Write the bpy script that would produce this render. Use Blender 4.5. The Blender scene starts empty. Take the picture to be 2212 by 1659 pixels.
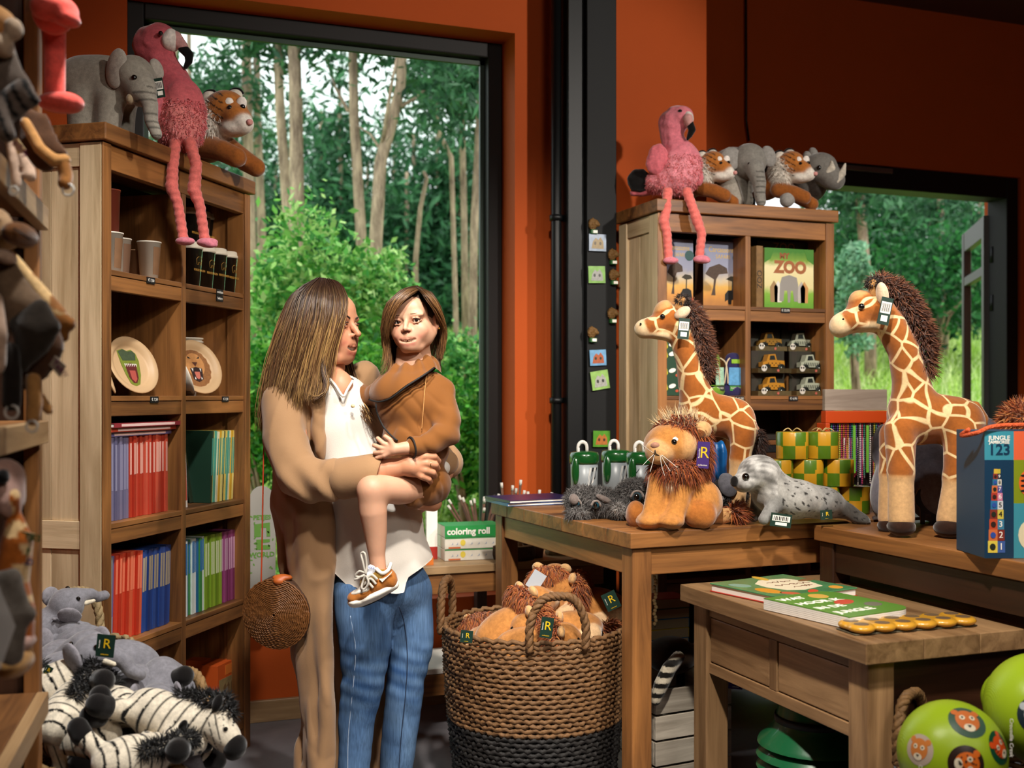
import bpy, math, random
import numpy as np
from mathutils import Vector, Matrix, Euler
sc = bpy.context.scene
random.seed(7)
rng = np.random.default_rng(7)
# ------------------------------------------------------------ camera, world, sun, lamps, exposure
F, CX, HY, CH = 2400.0, 1106.0, 855.0, 1.32          # focal length and horizon in pixels of the 2212x1659 frame
YAW = math.radians(20.5)
cA, sA = math.cos(YAW), math.sin(YAW)
cam = bpy.data.cameras.new('camera')
cam.sensor_width = 36.0
cam.lens = 36.0 * F / 2212.0
cam.shift_y = (HY - 829.5) / 2212.0
cam.dof.use_dof = True
cam.dof.focus_distance = 3.4
cam.dof.aperture_fstop = 3.2
cam.clip_start = 0.05
camo = bpy.data.objects.new('camera', cam)
sc.collection.objects.link(camo)
camo.location = (0, 0, CH)
camo.rotation_euler = (math.pi / 2, 0, -YAW)
sc.camera = camo
wd = bpy.data.worlds.new('sky')
sc.world = wd
wd.use_nodes = True
_n = wd.node_tree.nodes
_sky = _n.new('ShaderNodeTexSky')
_sky.sky_type = 'HOSEK_WILKIE'
_sky.turbidity = 8.0
_sky.sun_direction = (0.35, 0.55, 0.75)
_mixw = _n.new('ShaderNodeMix')
_mixw.data_type = 'RGBA'
_mixw.inputs['Factor'].default_value = 0.8
wd.node_tree.links.new(_sky.outputs[0], _mixw.inputs['A'])
_mixw.inputs['B'].default_value = (0.93, 0.97, 1.0, 1)       # bright overcast
wd.node_tree.links.new(_mixw.outputs['Result'], _n['Background'].inputs[0])
_n['Background'].inputs[1].default_value = 2.3
def lamp(name, kind, loc, target, energy, size, color=(1, 1, 1), angle=None, blend=0.6):
 l = bpy.data.lights.new(name, kind)
 l.energy = energy
 l.color = color
 if kind == 'AREA':
  l.shape = 'DISK'
  l.size = size
 elif kind == 'SPOT':
  l.shadow_soft_size = size
  l.spot_size = math.radians(angle)
  l.spot_blend = blend
 elif kind == 'SUN':
  l.angle = size
 o = bpy.data.objects.new(name, l)
 sc.collection.objects.link(o)
 o.location = loc
 d = Vector(target) - Vector(loc)
 o.rotation_euler = d.to_track_quat('-Z', 'Y').to_euler()
 return o
def W(px, py, D):
 """World point seen at pixel (px,py) at depth D along the optical axis."""
 xc = (px - CX) / F * D
 return Vector((xc * cA + D * sA, -xc * sA + D * cA, CH - (py - HY) / F * D))
lamp('daylight_sun', 'SUN', (3, 12, 12), (1.5, 14, 0), 2.6, math.radians(12), (1, 0.97, 0.9))
lamp('strobe_right', 'SPOT', (2.3, 0.55, 3.5), (0.85, 3.5, 1.15), 330, 0.09, (1, 0.94, 0.86), 54, 0.6)  # unseen spot in place of the strobe from the right
lamp('strobe_left', 'SPOT', (0.45, 0.9, 3.5), (2.1, 3.2, 0.95), 600, 0.09, (1, 0.92, 0.82), 60, 0.7)  # unseen spot in place of the high softbox from the left
lamp('added_spot_aisle', 'SPOT', (0.42, 1.75, 3.5), (0.1, 3.1, 0.7), 360, 0.09, (1, 0.98, 0.94), 62, 0.7)  # added spot to brighten the left bookcase side and the baskets
lamp('added_spot_wall', 'SPOT', (3.5, 0.4, 3.1), (1.85, 4.5, 2.0), 420, 0.07, (1, 0.93, 0.84), 44, 0.6)  # added spot for light on the upper wall and right flamingo
lamp('added_fill_rear', 'AREA', (1.2, -1.6, 3.4), (1.2, 3.0, 0.8), 52, 1.2, (1, 0.9, 0.78))  # added soft fill behind the camera, no fixture
sc.view_settings.view_transform = 'Standard'
sc.view_settings.look = 'None'
sc.view_settings.exposure = 0.0
sc.view_settings.gamma = 1.0
sc.view_settings.use_curve_mapping = False
sc.cycles.use_denoising = True
sc.cycles.max_bounces = 8
sc.cycles.transparent_max_bounces = 12
# ------------------------------------------------------------ helpers: pixels, objects, materials
def D_z(py, z):
 return (CH - z) * F / (py - HY)
def D_y(px, y):
 return y / (cA - (px - CX) / F * sA)
def D_x(px, x):
 return x / ((px - CX) / F * cA + sA)
def hexc(h):
 h = h.lstrip('#')
 v = [int(h[i:i + 2], 16) / 255 for i in (0, 2, 4)]
 return tuple(x / 12.92 if x <= 0.04045 else ((x + 0.055) / 1.055) ** 2.4 for x in v)
def C3(c):
 return hexc(c) if isinstance(c, str) else tuple(c[:3])
def link(o, parent=None):
 sc.collection.objects.link(o)
 if parent is not None:
  o.parent = parent
 return o
def tag(o, label=None, cat=None, group=None, kind=None):
 if label:
  o['label'] = label
 if cat:
  o['category'] = cat
 if group:
  o['group'] = group
 if kind:
  o['kind'] = kind
 return o
def thing(name, label, cat, loc=(0, 0, 0), rotz=None, group=None, rot=None, scale=None):
 o = bpy.data.objects.new(name, None)
 o.empty_display_size = 0.05
 link(o)
 o.location = loc
 o.rotation_euler = rot if rot is not None else (0, 0, -YAW if rotz is None else rotz)
 if scale:
  o.scale = (scale,) * 3
 return tag(o, label, cat, group)
def dup(o, parent=None, loc=None, rot=None, scale=None, label=None, group=None):
 """Copy a thing with its parts and sub-parts (mesh data shared)."""
 c = o.copy()
 link(c)
 c.parent = parent
 for ch in o.children:
  dup(ch, c)
 if loc is not None:
  c.location = loc
 if rot is not None:
  c.rotation_euler = rot
 if scale is not None:
  c.scale = (scale,) * 3 if not isinstance(scale, (tuple, list)) else scale
 if label:
  c['label'] = label
 if group:
  c['group'] = group
 return c
def mk(name, v, f, mat, parent=None, col=None, smooth=True, bevel=0, kind=None, loc=None, rot=None):
 """One mesh object from arrays (f: list of faces or an (n,4)/(n,3) array)."""
 me = bpy.data.meshes.new(name)
 v = np.asarray(v, dtype=np.float32).reshape(-1, 3)
 if isinstance(f, np.ndarray):
  k = f.shape[1]
  me.vertices.add(len(v))
  me.vertices.foreach_set('co', v.ravel())
  me.loops.add(f.size)
  me.loops.foreach_set('vertex_index', f.astype(np.int32).ravel())
  me.polygons.add(len(f))
  me.polygons.foreach_set('loop_start', np.arange(0, f.size, k, dtype=np.int32))
  me.update(calc_edges=True)
 else:
  me.from_pydata([tuple(map(float, p)) for p in v], [], [tuple(map(int, q)) for q in f])
  me.update()
 if smooth:
  me.polygons.foreach_set('use_smooth', np.ones(len(me.polygons), dtype=bool))
 if col is not None:
  a = me.color_attributes.new('col', 'FLOAT_COLOR', 'POINT')
  cc = np.ones((len(v), 4), dtype=np.float32)
  cc[:, :3] = col
  a.data.foreach_set('color', cc.ravel())
 me.materials.append(mat)
 o = bpy.data.objects.new(name, me)
 link(o, parent)
 if loc is not None:
  o.location = loc
 if rot is not None:
  o.rotation_euler = rot
 if bevel:
  b = o.modifiers.new('bevel', 'BEVEL')
  b.width = bevel
  b.segments = 2
  b.limit_method = 'ANGLE'
  b.angle_limit = math.radians(50)
 if kind:
  o['kind'] = kind
 return o
_mats = {}
def nodes(name):
 m = bpy.data.materials.new(name)
 m.use_nodes = True
 nt = m.node_tree
 return m, nt, nt.nodes['Principled BSDF']
def N(nt, t, **kw):
 n = nt.nodes.new('ShaderNode' + t)
 for k, v in kw.items():
  if k in n.inputs:
   n.inputs[k].default_value = v
  else:
   setattr(n, k, v)
 return n
def L(nt, a, b):
 nt.links.new(a, b)
def plain(name, col, rough=0.6, metal=0.0, var=0.0, scale=20.0, bump=0.0, coat=0.0, sheen=0.0, spec=None, alpha=None):
 if name in _mats:
  return _mats[name]
 m, nt, b = nodes(name)
 col = C3(col)
 b.inputs['Base Color'].default_value = (*col, 1)
 b.inputs['Roughness'].default_value = rough
 b.inputs['Metallic'].default_value = metal
 b.inputs['Coat Weight'].default_value = coat
 b.inputs['Sheen Weight'].default_value = sheen
 if spec is not None:
  b.inputs['Specular IOR Level'].default_value = spec
 if alpha is not None:
  b.inputs['Alpha'].default_value = alpha
 if var or bump:
  tc = N(nt, 'TexCoord')
  no = N(nt, 'TexNoise', Scale=scale, Detail=4.0)
  L(nt, tc.outputs['Object'], no.inputs['Vector'])
  if var:
   mx = N(nt, 'Mix', data_type='RGBA')
   mx.inputs['A'].default_value = (*[c * (1 - var) for c in col], 1)
   mx.inputs['B'].default_value = (*[min(1, c * (1 + var)) for c in col], 1)
   L(nt, no.outputs['Fac'], mx.inputs['Factor'])
   L(nt, mx.outputs['Result'], b.inputs['Base Color'])
  if bump:
   bp = N(nt, 'Bump', Strength=bump, Distance=0.01)
   L(nt, no.outputs['Fac'], bp.inputs['Height'])
   L(nt, bp.outputs['Normal'], b.inputs['Normal'])
 _mats[name] = m
 return m
def wood(name, dark, light, axis, rough=0.45, scale=1.0, knots=True):
 key = name + 'xyz'[axis]
 if key in _mats:
  return _mats[key]
 m, nt, b = nodes(key)
 tc = N(nt, 'TexCoord')
 oi = N(nt, 'ObjectInfo')
 add = N(nt, 'VectorMath', operation='MULTIPLY_ADD')
 add.inputs[0].default_value = (1, 1, 1)
 mul = N(nt, 'VectorMath', operation='SCALE')
 mul.inputs[0].default_value = (13.0, 7.0, 19.0)
 L(nt, oi.outputs['Random'], mul.inputs['Scale'])
 L(nt, tc.outputs['Object'], add.inputs[0])
 add.inputs[1].default_value = (1, 1, 1)
 L(nt, mul.outputs[0], add.inputs[2])
 mp = N(nt, 'Mapping')
 s = [26 * scale] * 3
 s[axis] = 1.6 * scale
 mp.inputs['Scale'].default_value = s
 L(nt, add.outputs[0], mp.inputs['Vector'])
 n1 = N(nt, 'TexNoise', Scale=1.0, Detail=6.0, Roughness=0.65, Distortion=0.8)
 L(nt, mp.outputs[0], n1.inputs['Vector'])
 mp2 = N(nt, 'Mapping')
 s2 = [5 * scale] * 3
 s2[axis] = 0.9 * scale
 mp2.inputs['Scale'].default_value = s2
 L(nt, add.outputs[0], mp2.inputs['Vector'])
 n2 = N(nt, 'TexNoise', Scale=1.0, Detail=3.0, Distortion=1.5)
 L(nt, mp2.outputs[0], n2.inputs['Vector'])
 av = N(nt, 'Mix', data_type='FLOAT')
 av.inputs[0].default_value = 0.45
 L(nt, n1.outputs['Fac'], av.inputs[2])
 L(nt, n2.outputs['Fac'], av.inputs[3])
 rp = N(nt, 'ValToRGB')
 e = rp.color_ramp.elements
 d, l = C3(dark), C3(light)
 e[0].position = 0.34
 e[0].color = (*d, 1)
 e[1].position = 0.62
 e[1].color = (*l, 1)
 L(nt, av.outputs[0], rp.inputs['Fac'])
 hv = N(nt, 'HueSaturation')
 mr = N(nt, 'MapRange')
 mr.inputs['To Min'].default_value = 0.82
 mr.inputs['To Max'].default_value = 1.15
 L(nt, oi.outputs['Random'], mr.inputs['Value'])
 L(nt, mr.outputs[0], hv.inputs['Value'])
 L(nt, rp.outputs['Color'], hv.inputs['Color'])
 L(nt, hv.outputs['Color'], b.inputs['Base Color'])
 bp = N(nt, 'Bump', Strength=0.25, Distance=0.004)
 L(nt, n1.outputs['Fac'], bp.inputs['Height'])
 L(nt, bp.outputs['Normal'], b.inputs['Normal'])
 b.inputs['Roughness'].default_value = rough
 _mats[key] = m
 return m
WOODS = {'teak': ('#4e2f18', '#a06a38'), 'pale': ('#a08763', '#d6bd97'), 'aged': ('#5c4026', '#a8845c'),  # pale: teak lightened to carry the light on the near side
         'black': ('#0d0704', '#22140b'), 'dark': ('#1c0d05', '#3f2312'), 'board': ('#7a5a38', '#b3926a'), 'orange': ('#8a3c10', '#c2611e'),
         'wash': ('#6d6152', '#c9bfae'), 'grey': ('#877567', '#b7a797')}
def wd_(name, axis):
 d, l = WOODS[name]
 return wood('wood_' + name + '_', d, l, axis)
def plush_mat(name, col=None, noise=0.3, scale=75.0, bump=0.4, sheen=0.45):
 """Short-pile plush; col None reads the fur colour painted per vertex."""
 if name in _mats:
  return _mats[name]
 m, nt, b = nodes(name)
 tc = N(nt, 'TexCoord')
 no = N(nt, 'TexNoise', Scale=scale, Detail=5.0, Roughness=0.7)
 L(nt, tc.outputs['Object'], no.inputs['Vector'])
 hv = N(nt, 'HueSaturation')
 mr = N(nt, 'MapRange')
 mr.inputs['To Min'].default_value = 1 - noise
 mr.inputs['To Max'].default_value = 1 + noise
 mr.inputs['From Min'].default_value = 0.25
 mr.inputs['From Max'].default_value = 0.75
 L(nt, no.outputs['Fac'], mr.inputs['Value'])
 L(nt, mr.outputs[0], hv.inputs['Value'])
 if col is None:
  at = N(nt, 'Attribute', attribute_name='col')
  L(nt, at.outputs['Color'], hv.inputs['Color'])
 else:
  hv.inputs['Color'].default_value = (*C3(col), 1)
 L(nt, hv.outputs['Color'], b.inputs['Base Color'])
 n2 = N(nt, 'TexNoise', Scale=scale * 6, Detail=2.0)
 L(nt, tc.outputs['Object'], n2.inputs['Vector'])
 bp = N(nt, 'Bump', Strength=bump, Distance=0.0022)
 L(nt, n2.outputs['Fac'], bp.inputs['Height'])
 L(nt, bp.outputs['Normal'], b.inputs['Normal'])
 b.inputs['Roughness'].default_value = 0.95
 b.inputs['Specular IOR Level'].default_value = 0.15
 b.inputs['Sheen Weight'].default_value = sheen
 b.inputs['Sheen Roughness'].default_value = 0.4
 _mats[name] = m
 return m
def attr_mat(name, rough=0.8, sheen=0.0, spec=0.2, hue=None):
 if name in _mats:
  return _mats[name]
 m, nt, b = nodes(name)
 at = N(nt, 'Attribute', attribute_name='col')
 L(nt, at.outputs['Color'], b.inputs['Base Color'])
 b.inputs['Roughness'].default_value = rough
 b.inputs['Sheen Weight'].default_value = sheen
 b.inputs['Specular IOR Level'].default_value = spec
 _mats[name] = m
 return m
# ------------------------------------------------------------ helpers: shapes (return verts, faces)
def s_box(x0, x1, y0, y1, z0, z1):
 v = [(x, y, z) for z in (z0, z1) for y in (y0, y1) for x in (x0, x1)]
 f = [(0, 2, 3, 1), (4, 5, 7, 6), (0, 1, 5, 4), (2, 6, 7, 3), (0, 4, 6, 2), (1, 3, 7, 5)]
 return v, f
def s_lathe(prof, n=24, cap=True):
 """prof: list of (r,z); around z."""
 v, f = [], []
 for r, z in prof:
  for i in range(n):
   a = 2 * math.pi * i / n
   v.append((r * math.cos(a), r * math.sin(a), z))
 m = len(prof)
 for j in range(m - 1):
  for i in range(n):
   k = (i + 1) % n
   f.append((j * n + i, j * n + k, (j + 1) * n + k, (j + 1) * n + i))
 if cap:
  f.append(tuple(range(n - 1, -1, -1)))
  f.append(tuple((m - 1) * n + i for i in range(n)))
 return v, f
def frame_at(t):
 t = Vector(t).normalized()
 a = Vector((0, 0, 1)) if abs(t.z) < 0.9 else Vector((1, 0, 0))
 x = t.cross(a).normalized()
 return x, t.cross(x).normalized()
def s_tube(path, r, n=8, cap=True, closed=False, flat=1.0):
 path = [Vector(p) for p in path]
 m = len(path)
 rr = r if hasattr(r, '__len__') else [r] * m
 v, f = [], []
 px = None
 for i, p in enumerate(path):
  if closed:
   t = path[(i + 1) % m] - path[i - 1]
  else:
   t = path[min(i + 1, m - 1)] - path[max(i - 1, 0)]
  t.normalize()
  if px is None:
   px, _ = frame_at(t)
  px = (px - t * px.dot(t)).normalized()
  py = t.cross(px)
  for k in range(n):
   a = 2 * math.pi * k / n
   v.append(p + px * (rr[i] * math.cos(a)) + py * (rr[i] * flat * math.sin(a)))
 for j in range(m if closed else m - 1):
  for k in range(n):
   a, b = j * n + k, j * n + (k + 1) % n
   c, d = ((j + 1) % m) * n + (k + 1) % n, ((j + 1) % m) * n + k
   f.append((a, b, c, d))
 if cap and not closed:
  f.append(tuple(range(n - 1, -1, -1)))
  f.append(tuple((m - 1) * n + k for k in range(n)))
 return v, f
def s_ball(c, r, n=12, rings=8, rot=None):
 r = r if hasattr(r, '__len__') else (r, r, r)
 v, f = [], []
 R = Euler([math.radians(a) for a in rot]).to_matrix() if rot else None
 for j in range(rings + 1):
  ph = math.pi * j / rings
  for i in range(n):
   a = 2 * math.pi * i / n
   p = Vector((r[0] * math.sin(ph) * math.cos(a), r[1] * math.sin(ph) * math.sin(a), r[2] * math.cos(ph)))
   if R:
    p = R @ p
   v.append(p + Vector(c))
 for j in range(rings):
  for i in range(n):
   k = (i + 1) % n
   f.append((j * n + i, (j + 1) * n + i, (j + 1) * n + k, j * n + k))
 return v, f
def s_prism(poly, h0, h1, plane='xz'):
 """Extrude a 2D outline. plane xz: outline in x,z, thickness in y (h0..h1)."""
 n = len(poly)
 if plane == 'xz':
  v = [(a, h0, b) for a, b in poly] + [(a, h1, b) for a, b in poly]
 elif plane == 'xy':
  v = [(a, b, h0) for a, b in poly] + [(a, b, h1) for a, b in poly]
 else:
  v = [(h0, a, b) for a, b in poly] + [(h1, a, b) for a, b in poly]
 f = [tuple(range(n)), tuple(range(2 * n - 1, n - 1, -1))]
 f += [(i, n + i, n + (i + 1) % n, (i + 1) % n) for i in range(n)]
 return v, f
def s_join(*shapes):
 v, f = [], []
 for a, b in shapes:
  o = len(v)
  v += [tuple(p) for p in a]
  f += [tuple(i + o for i in q) for q in b]
 return v, f
def s_xf(shape, M):
 v, f = shape
 return [M @ Vector(p) for p in v], f
def box(name, parent, x0, x1, y0, y1, z0, z1, mat, bevel=0.0, **kw):
 """A board with its own origin at its centre; mat may be a wood name."""
 c = ((x0 + x1) / 2, (y0 + y1) / 2, (z0 + z1) / 2)
 v, f = s_box(x0 - c[0], x1 - c[0], y0 - c[1], y1 - c[1], z0 - c[2], z1 - c[2])
 if isinstance(mat, str):
  d = [x1 - x0, y1 - y0, z1 - z0]
  mat = wd_(mat, d.index(max(d)))
 return mk(name, v, f, mat, parent, smooth=False, bevel=bevel, loc=c, **kw)
def arc(c, r, a0, a1, n, ax='xz'):
 out = []
 for i in range(n + 1):
  a = math.radians(a0 + (a1 - a0) * i / n)
  p, q = r * math.cos(a), r * math.sin(a)
  out.append({'xz': (c[0] + p, c[1], c[2] + q), 'xy': (c[0] + p, c[1] + q, c[2]), 'yz': (c[0], c[1] + p, c[2] + q)}[ax])
 return out
def ell(cx, cy, rx, ry, n=20, rot=0):
 r = math.radians(rot)
 return [(cx + rx * math.cos(t) * math.cos(r) - ry * math.sin(t) * math.sin(r),
             cy + rx * math.cos(t) * math.sin(r) + ry * math.sin(t) * math.cos(r))
   for t in [2 * math.pi * i / n for i in range(n)]]
def text(name, parent, s, size, loc, rot, mat, ext=0.0003, align='CENTER', sx=1.0, spacing=1.0, bold=0.0):
 """Lettering as a thin mesh. Local: reads along +x, up +y before rot."""
 cu = bpy.data.curves.new(name, 'FONT')
 cu.body = s
 cu.size = size
 cu.extrude = ext
 cu.align_x = align
 cu.align_y = 'CENTER'
 cu.space_character = spacing
 cu.resolution_u = 3
 cu.offset = bold
 t = bpy.data.objects.new(name, cu)
 sc.collection.objects.link(t)
 dg = bpy.context.evaluated_depsgraph_get()
 me = bpy.data.meshes.new_from_object(t.evaluated_get(dg))
 bpy.data.objects.remove(t)
 bpy.data.curves.remove(cu)
 me.materials.clear()
 me.materials.append(mat)
 o = bpy.data.objects.new(name, me)
 link(o, parent)
 o.location = loc
 o.rotation_euler = rot
 o.scale = (sx, 1, 1)
 return o
FRONT = (math.pi / 2, 0, 0)        # lettering on a face that looks along -y
# ------------------------------------------------------------ helpers: soft bodies (distance fields, smooth unions)
def _rot(e):
 return np.array(Euler([math.radians(a) for a in e]).to_matrix(), dtype=np.float32)
def E(c, r, col=0, rot=None, op='+', k=None):
 r = np.array(r if hasattr(r, '__len__') else (r, r, r), dtype=np.float32)
 m = float(r.max())
 return dict(t='e', c=np.array(c, dtype=np.float32), r=r, R=None if rot is None else _rot(rot), col=col, op=op, k=k,
    lo=np.array(c) - m, hi=np.array(c) + m)
def K(p, q, r0, r1=None, col=0, op='+', k=None):
 p, q = np.array(p, dtype=np.float32), np.array(q, dtype=np.float32)
 r1 = r0 if r1 is None else r1
 m = max(r0, r1)
 return dict(t='k', p=p, q=q, r0=r0, r1=r1, col=col, op=op, k=k, lo=np.minimum(p, q) - m, hi=np.maximum(p, q) + m)
def chain(pts, rs, col=0, k=None):
 s = [K(pts[i], pts[i + 1], rs[i], rs[i + 1], col) for i in range(len(pts) - 1)]
 return [dict(t='c', s=s, col=col, op='+', k=k, lo=np.min([p['lo'] for p in s], 0), hi=np.max([p['hi'] for p in s], 0))]
def dist(pr, X, Y, Z):
 if pr['t'] == 'c':
  d = dist(pr['s'][0], X, Y, Z)
  for s in pr['s'][1:]:
   d = np.minimum(d, dist(s, X, Y, Z))
  return d
 if pr['t'] == 'e':
  x, y, z = X - pr['c'][0], Y - pr['c'][1], Z - pr['c'][2]
  if pr['R'] is not None:
   R = pr['R']
   x, y, z = R[0, 0] * x + R[1, 0] * y + R[2, 0] * z, R[0, 1] * x + R[1, 1] * y + R[2, 1] * z, R[0, 2] * x + R[1, 2] * y + R[2, 2] * z
  r = pr['r']
  a = np.sqrt((x / r[0]) ** 2 + (y / r[1]) ** 2 + (z / r[2]) ** 2)
  b = np.sqrt((x / r[0] ** 2) ** 2 + (y / r[1] ** 2) ** 2 + (z / r[2] ** 2) ** 2)
  return np.where(b > 1e-9, a * (a - 1) / np.maximum(b, 1e-9), -r.min())
 p, q = pr['p'], pr['q']
 d = q - p
 x, y, z = X - p[0], Y - p[1], Z - p[2]
 dd = float(d @ d) + 1e-12
 h = np.clip((x * d[0] + y * d[1] + z * d[2]) / dd, 0, 1)
 return np.sqrt((x - h * d[0]) ** 2 + (y - h * d[1]) ** 2 + (z - h * d[2]) ** 2) - (pr['r0'] + (pr['r1'] - pr['r0']) * h)
def smin(a, b, k):
 h = np.maximum(k - np.abs(a - b), 0) / k
 return np.minimum(a, b) - h * h * k * 0.25
def nets(V, lo, vox):
 """Naive surface nets on a value grid -> verts, quads."""
 ins = V < 0
 n = V.shape
 cnt = np.zeros((n[0] - 1, n[1] - 1, n[2] - 1), dtype=np.int8)
 for dx in (0, 1):
  for dy in (0, 1):
   for dz in (0, 1):
    cnt += ins[dx:n[0] - 1 + dx, dy:n[1] - 1 + dy, dz:n[2] - 1 + dz]
 act = (cnt > 0) & (cnt < 8)
 ci = np.argwhere(act)
 idx = np.full(act.shape, -1, dtype=np.int64)
 idx[act] = np.arange(len(ci))
 acc = np.zeros((len(ci), 3), dtype=np.float64)
 num = np.zeros(len(ci))
 cor = [(a, b, c) for a in (0, 1) for b in (0, 1) for c in (0, 1)]
 val = {o: V[ci[:, 0] + o[0], ci[:, 1] + o[1], ci[:, 2] + o[2]] for o in cor}
 for o in cor:
  for ax in range(3):
   if o[ax] == 0:
    p = list(o)
    p[ax] = 1
    a, b = val[o], val[tuple(p)]
    m = (a < 0) != (b < 0)
    t = np.where(m, a / np.where(m, a - b, 1), 0)
    pt = np.array(o, dtype=float)[None, :].repeat(len(ci), 0)
    pt[:, ax] += t
    acc[m] += pt[m]
    num += m
 verts = (ci + acc / np.maximum(num, 1)[:, None]) * vox + lo
 quads = []
 for ax in range(3):
  sl0 = [slice(None)] * 3
  sl1 = [slice(None)] * 3
  sl0[ax] = slice(0, n[ax] - 1)
  sl1[ax] = slice(1, n[ax])
  ch = ins[tuple(sl0)] != ins[tuple(sl1)]
  b, c = [(1, 2), (2, 0), (0, 1)][ax]
  e = np.argwhere(ch)
  e = e[(e[:, b] > 0) & (e[:, c] > 0) & (e[:, b] < n[b] - 1) & (e[:, c] < n[c] - 1)]
  if not len(e):
   continue
  fl = ins[e[:, 0], e[:, 1], e[:, 2]]
  def cell(db, dc):
   q = e.copy()
   q[:, b] += db
   q[:, c] += dc
   return idx[q[:, 0], q[:, 1], q[:, 2]]
  q = np.stack([cell(-1, -1), cell(0, -1), cell(0, 0), cell(-1, 0)], 1)
  q[~fl] = q[~fl][:, ::-1]
  quads.append(q)
 quads = np.concatenate(quads)
 return verts, quads[(quads >= 0).all(1)]
def soft(prims, vox, k=0.01, cols=None, paint=None, warp=None, post=None, blend=0.35, cbias=None):
 """Mesh of the smooth union of prims. cols: palette; paint(P,col)->col; warp(P)->offset added to the distance."""
 lo = np.min([p['lo'] for p in prims if p['op'] == '+'], 0) - 3 * vox - k * 0.3
 hi = np.max([p['hi'] for p in prims if p['op'] == '+'], 0) + 3 * vox + k * 0.3
 n = np.ceil((hi - lo) / vox).astype(int) + 1
 V = np.full(n, 10.0, dtype=np.float32)
 ax = [(lo[i] + np.arange(n[i]) * vox).astype(np.float32) for i in range(3)]
 for p in prims:
  kk = p['k'] or k
  a = np.clip(np.floor((p['lo'] - lo - 1.5 * kk - 3 * vox) / vox).astype(int), 0, n)
  b = np.clip(np.ceil((p['hi'] - lo + 1.5 * kk + 3 * vox) / vox).astype(int) + 1, 0, n)
  if (b <= a).any():
   continue
  s = tuple(slice(a[i], b[i]) for i in range(3))
  X, Y, Z = ax[0][s[0]][:, None, None], ax[1][s[1]][None, :, None], ax[2][s[2]][None, None, :]
  d = dist(p, X, Y, Z)
  if p['op'] == '+':
   V[s] = smin(V[s], d, kk)
  else:
   V[s] = -smin(-V[s], d, kk)
 if warp is not None:
  near = np.abs(V) < 4 * vox + 0.03
  P = np.argwhere(near) * vox + lo
  V[near] += warp(P).astype(np.float32)
 v, q = nets(V, lo, vox)
 col = None
 if cols is not None:
  X, Y, Z = v[:, 0], v[:, 1], v[:, 2]
  pos = [p for p in prims if p['op'] == '+']
  Ds = np.stack([dist(p, X, Y, Z) + (cbias or {}).get(p['col'], 0.0) for p in pos], 1)
  w = np.exp(-np.clip((Ds - Ds.min(1, keepdims=True)) / (vox * blend), 0, 40))
  w /= w.sum(1, keepdims=True)
  pal = np.array([C3(c) for c in cols], dtype=np.float32)
  col = w @ pal[[p['col'] for p in pos]]
  if paint is not None:
   col = paint(v, col)
 if post is not None:
  v = post(v)
 return v, q, col
def normals(v, q):
 v = np.asarray(v)
 nn = np.cross(v[q[:, 2]] - v[q[:, 0]], v[q[:, 3]] - v[q[:, 1]])
 out = np.zeros_like(v)
 for i in range(4):
  np.add.at(out, q[:, i], nn)
 return out / np.maximum(np.linalg.norm(out, axis=1, keepdims=True), 1e-12)
def vnoise(P, s, seed=0):
 """Cheap smooth pseudo-noise in [-1,1]."""
 P = np.asarray(P) * s
 r = np.random.default_rng(seed)
 o = np.zeros(len(P))
 for i in range(5):
  w = r.normal(size=3) * (0.7 + 0.5 * i)
  o += np.sin(P @ w + r.uniform(0, 6.28)) / (1 + 0.5 * i)
 return o / 2.6
def crease(P, s, seed=0):
 """Sharp fold lines: 1 on the creases, 0 between."""
 return np.clip(1 - 2.2 * np.abs(vnoise(P, s, seed)), 0, 1) ** 2
def blades(P, Nn, n, length, width, cols, gravity=0.3, jitter=0.5, seed=0, comb=None, segs=2, pick=None):
 """Fur tufts: n thin curved blades rooted on points P with normals Nn -> verts, quads/tris list, cols."""
 r = np.random.default_rng(seed)
 i = r.integers(0, len(P), n) if pick is None else pick
 p = P[i] + r.normal(size=(n, 3)) * width
 d = Nn[i] + r.normal(size=(n, 3)) * jitter
 if comb is not None:
  d = d + np.asarray(comb)
 d /= np.linalg.norm(d, axis=1, keepdims=True)
 ln = length * r.uniform(0.6, 1.15, (n, 1))
 side = np.cross(d, r.normal(size=(n, 3)))
 side /= np.maximum(np.linalg.norm(side, axis=1, keepdims=True), 1e-9)
 rows = []
 for s in range(segs + 1):
  t = s / segs
  c = p + d * ln * t + np.array([0, 0, -1.0]) * (gravity * ln * t * t)
  w = width * (1 - t) ** 0.8 if s < segs else 0
  if s < segs:
   rows += [c - side * w, c + side * w]
  else:
   rows += [c]
 m = 2 * segs + 1
 v = np.stack(rows, 1).reshape(-1, 3)
 base = (np.arange(n) * m)[:, None]
 f = []
 tri = []
 for s in range(segs - 1):
  a = 2 * s
  tri.append(base + np.array([[a, a + 1, a + 3]]))
  tri.append(base + np.array([[a, a + 3, a + 2]]))
 a = 2 * (segs - 1)
 tri.append(base + np.array([[a, a + 1, a + 2]]))
 tri = np.concatenate(tri)
 pal = np.array([C3(c) for c in cols])
 cc = pal[r.integers(0, len(pal), n)] * r.uniform(0.75, 1.2, (n, 1))
 cc = np.repeat(cc, m, 0)
 return v, tri, cc
M_EYE = plain('black_glass_eye', '#0a0806', 0.08, coat=1.0)
M_WHITE = plain('white_plastic', '#ece8e0', 0.4)
M_BLACK = plain('black_print', '#0c0c0d', 0.6)
M_PAPER = plain('paper_white', '#efeae0', 0.8)
M_FUR = plush_mat('plush_painted')
M_HAIRY = attr_mat('fur_strands', 0.75, 0.3)
M_CARD = plain('tag_green', '#0d2d22', 0.5)
M_YEL = plain('print_yellow', '#e0b818', 0.5)
M_CLEAR = plain('clear_plastic', '#ffffff', 0.15, alpha=0.35)
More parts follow.
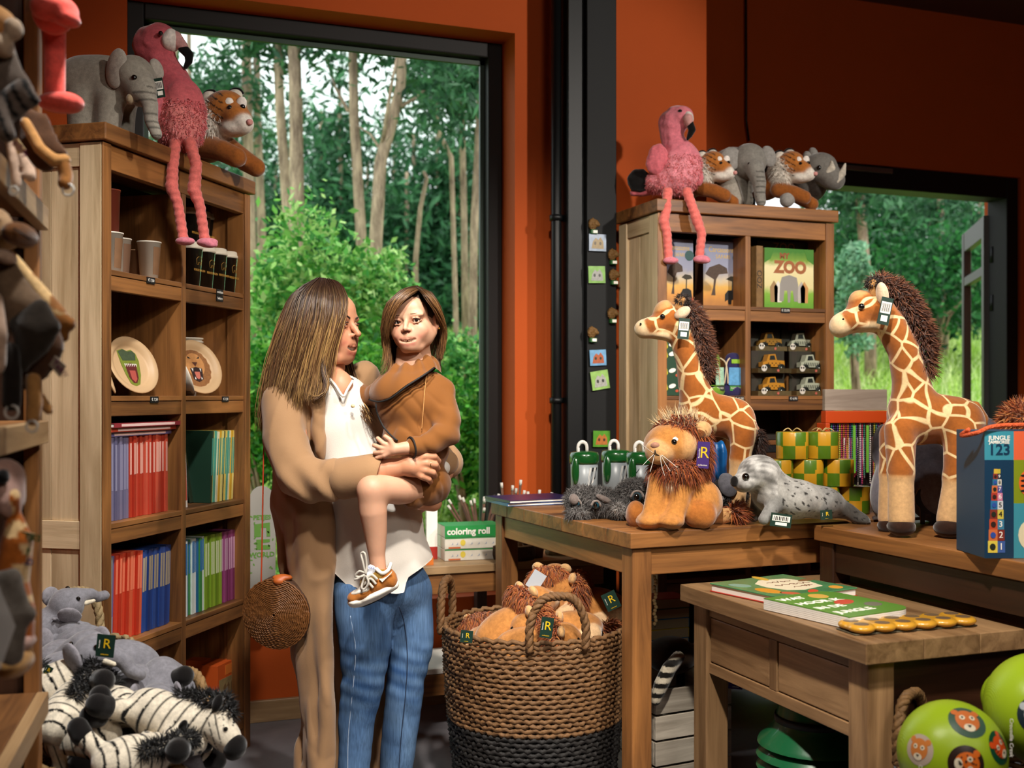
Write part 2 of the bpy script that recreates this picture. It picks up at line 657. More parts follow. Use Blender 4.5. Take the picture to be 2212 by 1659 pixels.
# ------------------------------------------------------------ the room
def struct(o):
 o['kind'] = 'structure'
 return o
def wall_mat(name, col):
 m, nt, b = nodes(name)
 tc = N(nt, 'TexCoord')
 no = N(nt, 'TexNoise', Scale=3.0, Detail=8.0, Roughness=0.7)
 L(nt, tc.outputs['Object'], no.inputs['Vector'])
 n2 = N(nt, 'TexNoise', Scale=220.0, Detail=2.0)
 L(nt, tc.outputs['Object'], n2.inputs['Vector'])
 mx = N(nt, 'Mix', data_type='RGBA')
 c = C3(col)
 mx.inputs['A'].default_value = (*[x * 0.9 for x in c], 1)
 mx.inputs['B'].default_value = (*[x * 1.1 for x in c], 1)
 L(nt, no.outputs['Fac'], mx.inputs['Factor'])
 L(nt, mx.outputs['Result'], b.inputs['Base Color'])
 bp = N(nt, 'Bump', Strength=0.15, Distance=0.002)
 L(nt, n2.outputs['Fac'], bp.inputs['Height'])
 L(nt, bp.outputs['Normal'], b.inputs['Normal'])
 b.inputs['Roughness'].default_value = 0.75
 b.inputs['Specular IOR Level'].default_value = 0.25
 return m
M_WALL = wall_mat('orange_wall_paint', '#b04a12')
M_CEIL = plain('ceiling_paint', '#5a3a28', 0.9)
M_FRAME = plain('dark_window_frame', '#120e0c', 0.55, bump=0.05, scale=60, spec=0.3)
M_BLKSTEEL = plain('black_steel', '#08090a', 0.45, spec=0.3)
M_STEELFACE = plain('dark_grey_steel', '#0f1011', 0.6, var=0.15, scale=8, spec=0.25)
def floor_mat():
 m, nt, b = nodes('grey_concrete_floor')
 tc = N(nt, 'TexCoord')
 n1 = N(nt, 'TexNoise', Scale=2.2, Detail=8.0, Roughness=0.65, Distortion=0.4)
 n2 = N(nt, 'TexNoise', Scale=60.0, Detail=4.0)
 L(nt, tc.outputs['Object'], n1.inputs['Vector'])
 L(nt, tc.outputs['Object'], n2.inputs['Vector'])
 rp = N(nt, 'ValToRGB')
 rp.color_ramp.elements[0].position = 0.3
 rp.color_ramp.elements[0].color = (*hexc('#5c5a60'), 1)
 rp.color_ramp.elements[1].position = 0.75
 rp.color_ramp.elements[1].color = (*hexc('#8f8b8e'), 1)
 L(nt, n1.outputs['Fac'], rp.inputs['Fac'])
 L(nt, rp.outputs['Color'], b.inputs['Base Color'])
 mr = N(nt, 'MapRange')
 mr.inputs['To Min'].default_value = 0.35
 mr.inputs['To Max'].default_value = 0.6
 L(nt, n1.outputs['Fac'], mr.inputs['Value'])
 L(nt, mr.outputs[0], b.inputs['Roughness'])
 bp = N(nt, 'Bump', Strength=0.1, Distance=0.002)
 L(nt, n2.outputs['Fac'], bp.inputs['Height'])
 L(nt, bp.outputs['Normal'], b.inputs['Normal'])
 return m
YB = 4.58          # inner face of the window wall
YR = 5.30          # inner face of the recessed wall with the doors
XC = 2.69          # corner between them
OX0, OX1, OZ0, OZ1 = 0.112, 1.726, 0.45, 2.917      # big window opening
DX0, DX1, DZ1 = 3.35, 5.32, 2.66                    # door opening
struct(box('floor', None, -0.9, 6.4, -3.2, 5.5, -0.1, 0.0, floor_mat()))
struct(box('ceiling', None, -0.9, 6.4, -3.2, 5.6, 3.6, 3.7, M_CEIL))
struct(mk('wall_back', *s_join(s_box(-0.9, OX0, YB, YB + 0.34, 0, 3.6), s_box(OX1, XC, YB, YB + 0.34, 0, 3.6),
                               s_box(OX0, OX1, YB, YB + 0.34, OZ1, 3.6), s_box(OX0, OX1, YB, YB + 0.34, 0, OZ0),
                               s_box(XC - 0.3, XC, YB + 0.34, YR + 0.3, 0, 3.6)), M_WALL, smooth=False))
struct(mk('wall_door', *s_join(s_box(XC, DX0, YR, YR + 0.3, 0, 3.6), s_box(DX1, 6.4, YR, YR + 0.3, 0, 3.6),
                               s_box(DX0, DX1, YR, YR + 0.3, DZ1, 3.6)), M_WALL, smooth=False))
struct(box('wall_left', None, -0.9, -0.8, -3.2, YB, 0, 3.6, M_WALL))
struct(box('wall_right', None, 6.3, 6.4, -3.2, YR + 0.3, 0, 3.6, M_WALL))
struct(box('wall_rear', None, -0.9, 6.4, -3.3, -3.2, 0, 3.6, M_WALL))
struct(box('baseboard_back', None, -0.8, 1.95, YB - 0.022, YB - 0.001, 0.0, 0.088, 'board', 0.003))
def glass_mat():
 m = bpy.data.materials.new('window_glass')
 m.use_nodes = True
 nt = m.node_tree
 nt.nodes.clear()
 o = N(nt, 'OutputMaterial')
 t = N(nt, 'BsdfTransparent')
 t.inputs['Color'].default_value = (0.95, 0.985, 0.96, 1)
 L(nt, t.outputs[0], o.inputs[0])
 return m
M_GLASS = glass_mat()
w1 = struct(thing('window_1', None, None, (OX0, YB + 0.16, OZ0), 0))
ww, wh, fw = OX1 - OX0, OZ1 - OZ0, 0.068
box('frame_jamb', w1, 0, fw, 0, 0.1, 0, wh, M_FRAME, 0.006)
box('frame_jamb', w1, ww - fw, ww, 0, 0.1, 0, wh, M_FRAME, 0.006)
box('frame_head', w1, fw, ww - fw, 0, 0.1, wh - fw, wh, M_FRAME, 0.006)
box('frame_sill', w1, fw, ww - fw, -0.02, 0.1, 0, fw, M_FRAME, 0.006)
M_GASK = plain('green_glazing_gasket', '#12301c', 0.5)
mk('glazing_bead', *s_join(s_box(fw, ww - fw, 0.055, 0.075, wh - fw - 0.022, wh - fw), s_box(ww - fw - 0.02, ww - fw, 0.055, 0.075, fw, wh - fw),
                           s_box(fw, fw + 0.02, 0.055, 0.075, fw, wh - fw)), M_GASK, w1, smooth=False)
box('pane', w1, fw, ww - fw, 0.06, 0.066, fw, wh - fw, M_GLASS)
d1 = struct(thing('door_1', None, None, (DX0, YR + 0.02, 0), 0))
dw = DX1 - DX0
box('frame_jamb', d1, 0, 0.09, 0, 0.16, 0, DZ1, M_FRAME, 0.005)
box('frame_jamb', d1, dw - 0.09, dw, 0, 0.16, 0, DZ1, M_FRAME, 0.005)
box('frame_head', d1, 0.09, dw - 0.09, 0, 0.16, DZ1 - 0.13, DZ1, M_FRAME, 0.005)
box('door_closer_rail', d1, 0.1, 1.0, -0.03, -0.005, DZ1 - 0.045, DZ1 - 0.015, plain('brushed_metal', '#8d8f90', 0.35, 0.9), 0.003)
M_LEAF = plain('grey_door_leaf', '#332d2a', 0.5)
lf = struct(thing('door_2', None, None, (DX1 - 0.095, YR + 0.17, 0), math.radians(56)))
LW = 0.86
box('stile', lf, 0, 0.085, -0.025, 0.025, 0.05, 2.45, M_LEAF, 0.004)
box('stile', lf, LW - 0.085, LW, -0.025, 0.025, 0.05, 2.45, M_LEAF, 0.004)
for z0, z1 in ((0.05, 0.3), (2.32, 2.45), (2.08, 2.14)):
 box('rail', lf, 0.085, LW - 0.085, -0.022, 0.022, z0, z1, M_LEAF, 0.003)
box('pane', lf, 0.085, LW - 0.085, -0.004, 0.004, 0.3, 2.08, M_GLASS)
box('pane', lf, 0.085, LW - 0.085, -0.004, 0.004, 2.14, 2.32, M_GLASS)
for z in (0.35, 1.0, 1.9, 2.2):
 mk('hinge', *s_xf(s_lathe([(0.02, -0.05), (0.02, 0.05)], 10), Matrix.Translation((-0.012, -0.028, z))), M_BLKSTEEL, lf)
box('lock_plate', lf, LW - 0.001, LW + 0.003, -0.012, 0.012, 1.0, 1.25, plain('steel_plate', '#9a9a98', 0.3, 0.9))
col_ = struct(thing('trim_1', None, None, (1.97, 4.35, 0), 0))
box('column_face', col_, 0, 0.14, 0, 0.18, 0, 3.6, M_STEELFACE, 0.003)
box('column_web', col_, -0.075, 0, 0.03, 0.18, 0, 3.6, M_BLKSTEEL, 0.003)
mk('down_pipe', *s_xf(s_lathe([(0.022, 0), (0.022, 3.6)], 16), Matrix.Translation((-0.105, 0.09, 0))), M_BLKSTEEL, col_)
for z in (1.30, 2.09, 0.6):
 mk('pipe_clamp', *s_xf(s_lathe([(0.03, -0.012), (0.03, 0.012)], 16), Matrix.Translation((-0.105, 0.09, z))), M_BLKSTEEL, col_)
# ------------------------------------------------------------ bookcases
def tag_strip(parent, x, y, z, s, w=0.046):
 """Little black price label stuck on a shelf edge."""
 t = box('price_label', parent, x - w / 2, x + w / 2, y - 0.0025, y, z - 0.010, z + 0.010, M_BLACK)
 text('price', t, s, 0.013, (0, -0.0016, 0), FRONT, M_PAPER)
 return t
SHELF_Z = (0.14, 0.56, 0.935, 1.32, 1.70)
def bookcase(name, label, loc, rotz, w, lit_side_wood='pale', H=2.13, dp=0.36):  # near side gets the paler wood, its brighter light put into the colour
 b = thing(name, label, 'bookcase', loc, rotz)
 pt = 0.042
 for y0, y1 in ((0.0, 0.075), (dp - 0.075, dp)):
  box('side_stile', b, 0, pt, y0, y1, 0.0, H - 0.055, lit_side_wood, 0.003)
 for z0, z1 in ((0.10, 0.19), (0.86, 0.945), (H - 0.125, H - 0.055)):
  box('side_rail', b, 0.004, pt - 0.004, 0.075, dp - 0.075, z0, z1, lit_side_wood, 0.002)
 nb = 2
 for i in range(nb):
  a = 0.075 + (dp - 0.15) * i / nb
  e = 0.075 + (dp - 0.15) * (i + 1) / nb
  box('side_board', b, 0.012, pt - 0.012, a + 0.0006, e - 0.0006, 0.19, 0.86, lit_side_wood, 0.0015)
  box('side_board', b, 0.012, pt - 0.012, a + 0.0006, e - 0.0006, 0.945, H - 0.125, lit_side_wood, 0.0015)
 for y0, y1 in ((0.0, 0.07), (dp - 0.07, dp)):
  box('side_stile', b, w - pt, w, y0, y1, 0.0, H - 0.055, 'teak', 0.003)
 box('side_panel', b, w - pt + 0.008, w - 0.010, 0.07, dp - 0.07, 0.10, H - 0.055, 'teak')
 box('face_strip', b, 0.0, pt, -0.006, -0.0002, 0.0, H - 0.055, 'teak', 0.002)
 box('face_strip', b, w - pt, w, -0.006, -0.0002, 0.0, H - 0.055, 'teak', 0.002)
 for i in range(3):
  x0 = pt + (w - 2 * pt) * i / 3
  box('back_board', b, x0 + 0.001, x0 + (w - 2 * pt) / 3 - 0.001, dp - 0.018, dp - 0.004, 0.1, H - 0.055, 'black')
 box('divider', b, w / 2 - 0.013, w / 2 + 0.013, 0.0, dp - 0.02, 0.14, H - 0.13, 'teak', 0.002)
 box('top_board', b, -0.012, w + 0.012, -0.022, dp + 0.005, H - 0.052, H, 'teak', 0.004)
 box('top_rail', b, pt, w - pt, 0.0, 0.03, H - 0.13, H - 0.055, 'teak', 0.002)
 for z in SHELF_Z:
  for x0, x1 in ((pt, w / 2 - 0.013), (w / 2 + 0.013, w - pt)):
   box('shelf', b, x0, x1, 0.0, dp - 0.02, z - 0.016, z, 'teak', 0.0015)
   box('shelf_rail', b, x0, x1, 0.002, 0.024, z - 0.062, z - 0.018, 'teak', 0.002)
 return b
LN, LF = W(219, 0, 3.295), W(538, 0, 4.19)
LN.z = LF.z = 0
LBW = (LF - LN).length
LBR = math.atan2(LF.y - LN.y, LF.x - LN.x)
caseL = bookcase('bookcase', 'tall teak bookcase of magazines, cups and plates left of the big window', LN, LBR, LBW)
RX0, RY0, RBW = 2.162, 4.075, 0.868
caseR = bookcase('bookcase', 'tall teak bookcase of board games and toy cars beside the black column', (RX0, RY0, 0), 0, RBW)
for x, z, s in ((0.26, 1.688, '€ 7,50'), (0.70, 1.690, 'mokken'), (0.70, 1.668, 'bekers'), (0.28, 1.308, '€ 7,50'), (0.74, 1.308, '€ 7,50'), (0.76, 0.10, '€ 9,95')):
 tag_strip(caseL, x, 0.0, z, s)
for x, z, s in ((0.19, 1.688, '€ 37,50'), (0.62, 1.688, '€ 22,95'), (0.30, 1.308, '€ 12,95'), (0.39, 1.308, '€ 12,95'), (0.66, 1.308, '€ 6,95')):
 tag_strip(caseR, x, 0.0, z, s)
FX, FY1 = -0.105, 2.49
fl = FY1 - 0.4
RKR = math.radians(-5.2)
rk = thing('bookcase', 'dark wooden wall case in the left foreground hung with soft toys', 'bookcase', (FX + fl * math.sin(RKR), FY1 - fl * math.cos(RKR), 0), RKR)
box('end_panel', rk, -0.38, -0.03, fl - 0.03, fl, 0.0, 2.2, 'dark', 0.003)
box('front_post', rk, -0.03, 0.0, fl - 0.045, fl, 0.0, 2.2, 'teak', 0.003)
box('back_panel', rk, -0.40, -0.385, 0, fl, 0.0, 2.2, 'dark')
box('top_board', rk, -0.40, 0.01, 0, fl + 0.01, 2.2, 2.25, 'orange', 0.004)
for z in (0.16, 0.72, 1.27, 1.70):
 box('shelf', rk, -0.38, -0.005, 0, fl - 0.046, z - 0.02, z, 'teak', 0.002)
 box('shelf_rail', rk, -0.0045, 0.018, 0, fl - 0.046, z - 0.045, z, 'board', 0.002)
# ------------------------------------------------------------ tables
def table(name, label, x0, x1, y0, y1, top, th, leg, apron, inset=0.012, topw='teak', legw='teak', ap='teak', boards=4, along='y', ends=True):
 t = thing(name, label, 'table', (x0, y0, 0), 0)
 w, d = x1 - x0, y1 - y0
 for i in range(boards):
  if along == 'y':
   a, b_ = w * i / boards, w * (i + 1) / boards
   box('top_plank', t, a + 0.0004, b_ - 0.0004, 0, d, top - th, top, topw, 0.0025)
  else:
   a, b_ = d * i / boards, d * (i + 1) / boards
   box('top_plank', t, 0, w, a + 0.0004, b_ - 0.0004, top - th, top, topw, 0.0025)
 i = inset
 for lx in (i, w - i - leg):
  for ly in (i, d - i - leg):
   box('leg', t, lx, lx + leg, ly, ly + leg, 0, top - th - 0.002, legw, 0.004)
 if apron:
  z0, z1 = top - th - apron, top - th - 0.004
  box('apron', t, i + leg, w - i - leg, i + 0.008, i + 0.034, z0, z1, ap, 0.003)
  box('apron', t, i + leg, w - i - leg, d - i - 0.034, d - i - 0.008, z0, z1, ap, 0.003)
  box('apron', t, i + 0.008, i + 0.034, i + leg, d - i - leg, z0, z1, ap, 0.003)
  box('apron', t, w - i - 0.034, w - i - 0.008, i + leg, d - i - leg, z0, z1, ap, 0.003)
 return t
TZ = 0.92
tabM = table('display_table', 'teak display table carrying the sitting lion and the seal', 1.455, 2.90, 2.905, 3.97, TZ, 0.046, 0.066, 0.083, along='x', boards=7)
tabM.rotation_euler[2] = math.radians(3.0)
tabR = table('display_table', 'dark teak display table carrying the large giraffe on the right', 2.08, 3.25, 1.35, 2.895, TZ, 0.046, 0.066, 0.09, topw='teak', legw='dark', ap='dark', boards=5, along='y')
STX0, STX1, STY0, STY1, SZ = 1.655, 2.32, 2.105, 2.975, 0.75
tabS = table('drawer_table', 'small weathered wooden table with two drawers', STX0, STX1, STY0, STY1, SZ, 0.05, 0.075, 0, inset=0.03, topw='aged', legw='aged', ap='aged', boards=4, along='y')
sd, sw = STY1 - STY0, STX1 - STX0
x = 0.04
box('rail', tabS, x, x + 0.03, 0.105, sd - 0.105, 0.668, 0.698, 'aged', 0.002)
box('rail', tabS, x, x + 0.03, 0.105, sd - 0.105, 0.500, 0.532, 'aged', 0.002)
box('muntin', tabS, x, x + 0.03, sd / 2 - 0.018, sd / 2 + 0.018, 0.532, 0.668, 'aged', 0.002)
for a, b_ in ((0.105, sd / 2 - 0.018), (sd / 2 + 0.018, sd - 0.105)):
 dr = box('drawer_front', tabS, x + 0.003, x + 0.025, a + 0.003, b_ - 0.003, 0.535, 0.665, 'aged', 0.003)
box('side_panel', tabS, 0.105, sw - 0.105, 0.045, 0.065, 0.50, 0.698, 'dark', 0.003)
box('side_panel', tabS, 0.105, sw - 0.105, sd - 0.065, sd - 0.045, 0.50, 0.698, 'dark', 0.003)
box('side_panel', tabS, sw - 0.065, sw - 0.045, 0.105, sd - 0.105, 0.50, 0.698, 'dark', 0.003)
bx0, bx1, by0, by1, BZ = 1.12, 1.96, 4.15, 4.54, 0.655
bench = thing('window_bench', 'long low wooden bench with a lower shelf under the big window', 'bench', (bx0, by0, 0), 0)
bl, bd = bx1 - bx0, by1 - by0
for i in range(3):
 box('top_plank', bench, 0, bl, bd * i / 3 + 0.0005, bd * (i + 1) / 3 - 0.0005, BZ - 0.03, BZ, 'board', 0.002)
box('front_apron', bench, 0.0, bl, 0.012, 0.034, BZ - 0.11, BZ - 0.032, 'teak', 0.002)
box('lower_shelf', bench, 0.0, bl, 0.01, bd - 0.03, 0.235, 0.255, M_PAPER, 0.002)
box('lower_rail', bench, 0.0, bl, 0.012, 0.034, 0.15, 0.232, 'teak', 0.002)
for lx in (0.0, bl / 2 - 0.02, bl - 0.045):
 for ly in (0.036, bd - 0.05):
  box('leg', bench, lx, lx + 0.045, ly, ly + 0.045, 0, BZ - 0.032, 'dark', 0.002)
# ------------------------------------------------------------ outside
def leaf_mat(name, c0, c1, trans=0.35):
 m = bpy.data.materials.new(name)
 m.use_nodes = True
 nt = m.node_tree
 b = nt.nodes['Principled BSDF']
 at = N(nt, 'Attribute', attribute_name='col')
 L(nt, at.outputs['Color'], b.inputs['Base Color'])
 b.inputs['Roughness'].default_value = 0.5
 b.inputs['Specular IOR Level'].default_value = 0.3
 t = N(nt, 'BsdfTranslucent')
 L(nt, at.outputs['Color'], t.inputs['Color'])
 mx = N(nt, 'MixShader')
 mx.inputs[0].default_value = trans
 L(nt, b.outputs[0], mx.inputs[1])
 L(nt, t.outputs[0], mx.inputs[2])
 L(nt, mx.outputs[0], nt.nodes['Material Output'].inputs[0])
 return m
M_LEAFY = leaf_mat('leaves', 0, 0)
M_BARK = None
def bark_mat():
 m, nt, b = nodes('pine_bark')
 tc = N(nt, 'TexCoord')
 mp = N(nt, 'Mapping')
 mp.inputs['Scale'].default_value = (14, 14, 3.0)
 L(nt, tc.outputs['Object'], mp.inputs['Vector'])
 n1 = N(nt, 'TexNoise', Scale=1.0, Detail=6.0, Roughness=0.7)
 L(nt, mp.outputs[0], n1.inputs['Vector'])
 rp = N(nt, 'ValToRGB')
 rp.color_ramp.elements[0].position = 0.35
 rp.color_ramp.elements[0].color = (*hexc('#6e584a'), 1)
 rp.color_ramp.elements[1].position = 0.65
 rp.color_ramp.elements[1].color = (*hexc('#cdb096'), 1)
 L(nt, n1.outputs['Fac'], rp.inputs['Fac'])
 L(nt, rp.outputs['Color'], b.inputs['Base Color'])
 bp = N(nt, 'Bump', Strength=0.8, Distance=0.03)
 L(nt, n1.outputs['Fac'], bp.inputs['Height'])
 L(nt, bp.outputs['Normal'], b.inputs['Normal'])
 b.inputs['Roughness'].default_value = 0.9
 return m
M_BARK = bark_mat()
def ground_z(x, y):
 d = x * sA + y * cA
 s = np.clip((d - 6.4) / 10.0, 0, 1)
 return -0.05 + 2.9 * s * (1.0 - 0.25 * s)
def leaves(P, n_each, spread, size, cols, seed, up=0.3, aspect=0.5):
 """Leaf quads scattered round the points P."""
 r = np.random.default_rng(seed)
 P = np.repeat(np.asarray(P), n_each, 0)
 n = len(P)
 c = P + r.normal(size=(n, 3)) * spread
 d = r.normal(size=(n, 3))
 d[:, 2] -= up
 d /= np.linalg.norm(d, axis=1, keepdims=True)
 nn = np.cross(d, r.normal(size=(n, 3)))
 nn /= np.linalg.norm(nn, axis=1, keepdims=True)
 s = size * r.uniform(0.6, 1.3, (n, 1))
 v = np.stack([c - d * s, c + nn * s * aspect, c + d * s, c - nn * s * aspect], 1).reshape(-1, 3)
 f = np.arange(4 * n).reshape(-1, 4)
 pal = np.array([C3(k) for k in cols])
 cc = pal[r.integers(0, len(pal), n)] * r.uniform(0.7, 1.25, (n, 1))
 return v, f, np.repeat(cc, 4, 0)
gx, gy = np.meshgrid(np.linspace(-14, 34, 60), np.linspace(5.62, 44, 50))
gx[:, :] = gx
gz = ground_z(gx, gy) + 0.05 * vnoise(np.stack([gx.ravel(), gy.ravel(), gx.ravel() * 0], 1), 1.3, 3).reshape(gx.shape)
gz[0] = -0.06
gv = np.stack([gx, gy, gz], -1).reshape(-1, 3)
gi = np.arange(len(gv)).reshape(gx.shape)
gf = np.stack([gi[:-1, :-1], gi[:-1, 1:], gi[1:, 1:], gi[1:, :-1]], -1).reshape(-1, 4)
tag(mk('meadow_ground', gv, gf, plain('meadow_soil', '#86a24c', 0.95, var=0.4, scale=2.0)), kind='structure')
tag(box('outside_paving', None, -2, 9, 4.93, 5.66, -0.16, -0.06, plain('paving', '#77746e', 0.9, var=0.2, scale=5)), kind='structure')
r = np.random.default_rng(11)
n = 26000
D = 5.9 + 11.0 * r.random(n) ** 1.2
px = r.uniform(250, 2200, n)
xc = (px - CX) / F * D
gxp, gyp = xc * cA + D * sA, -xc * sA + D * cA
P = np.stack([gxp, gyp, ground_z(gxp, gyp)], 1)
ok = gyp > 5.7
P, px, D = P[ok], px[ok], D[ok]
P = P[(P[:, 1] > 6.2)]
v, f, c = blades(P, np.tile([0, 0, 1.0], (len(P), 1)), len(P), 0.38, 0.010, ['#a8cc58', '#c0dc7c', '#86b048', '#d6e4a4'], 0.35, 0.35, 5, pick=np.arange(len(P)), segs=3)
tag(mk('meadow_grass', v, f, M_LEAFY, col=c), 'light green meadow grass on the bank outside', 'grass', kind='stuff')
def fern(px, py, D, n, ln, cols, label, group, seed):
 base = W(px, py, D)
 base.z = float(ground_z(base.x, base.y))
 t = thing('fern_plant', label, 'fern', base, 0, group)
 r = np.random.default_rng(seed)
 V, Fq, Cc = [], [], []
 o = 0
 pal = [np.array(C3(c)) for c in cols]
 for i in range(n):
  a = r.uniform(0, 6.28)
  el = r.uniform(0.5, 1.25)
  L0 = ln * r.uniform(0.7, 1.2)
  prev = None
  for s in range(13):
   tt = s / 12
   rr = L0 * math.cos(el) * tt
   zz = L0 * math.sin(el) * tt - 0.55 * L0 * tt * tt
   p = np.array([rr * math.cos(a), rr * math.sin(a), zz])
   sd = np.array([-math.sin(a), math.cos(a), 0])
   fw = np.array([math.cos(a), math.sin(a), 0.2])
   wl = 0.20 * L0 * (1 - tt) ** 0.7 * min(1, 4 * tt + 0.2)
   for sg in (-1, 1):
    q = p + sd * sg * wl + fw * wl * 0.35
    V += [p, p + fw * 0.035 * L0, q, p - fw * 0.01]
    Fq.append((o, o + 1, o + 2, o + 3))
    cc = pal[r.integers(len(pal))] * r.uniform(0.8, 1.2)
    Cc += [cc] * 4
    o += 4
 mk('fronds', np.array(V), np.array(Fq), M_LEAFY, t, np.array(Cc), kind='stuff')
 return t
fc = ['#3f8a26', '#5aa63a', '#2f7a2c', '#7cbf4a']
fern_n = 0
for px_, py_, D_ in ((560, 1150, 6.3), (585, 1000, 6.9), (690, 1150, 6.4), (880, 1150, 6.3), (945, 1180, 6.1), (1000, 1150, 6.2), (1040, 1100, 6.4), (970, 1080, 6.9),
                     (1030, 1010, 7.2), (910, 1030, 7.3), (800, 1040, 7.2), (570, 930, 7.8), (1000, 960, 8.0), (940, 930, 8.4), (1050, 940, 8.0), (620, 960, 7.6)):
 fern_n += 1
 fern(px_, py_, D_, 16, 0.62, fc, 'bright green fern growing below the big window outside', 'ferns outside the window', fern_n)
def shrub(name, label, px, py, D, rx, rz, n, size, cols, seed, group=None, clumps=60):
 c = W(px, py, D)
 g = float(ground_z(c.x, c.y))
 t = thing(name, label, 'shrub', (c.x, c.y, g), 0, group)
 r = np.random.default_rng(seed)
 d = r.normal(size=(clumps, 3))
 d /= np.linalg.norm(d, axis=1, keepdims=True)
 d *= r.uniform(0.55, 1.0, (clumps, 1))
 P = np.stack([d[:, 0] * rx, d[:, 1] * rx * 0.8, (c.z - g) + d[:, 2] * rz], 1)
 v, f, cc = leaves(P, n // clumps, 0.16 * rx, size, cols, seed + 1, 0.2)
 mk('foliage', v, f, M_LEAFY, t, cc, kind='stuff')
 sh = []
 for i in range(7):
  p = P[r.integers(clumps)]
  sh.append(s_tube([(0.02 * i, 0, -0.05), (p[0] * 0.4, p[1] * 0.4, (c.z - g) * 0.6), tuple(p)], [0.02, 0.014, 0.005], 5))
 mk('branches', *s_join(*sh), M_BARK, t)
 return t
lg = ['#58a040', '#7cb858', '#a0cc70', '#448c40', '#b8d888']
dg_ = ['#1f5a2c', '#2c6e36', '#3d8242', '#174a26']
shrub('leafy_shrub', 'light green leafy shrub rising behind the mother in the window', 690, 650, 8.2, 0.55, 0.66, 7000, 0.035, lg, 21)
shrub('leafy_shrub', 'light green leafy shrub between mother and child outside the window', 820, 660, 8.8, 0.30, 0.46, 3600, 0.034, lg, 31)
shrub('leafy_shrub', 'mid green shrub low behind the child outside', 985, 830, 9.0, 0.5, 0.40, 4600, 0.035, ['#4c9a48', '#77ba62', '#9ad07c', '#3c8440'], 41)
shrub('leafy_shrub', 'green shrub beside the left window jamb at waist height', 580, 890, 7.4, 0.40, 0.5, 5200, 0.032, fc, 51)
shrub('leafy_shrub', 'deep green shrub seen between mother and child', 800, 890, 7.6, 0.5, 0.55, 6000, 0.034, fc, 61)
shrub('leafy_shrub', 'deep green shrub right of the child near the window jamb', 1010, 930, 7.4, 0.34, 0.42, 4200, 0.03, fc, 71)
shrub('leafy_shrub', 'round dark green bush at the wood edge seen through the door', 2000, 610, 13.5, 1.0, 0.62, 5200, 0.05, dg_, 81)
shrub('leafy_shrub', 'pale green conifer shrub beside the right bookcase outside', 1845, 650, 10.5, 0.20, 0.6, 2000, 0.035, ['#7fb08c', '#9cc6a2', '#6aa07a'], 91)
shrub('leafy_shrub', 'mid green bush behind the pale conifer shrub', 1900, 560, 16, 0.9, 0.8, 4000, 0.06, dg_, 101)
def pine(label, pts, D, w, seed, crown=None, branches=(), group='pine trees of the wood outside', dens=1100, cols=None, cs=0.07):
 """Pine: trunk through the given pixels at depth D, ragged needle crown."""
 b = W(pts[0][0], pts[0][1], D)
 g = float(ground_z(b.x, b.y))
 t = thing('pine_tree', label, 'tree', (b.x, b.y, g), 0, group)
 o = Vector((b.x, b.y, g))
 path = [Vector((0, 0, -0.1))] + [W(x, y, D) - o for x, y in pts]
 path = [p for i, p in enumerate(path) if i == 0 or p.z > path[0].z]
 rr = w / F * D / 2
 m = len(path)
 mk('trunk', *s_tube(path, [rr * (1.15 - 0.5 * i / max(m - 1, 1)) for i in range(m)], 9), M_BARK, t)
 for bp in branches:
  q = [W(x, y, D + dd) - o for x, y, dd in bp[1]]
  mk('branch', *s_tube(q, [bp[0] / F * D / 2 * (1 - 0.6 * i / max(len(q) - 1, 1)) for i in range(len(q))], 7), M_BARK, t)
 r = np.random.default_rng(seed)
 if crown:
  P = []
  for (x, y, rx, ry, k) in crown:
   c = W(x, y, D) - o
   d = r.normal(size=(k, 3))
   d /= np.linalg.norm(d, axis=1, keepdims=True)
   d *= r.uniform(0.3, 1.0, (k, 1))
   P.append(np.stack([c.x + d[:, 0] * rx / F * D, c.y + d[:, 1] * rx / F * D, c.z + d[:, 2] * ry / F * D], 1))
  P = np.concatenate(P)
  v, f, cc = leaves(P, max(1, dens // len(P)), 0.20, cs, cols or ['#2c5a38', '#3d6c46', '#4f8058', '#244c32'], seed, 0.1, 0.28)
  mk('needles', v, f, M_LEAFY, t, cc, kind='stuff')
 return t
pine('straight pine trunk just right of the plush tiger outside', [(548, 900), (540, 500), (533, 150), (530, -120)], 12, 26, 1, [(470, 230, 80, 70, 12), (560, -40, 150, 60, 10)], dens=1700)
pine('thin pine trunk second from the plush tiger', [(575, 900), (565, 500), (556, 250), (552, -120)], 13, 20, 2, [(600, -20, 120, 60, 12)])
pine('pine trunk slanting beside the pale thick trunk', [(640, 900), (625, 500), (606, 250), (590, -120)], 11, 27, 3, [(560, 60, 60, 80, 9)])
pine('pale thick pine trunk in the middle of the window', [(640, 900), (642, 500), (640, 250), (630, -120)], 10.6, 38, 4, [(700, 30, 120, 70, 12)])
pine('reddish slanting pine trunk left of the forked pine', [(790, 900), (782, 540), (765, 250), (758, -100)], 10.5, 27, 5, [(800, 20, 120, 60, 12)],
     [(8, [(752, 240, 0), (725, 190, 0.2), (705, 130, 0.4)])])
pine('forked pine with two curving stems in the right half of the window', [(808, 900), (812, 520), (822, 350), (845, 270), (865, 190), (869, 100), (872, -100)], 10, 29, 6, [(900, 40, 110, 70, 16), (960, 180, 70, 60, 8)],
     [(11, [(824, 330, 0), (835, 250, -0.1), (846, 180, -0.2), (860, 110, -0.2)]), (9, [(866, 230, 0), (900, 210, 0.1), (922, 190, 0.2)]), (7, [(826, 330, 0), (800, 290, 0.3), (770, 270, 0.4)])])
pine('thin crooked dead trunk right of the forked pine', [(900, 900), (898, 560), (908, 450), (922, 385), (915, 370)], 12, 11, 7)
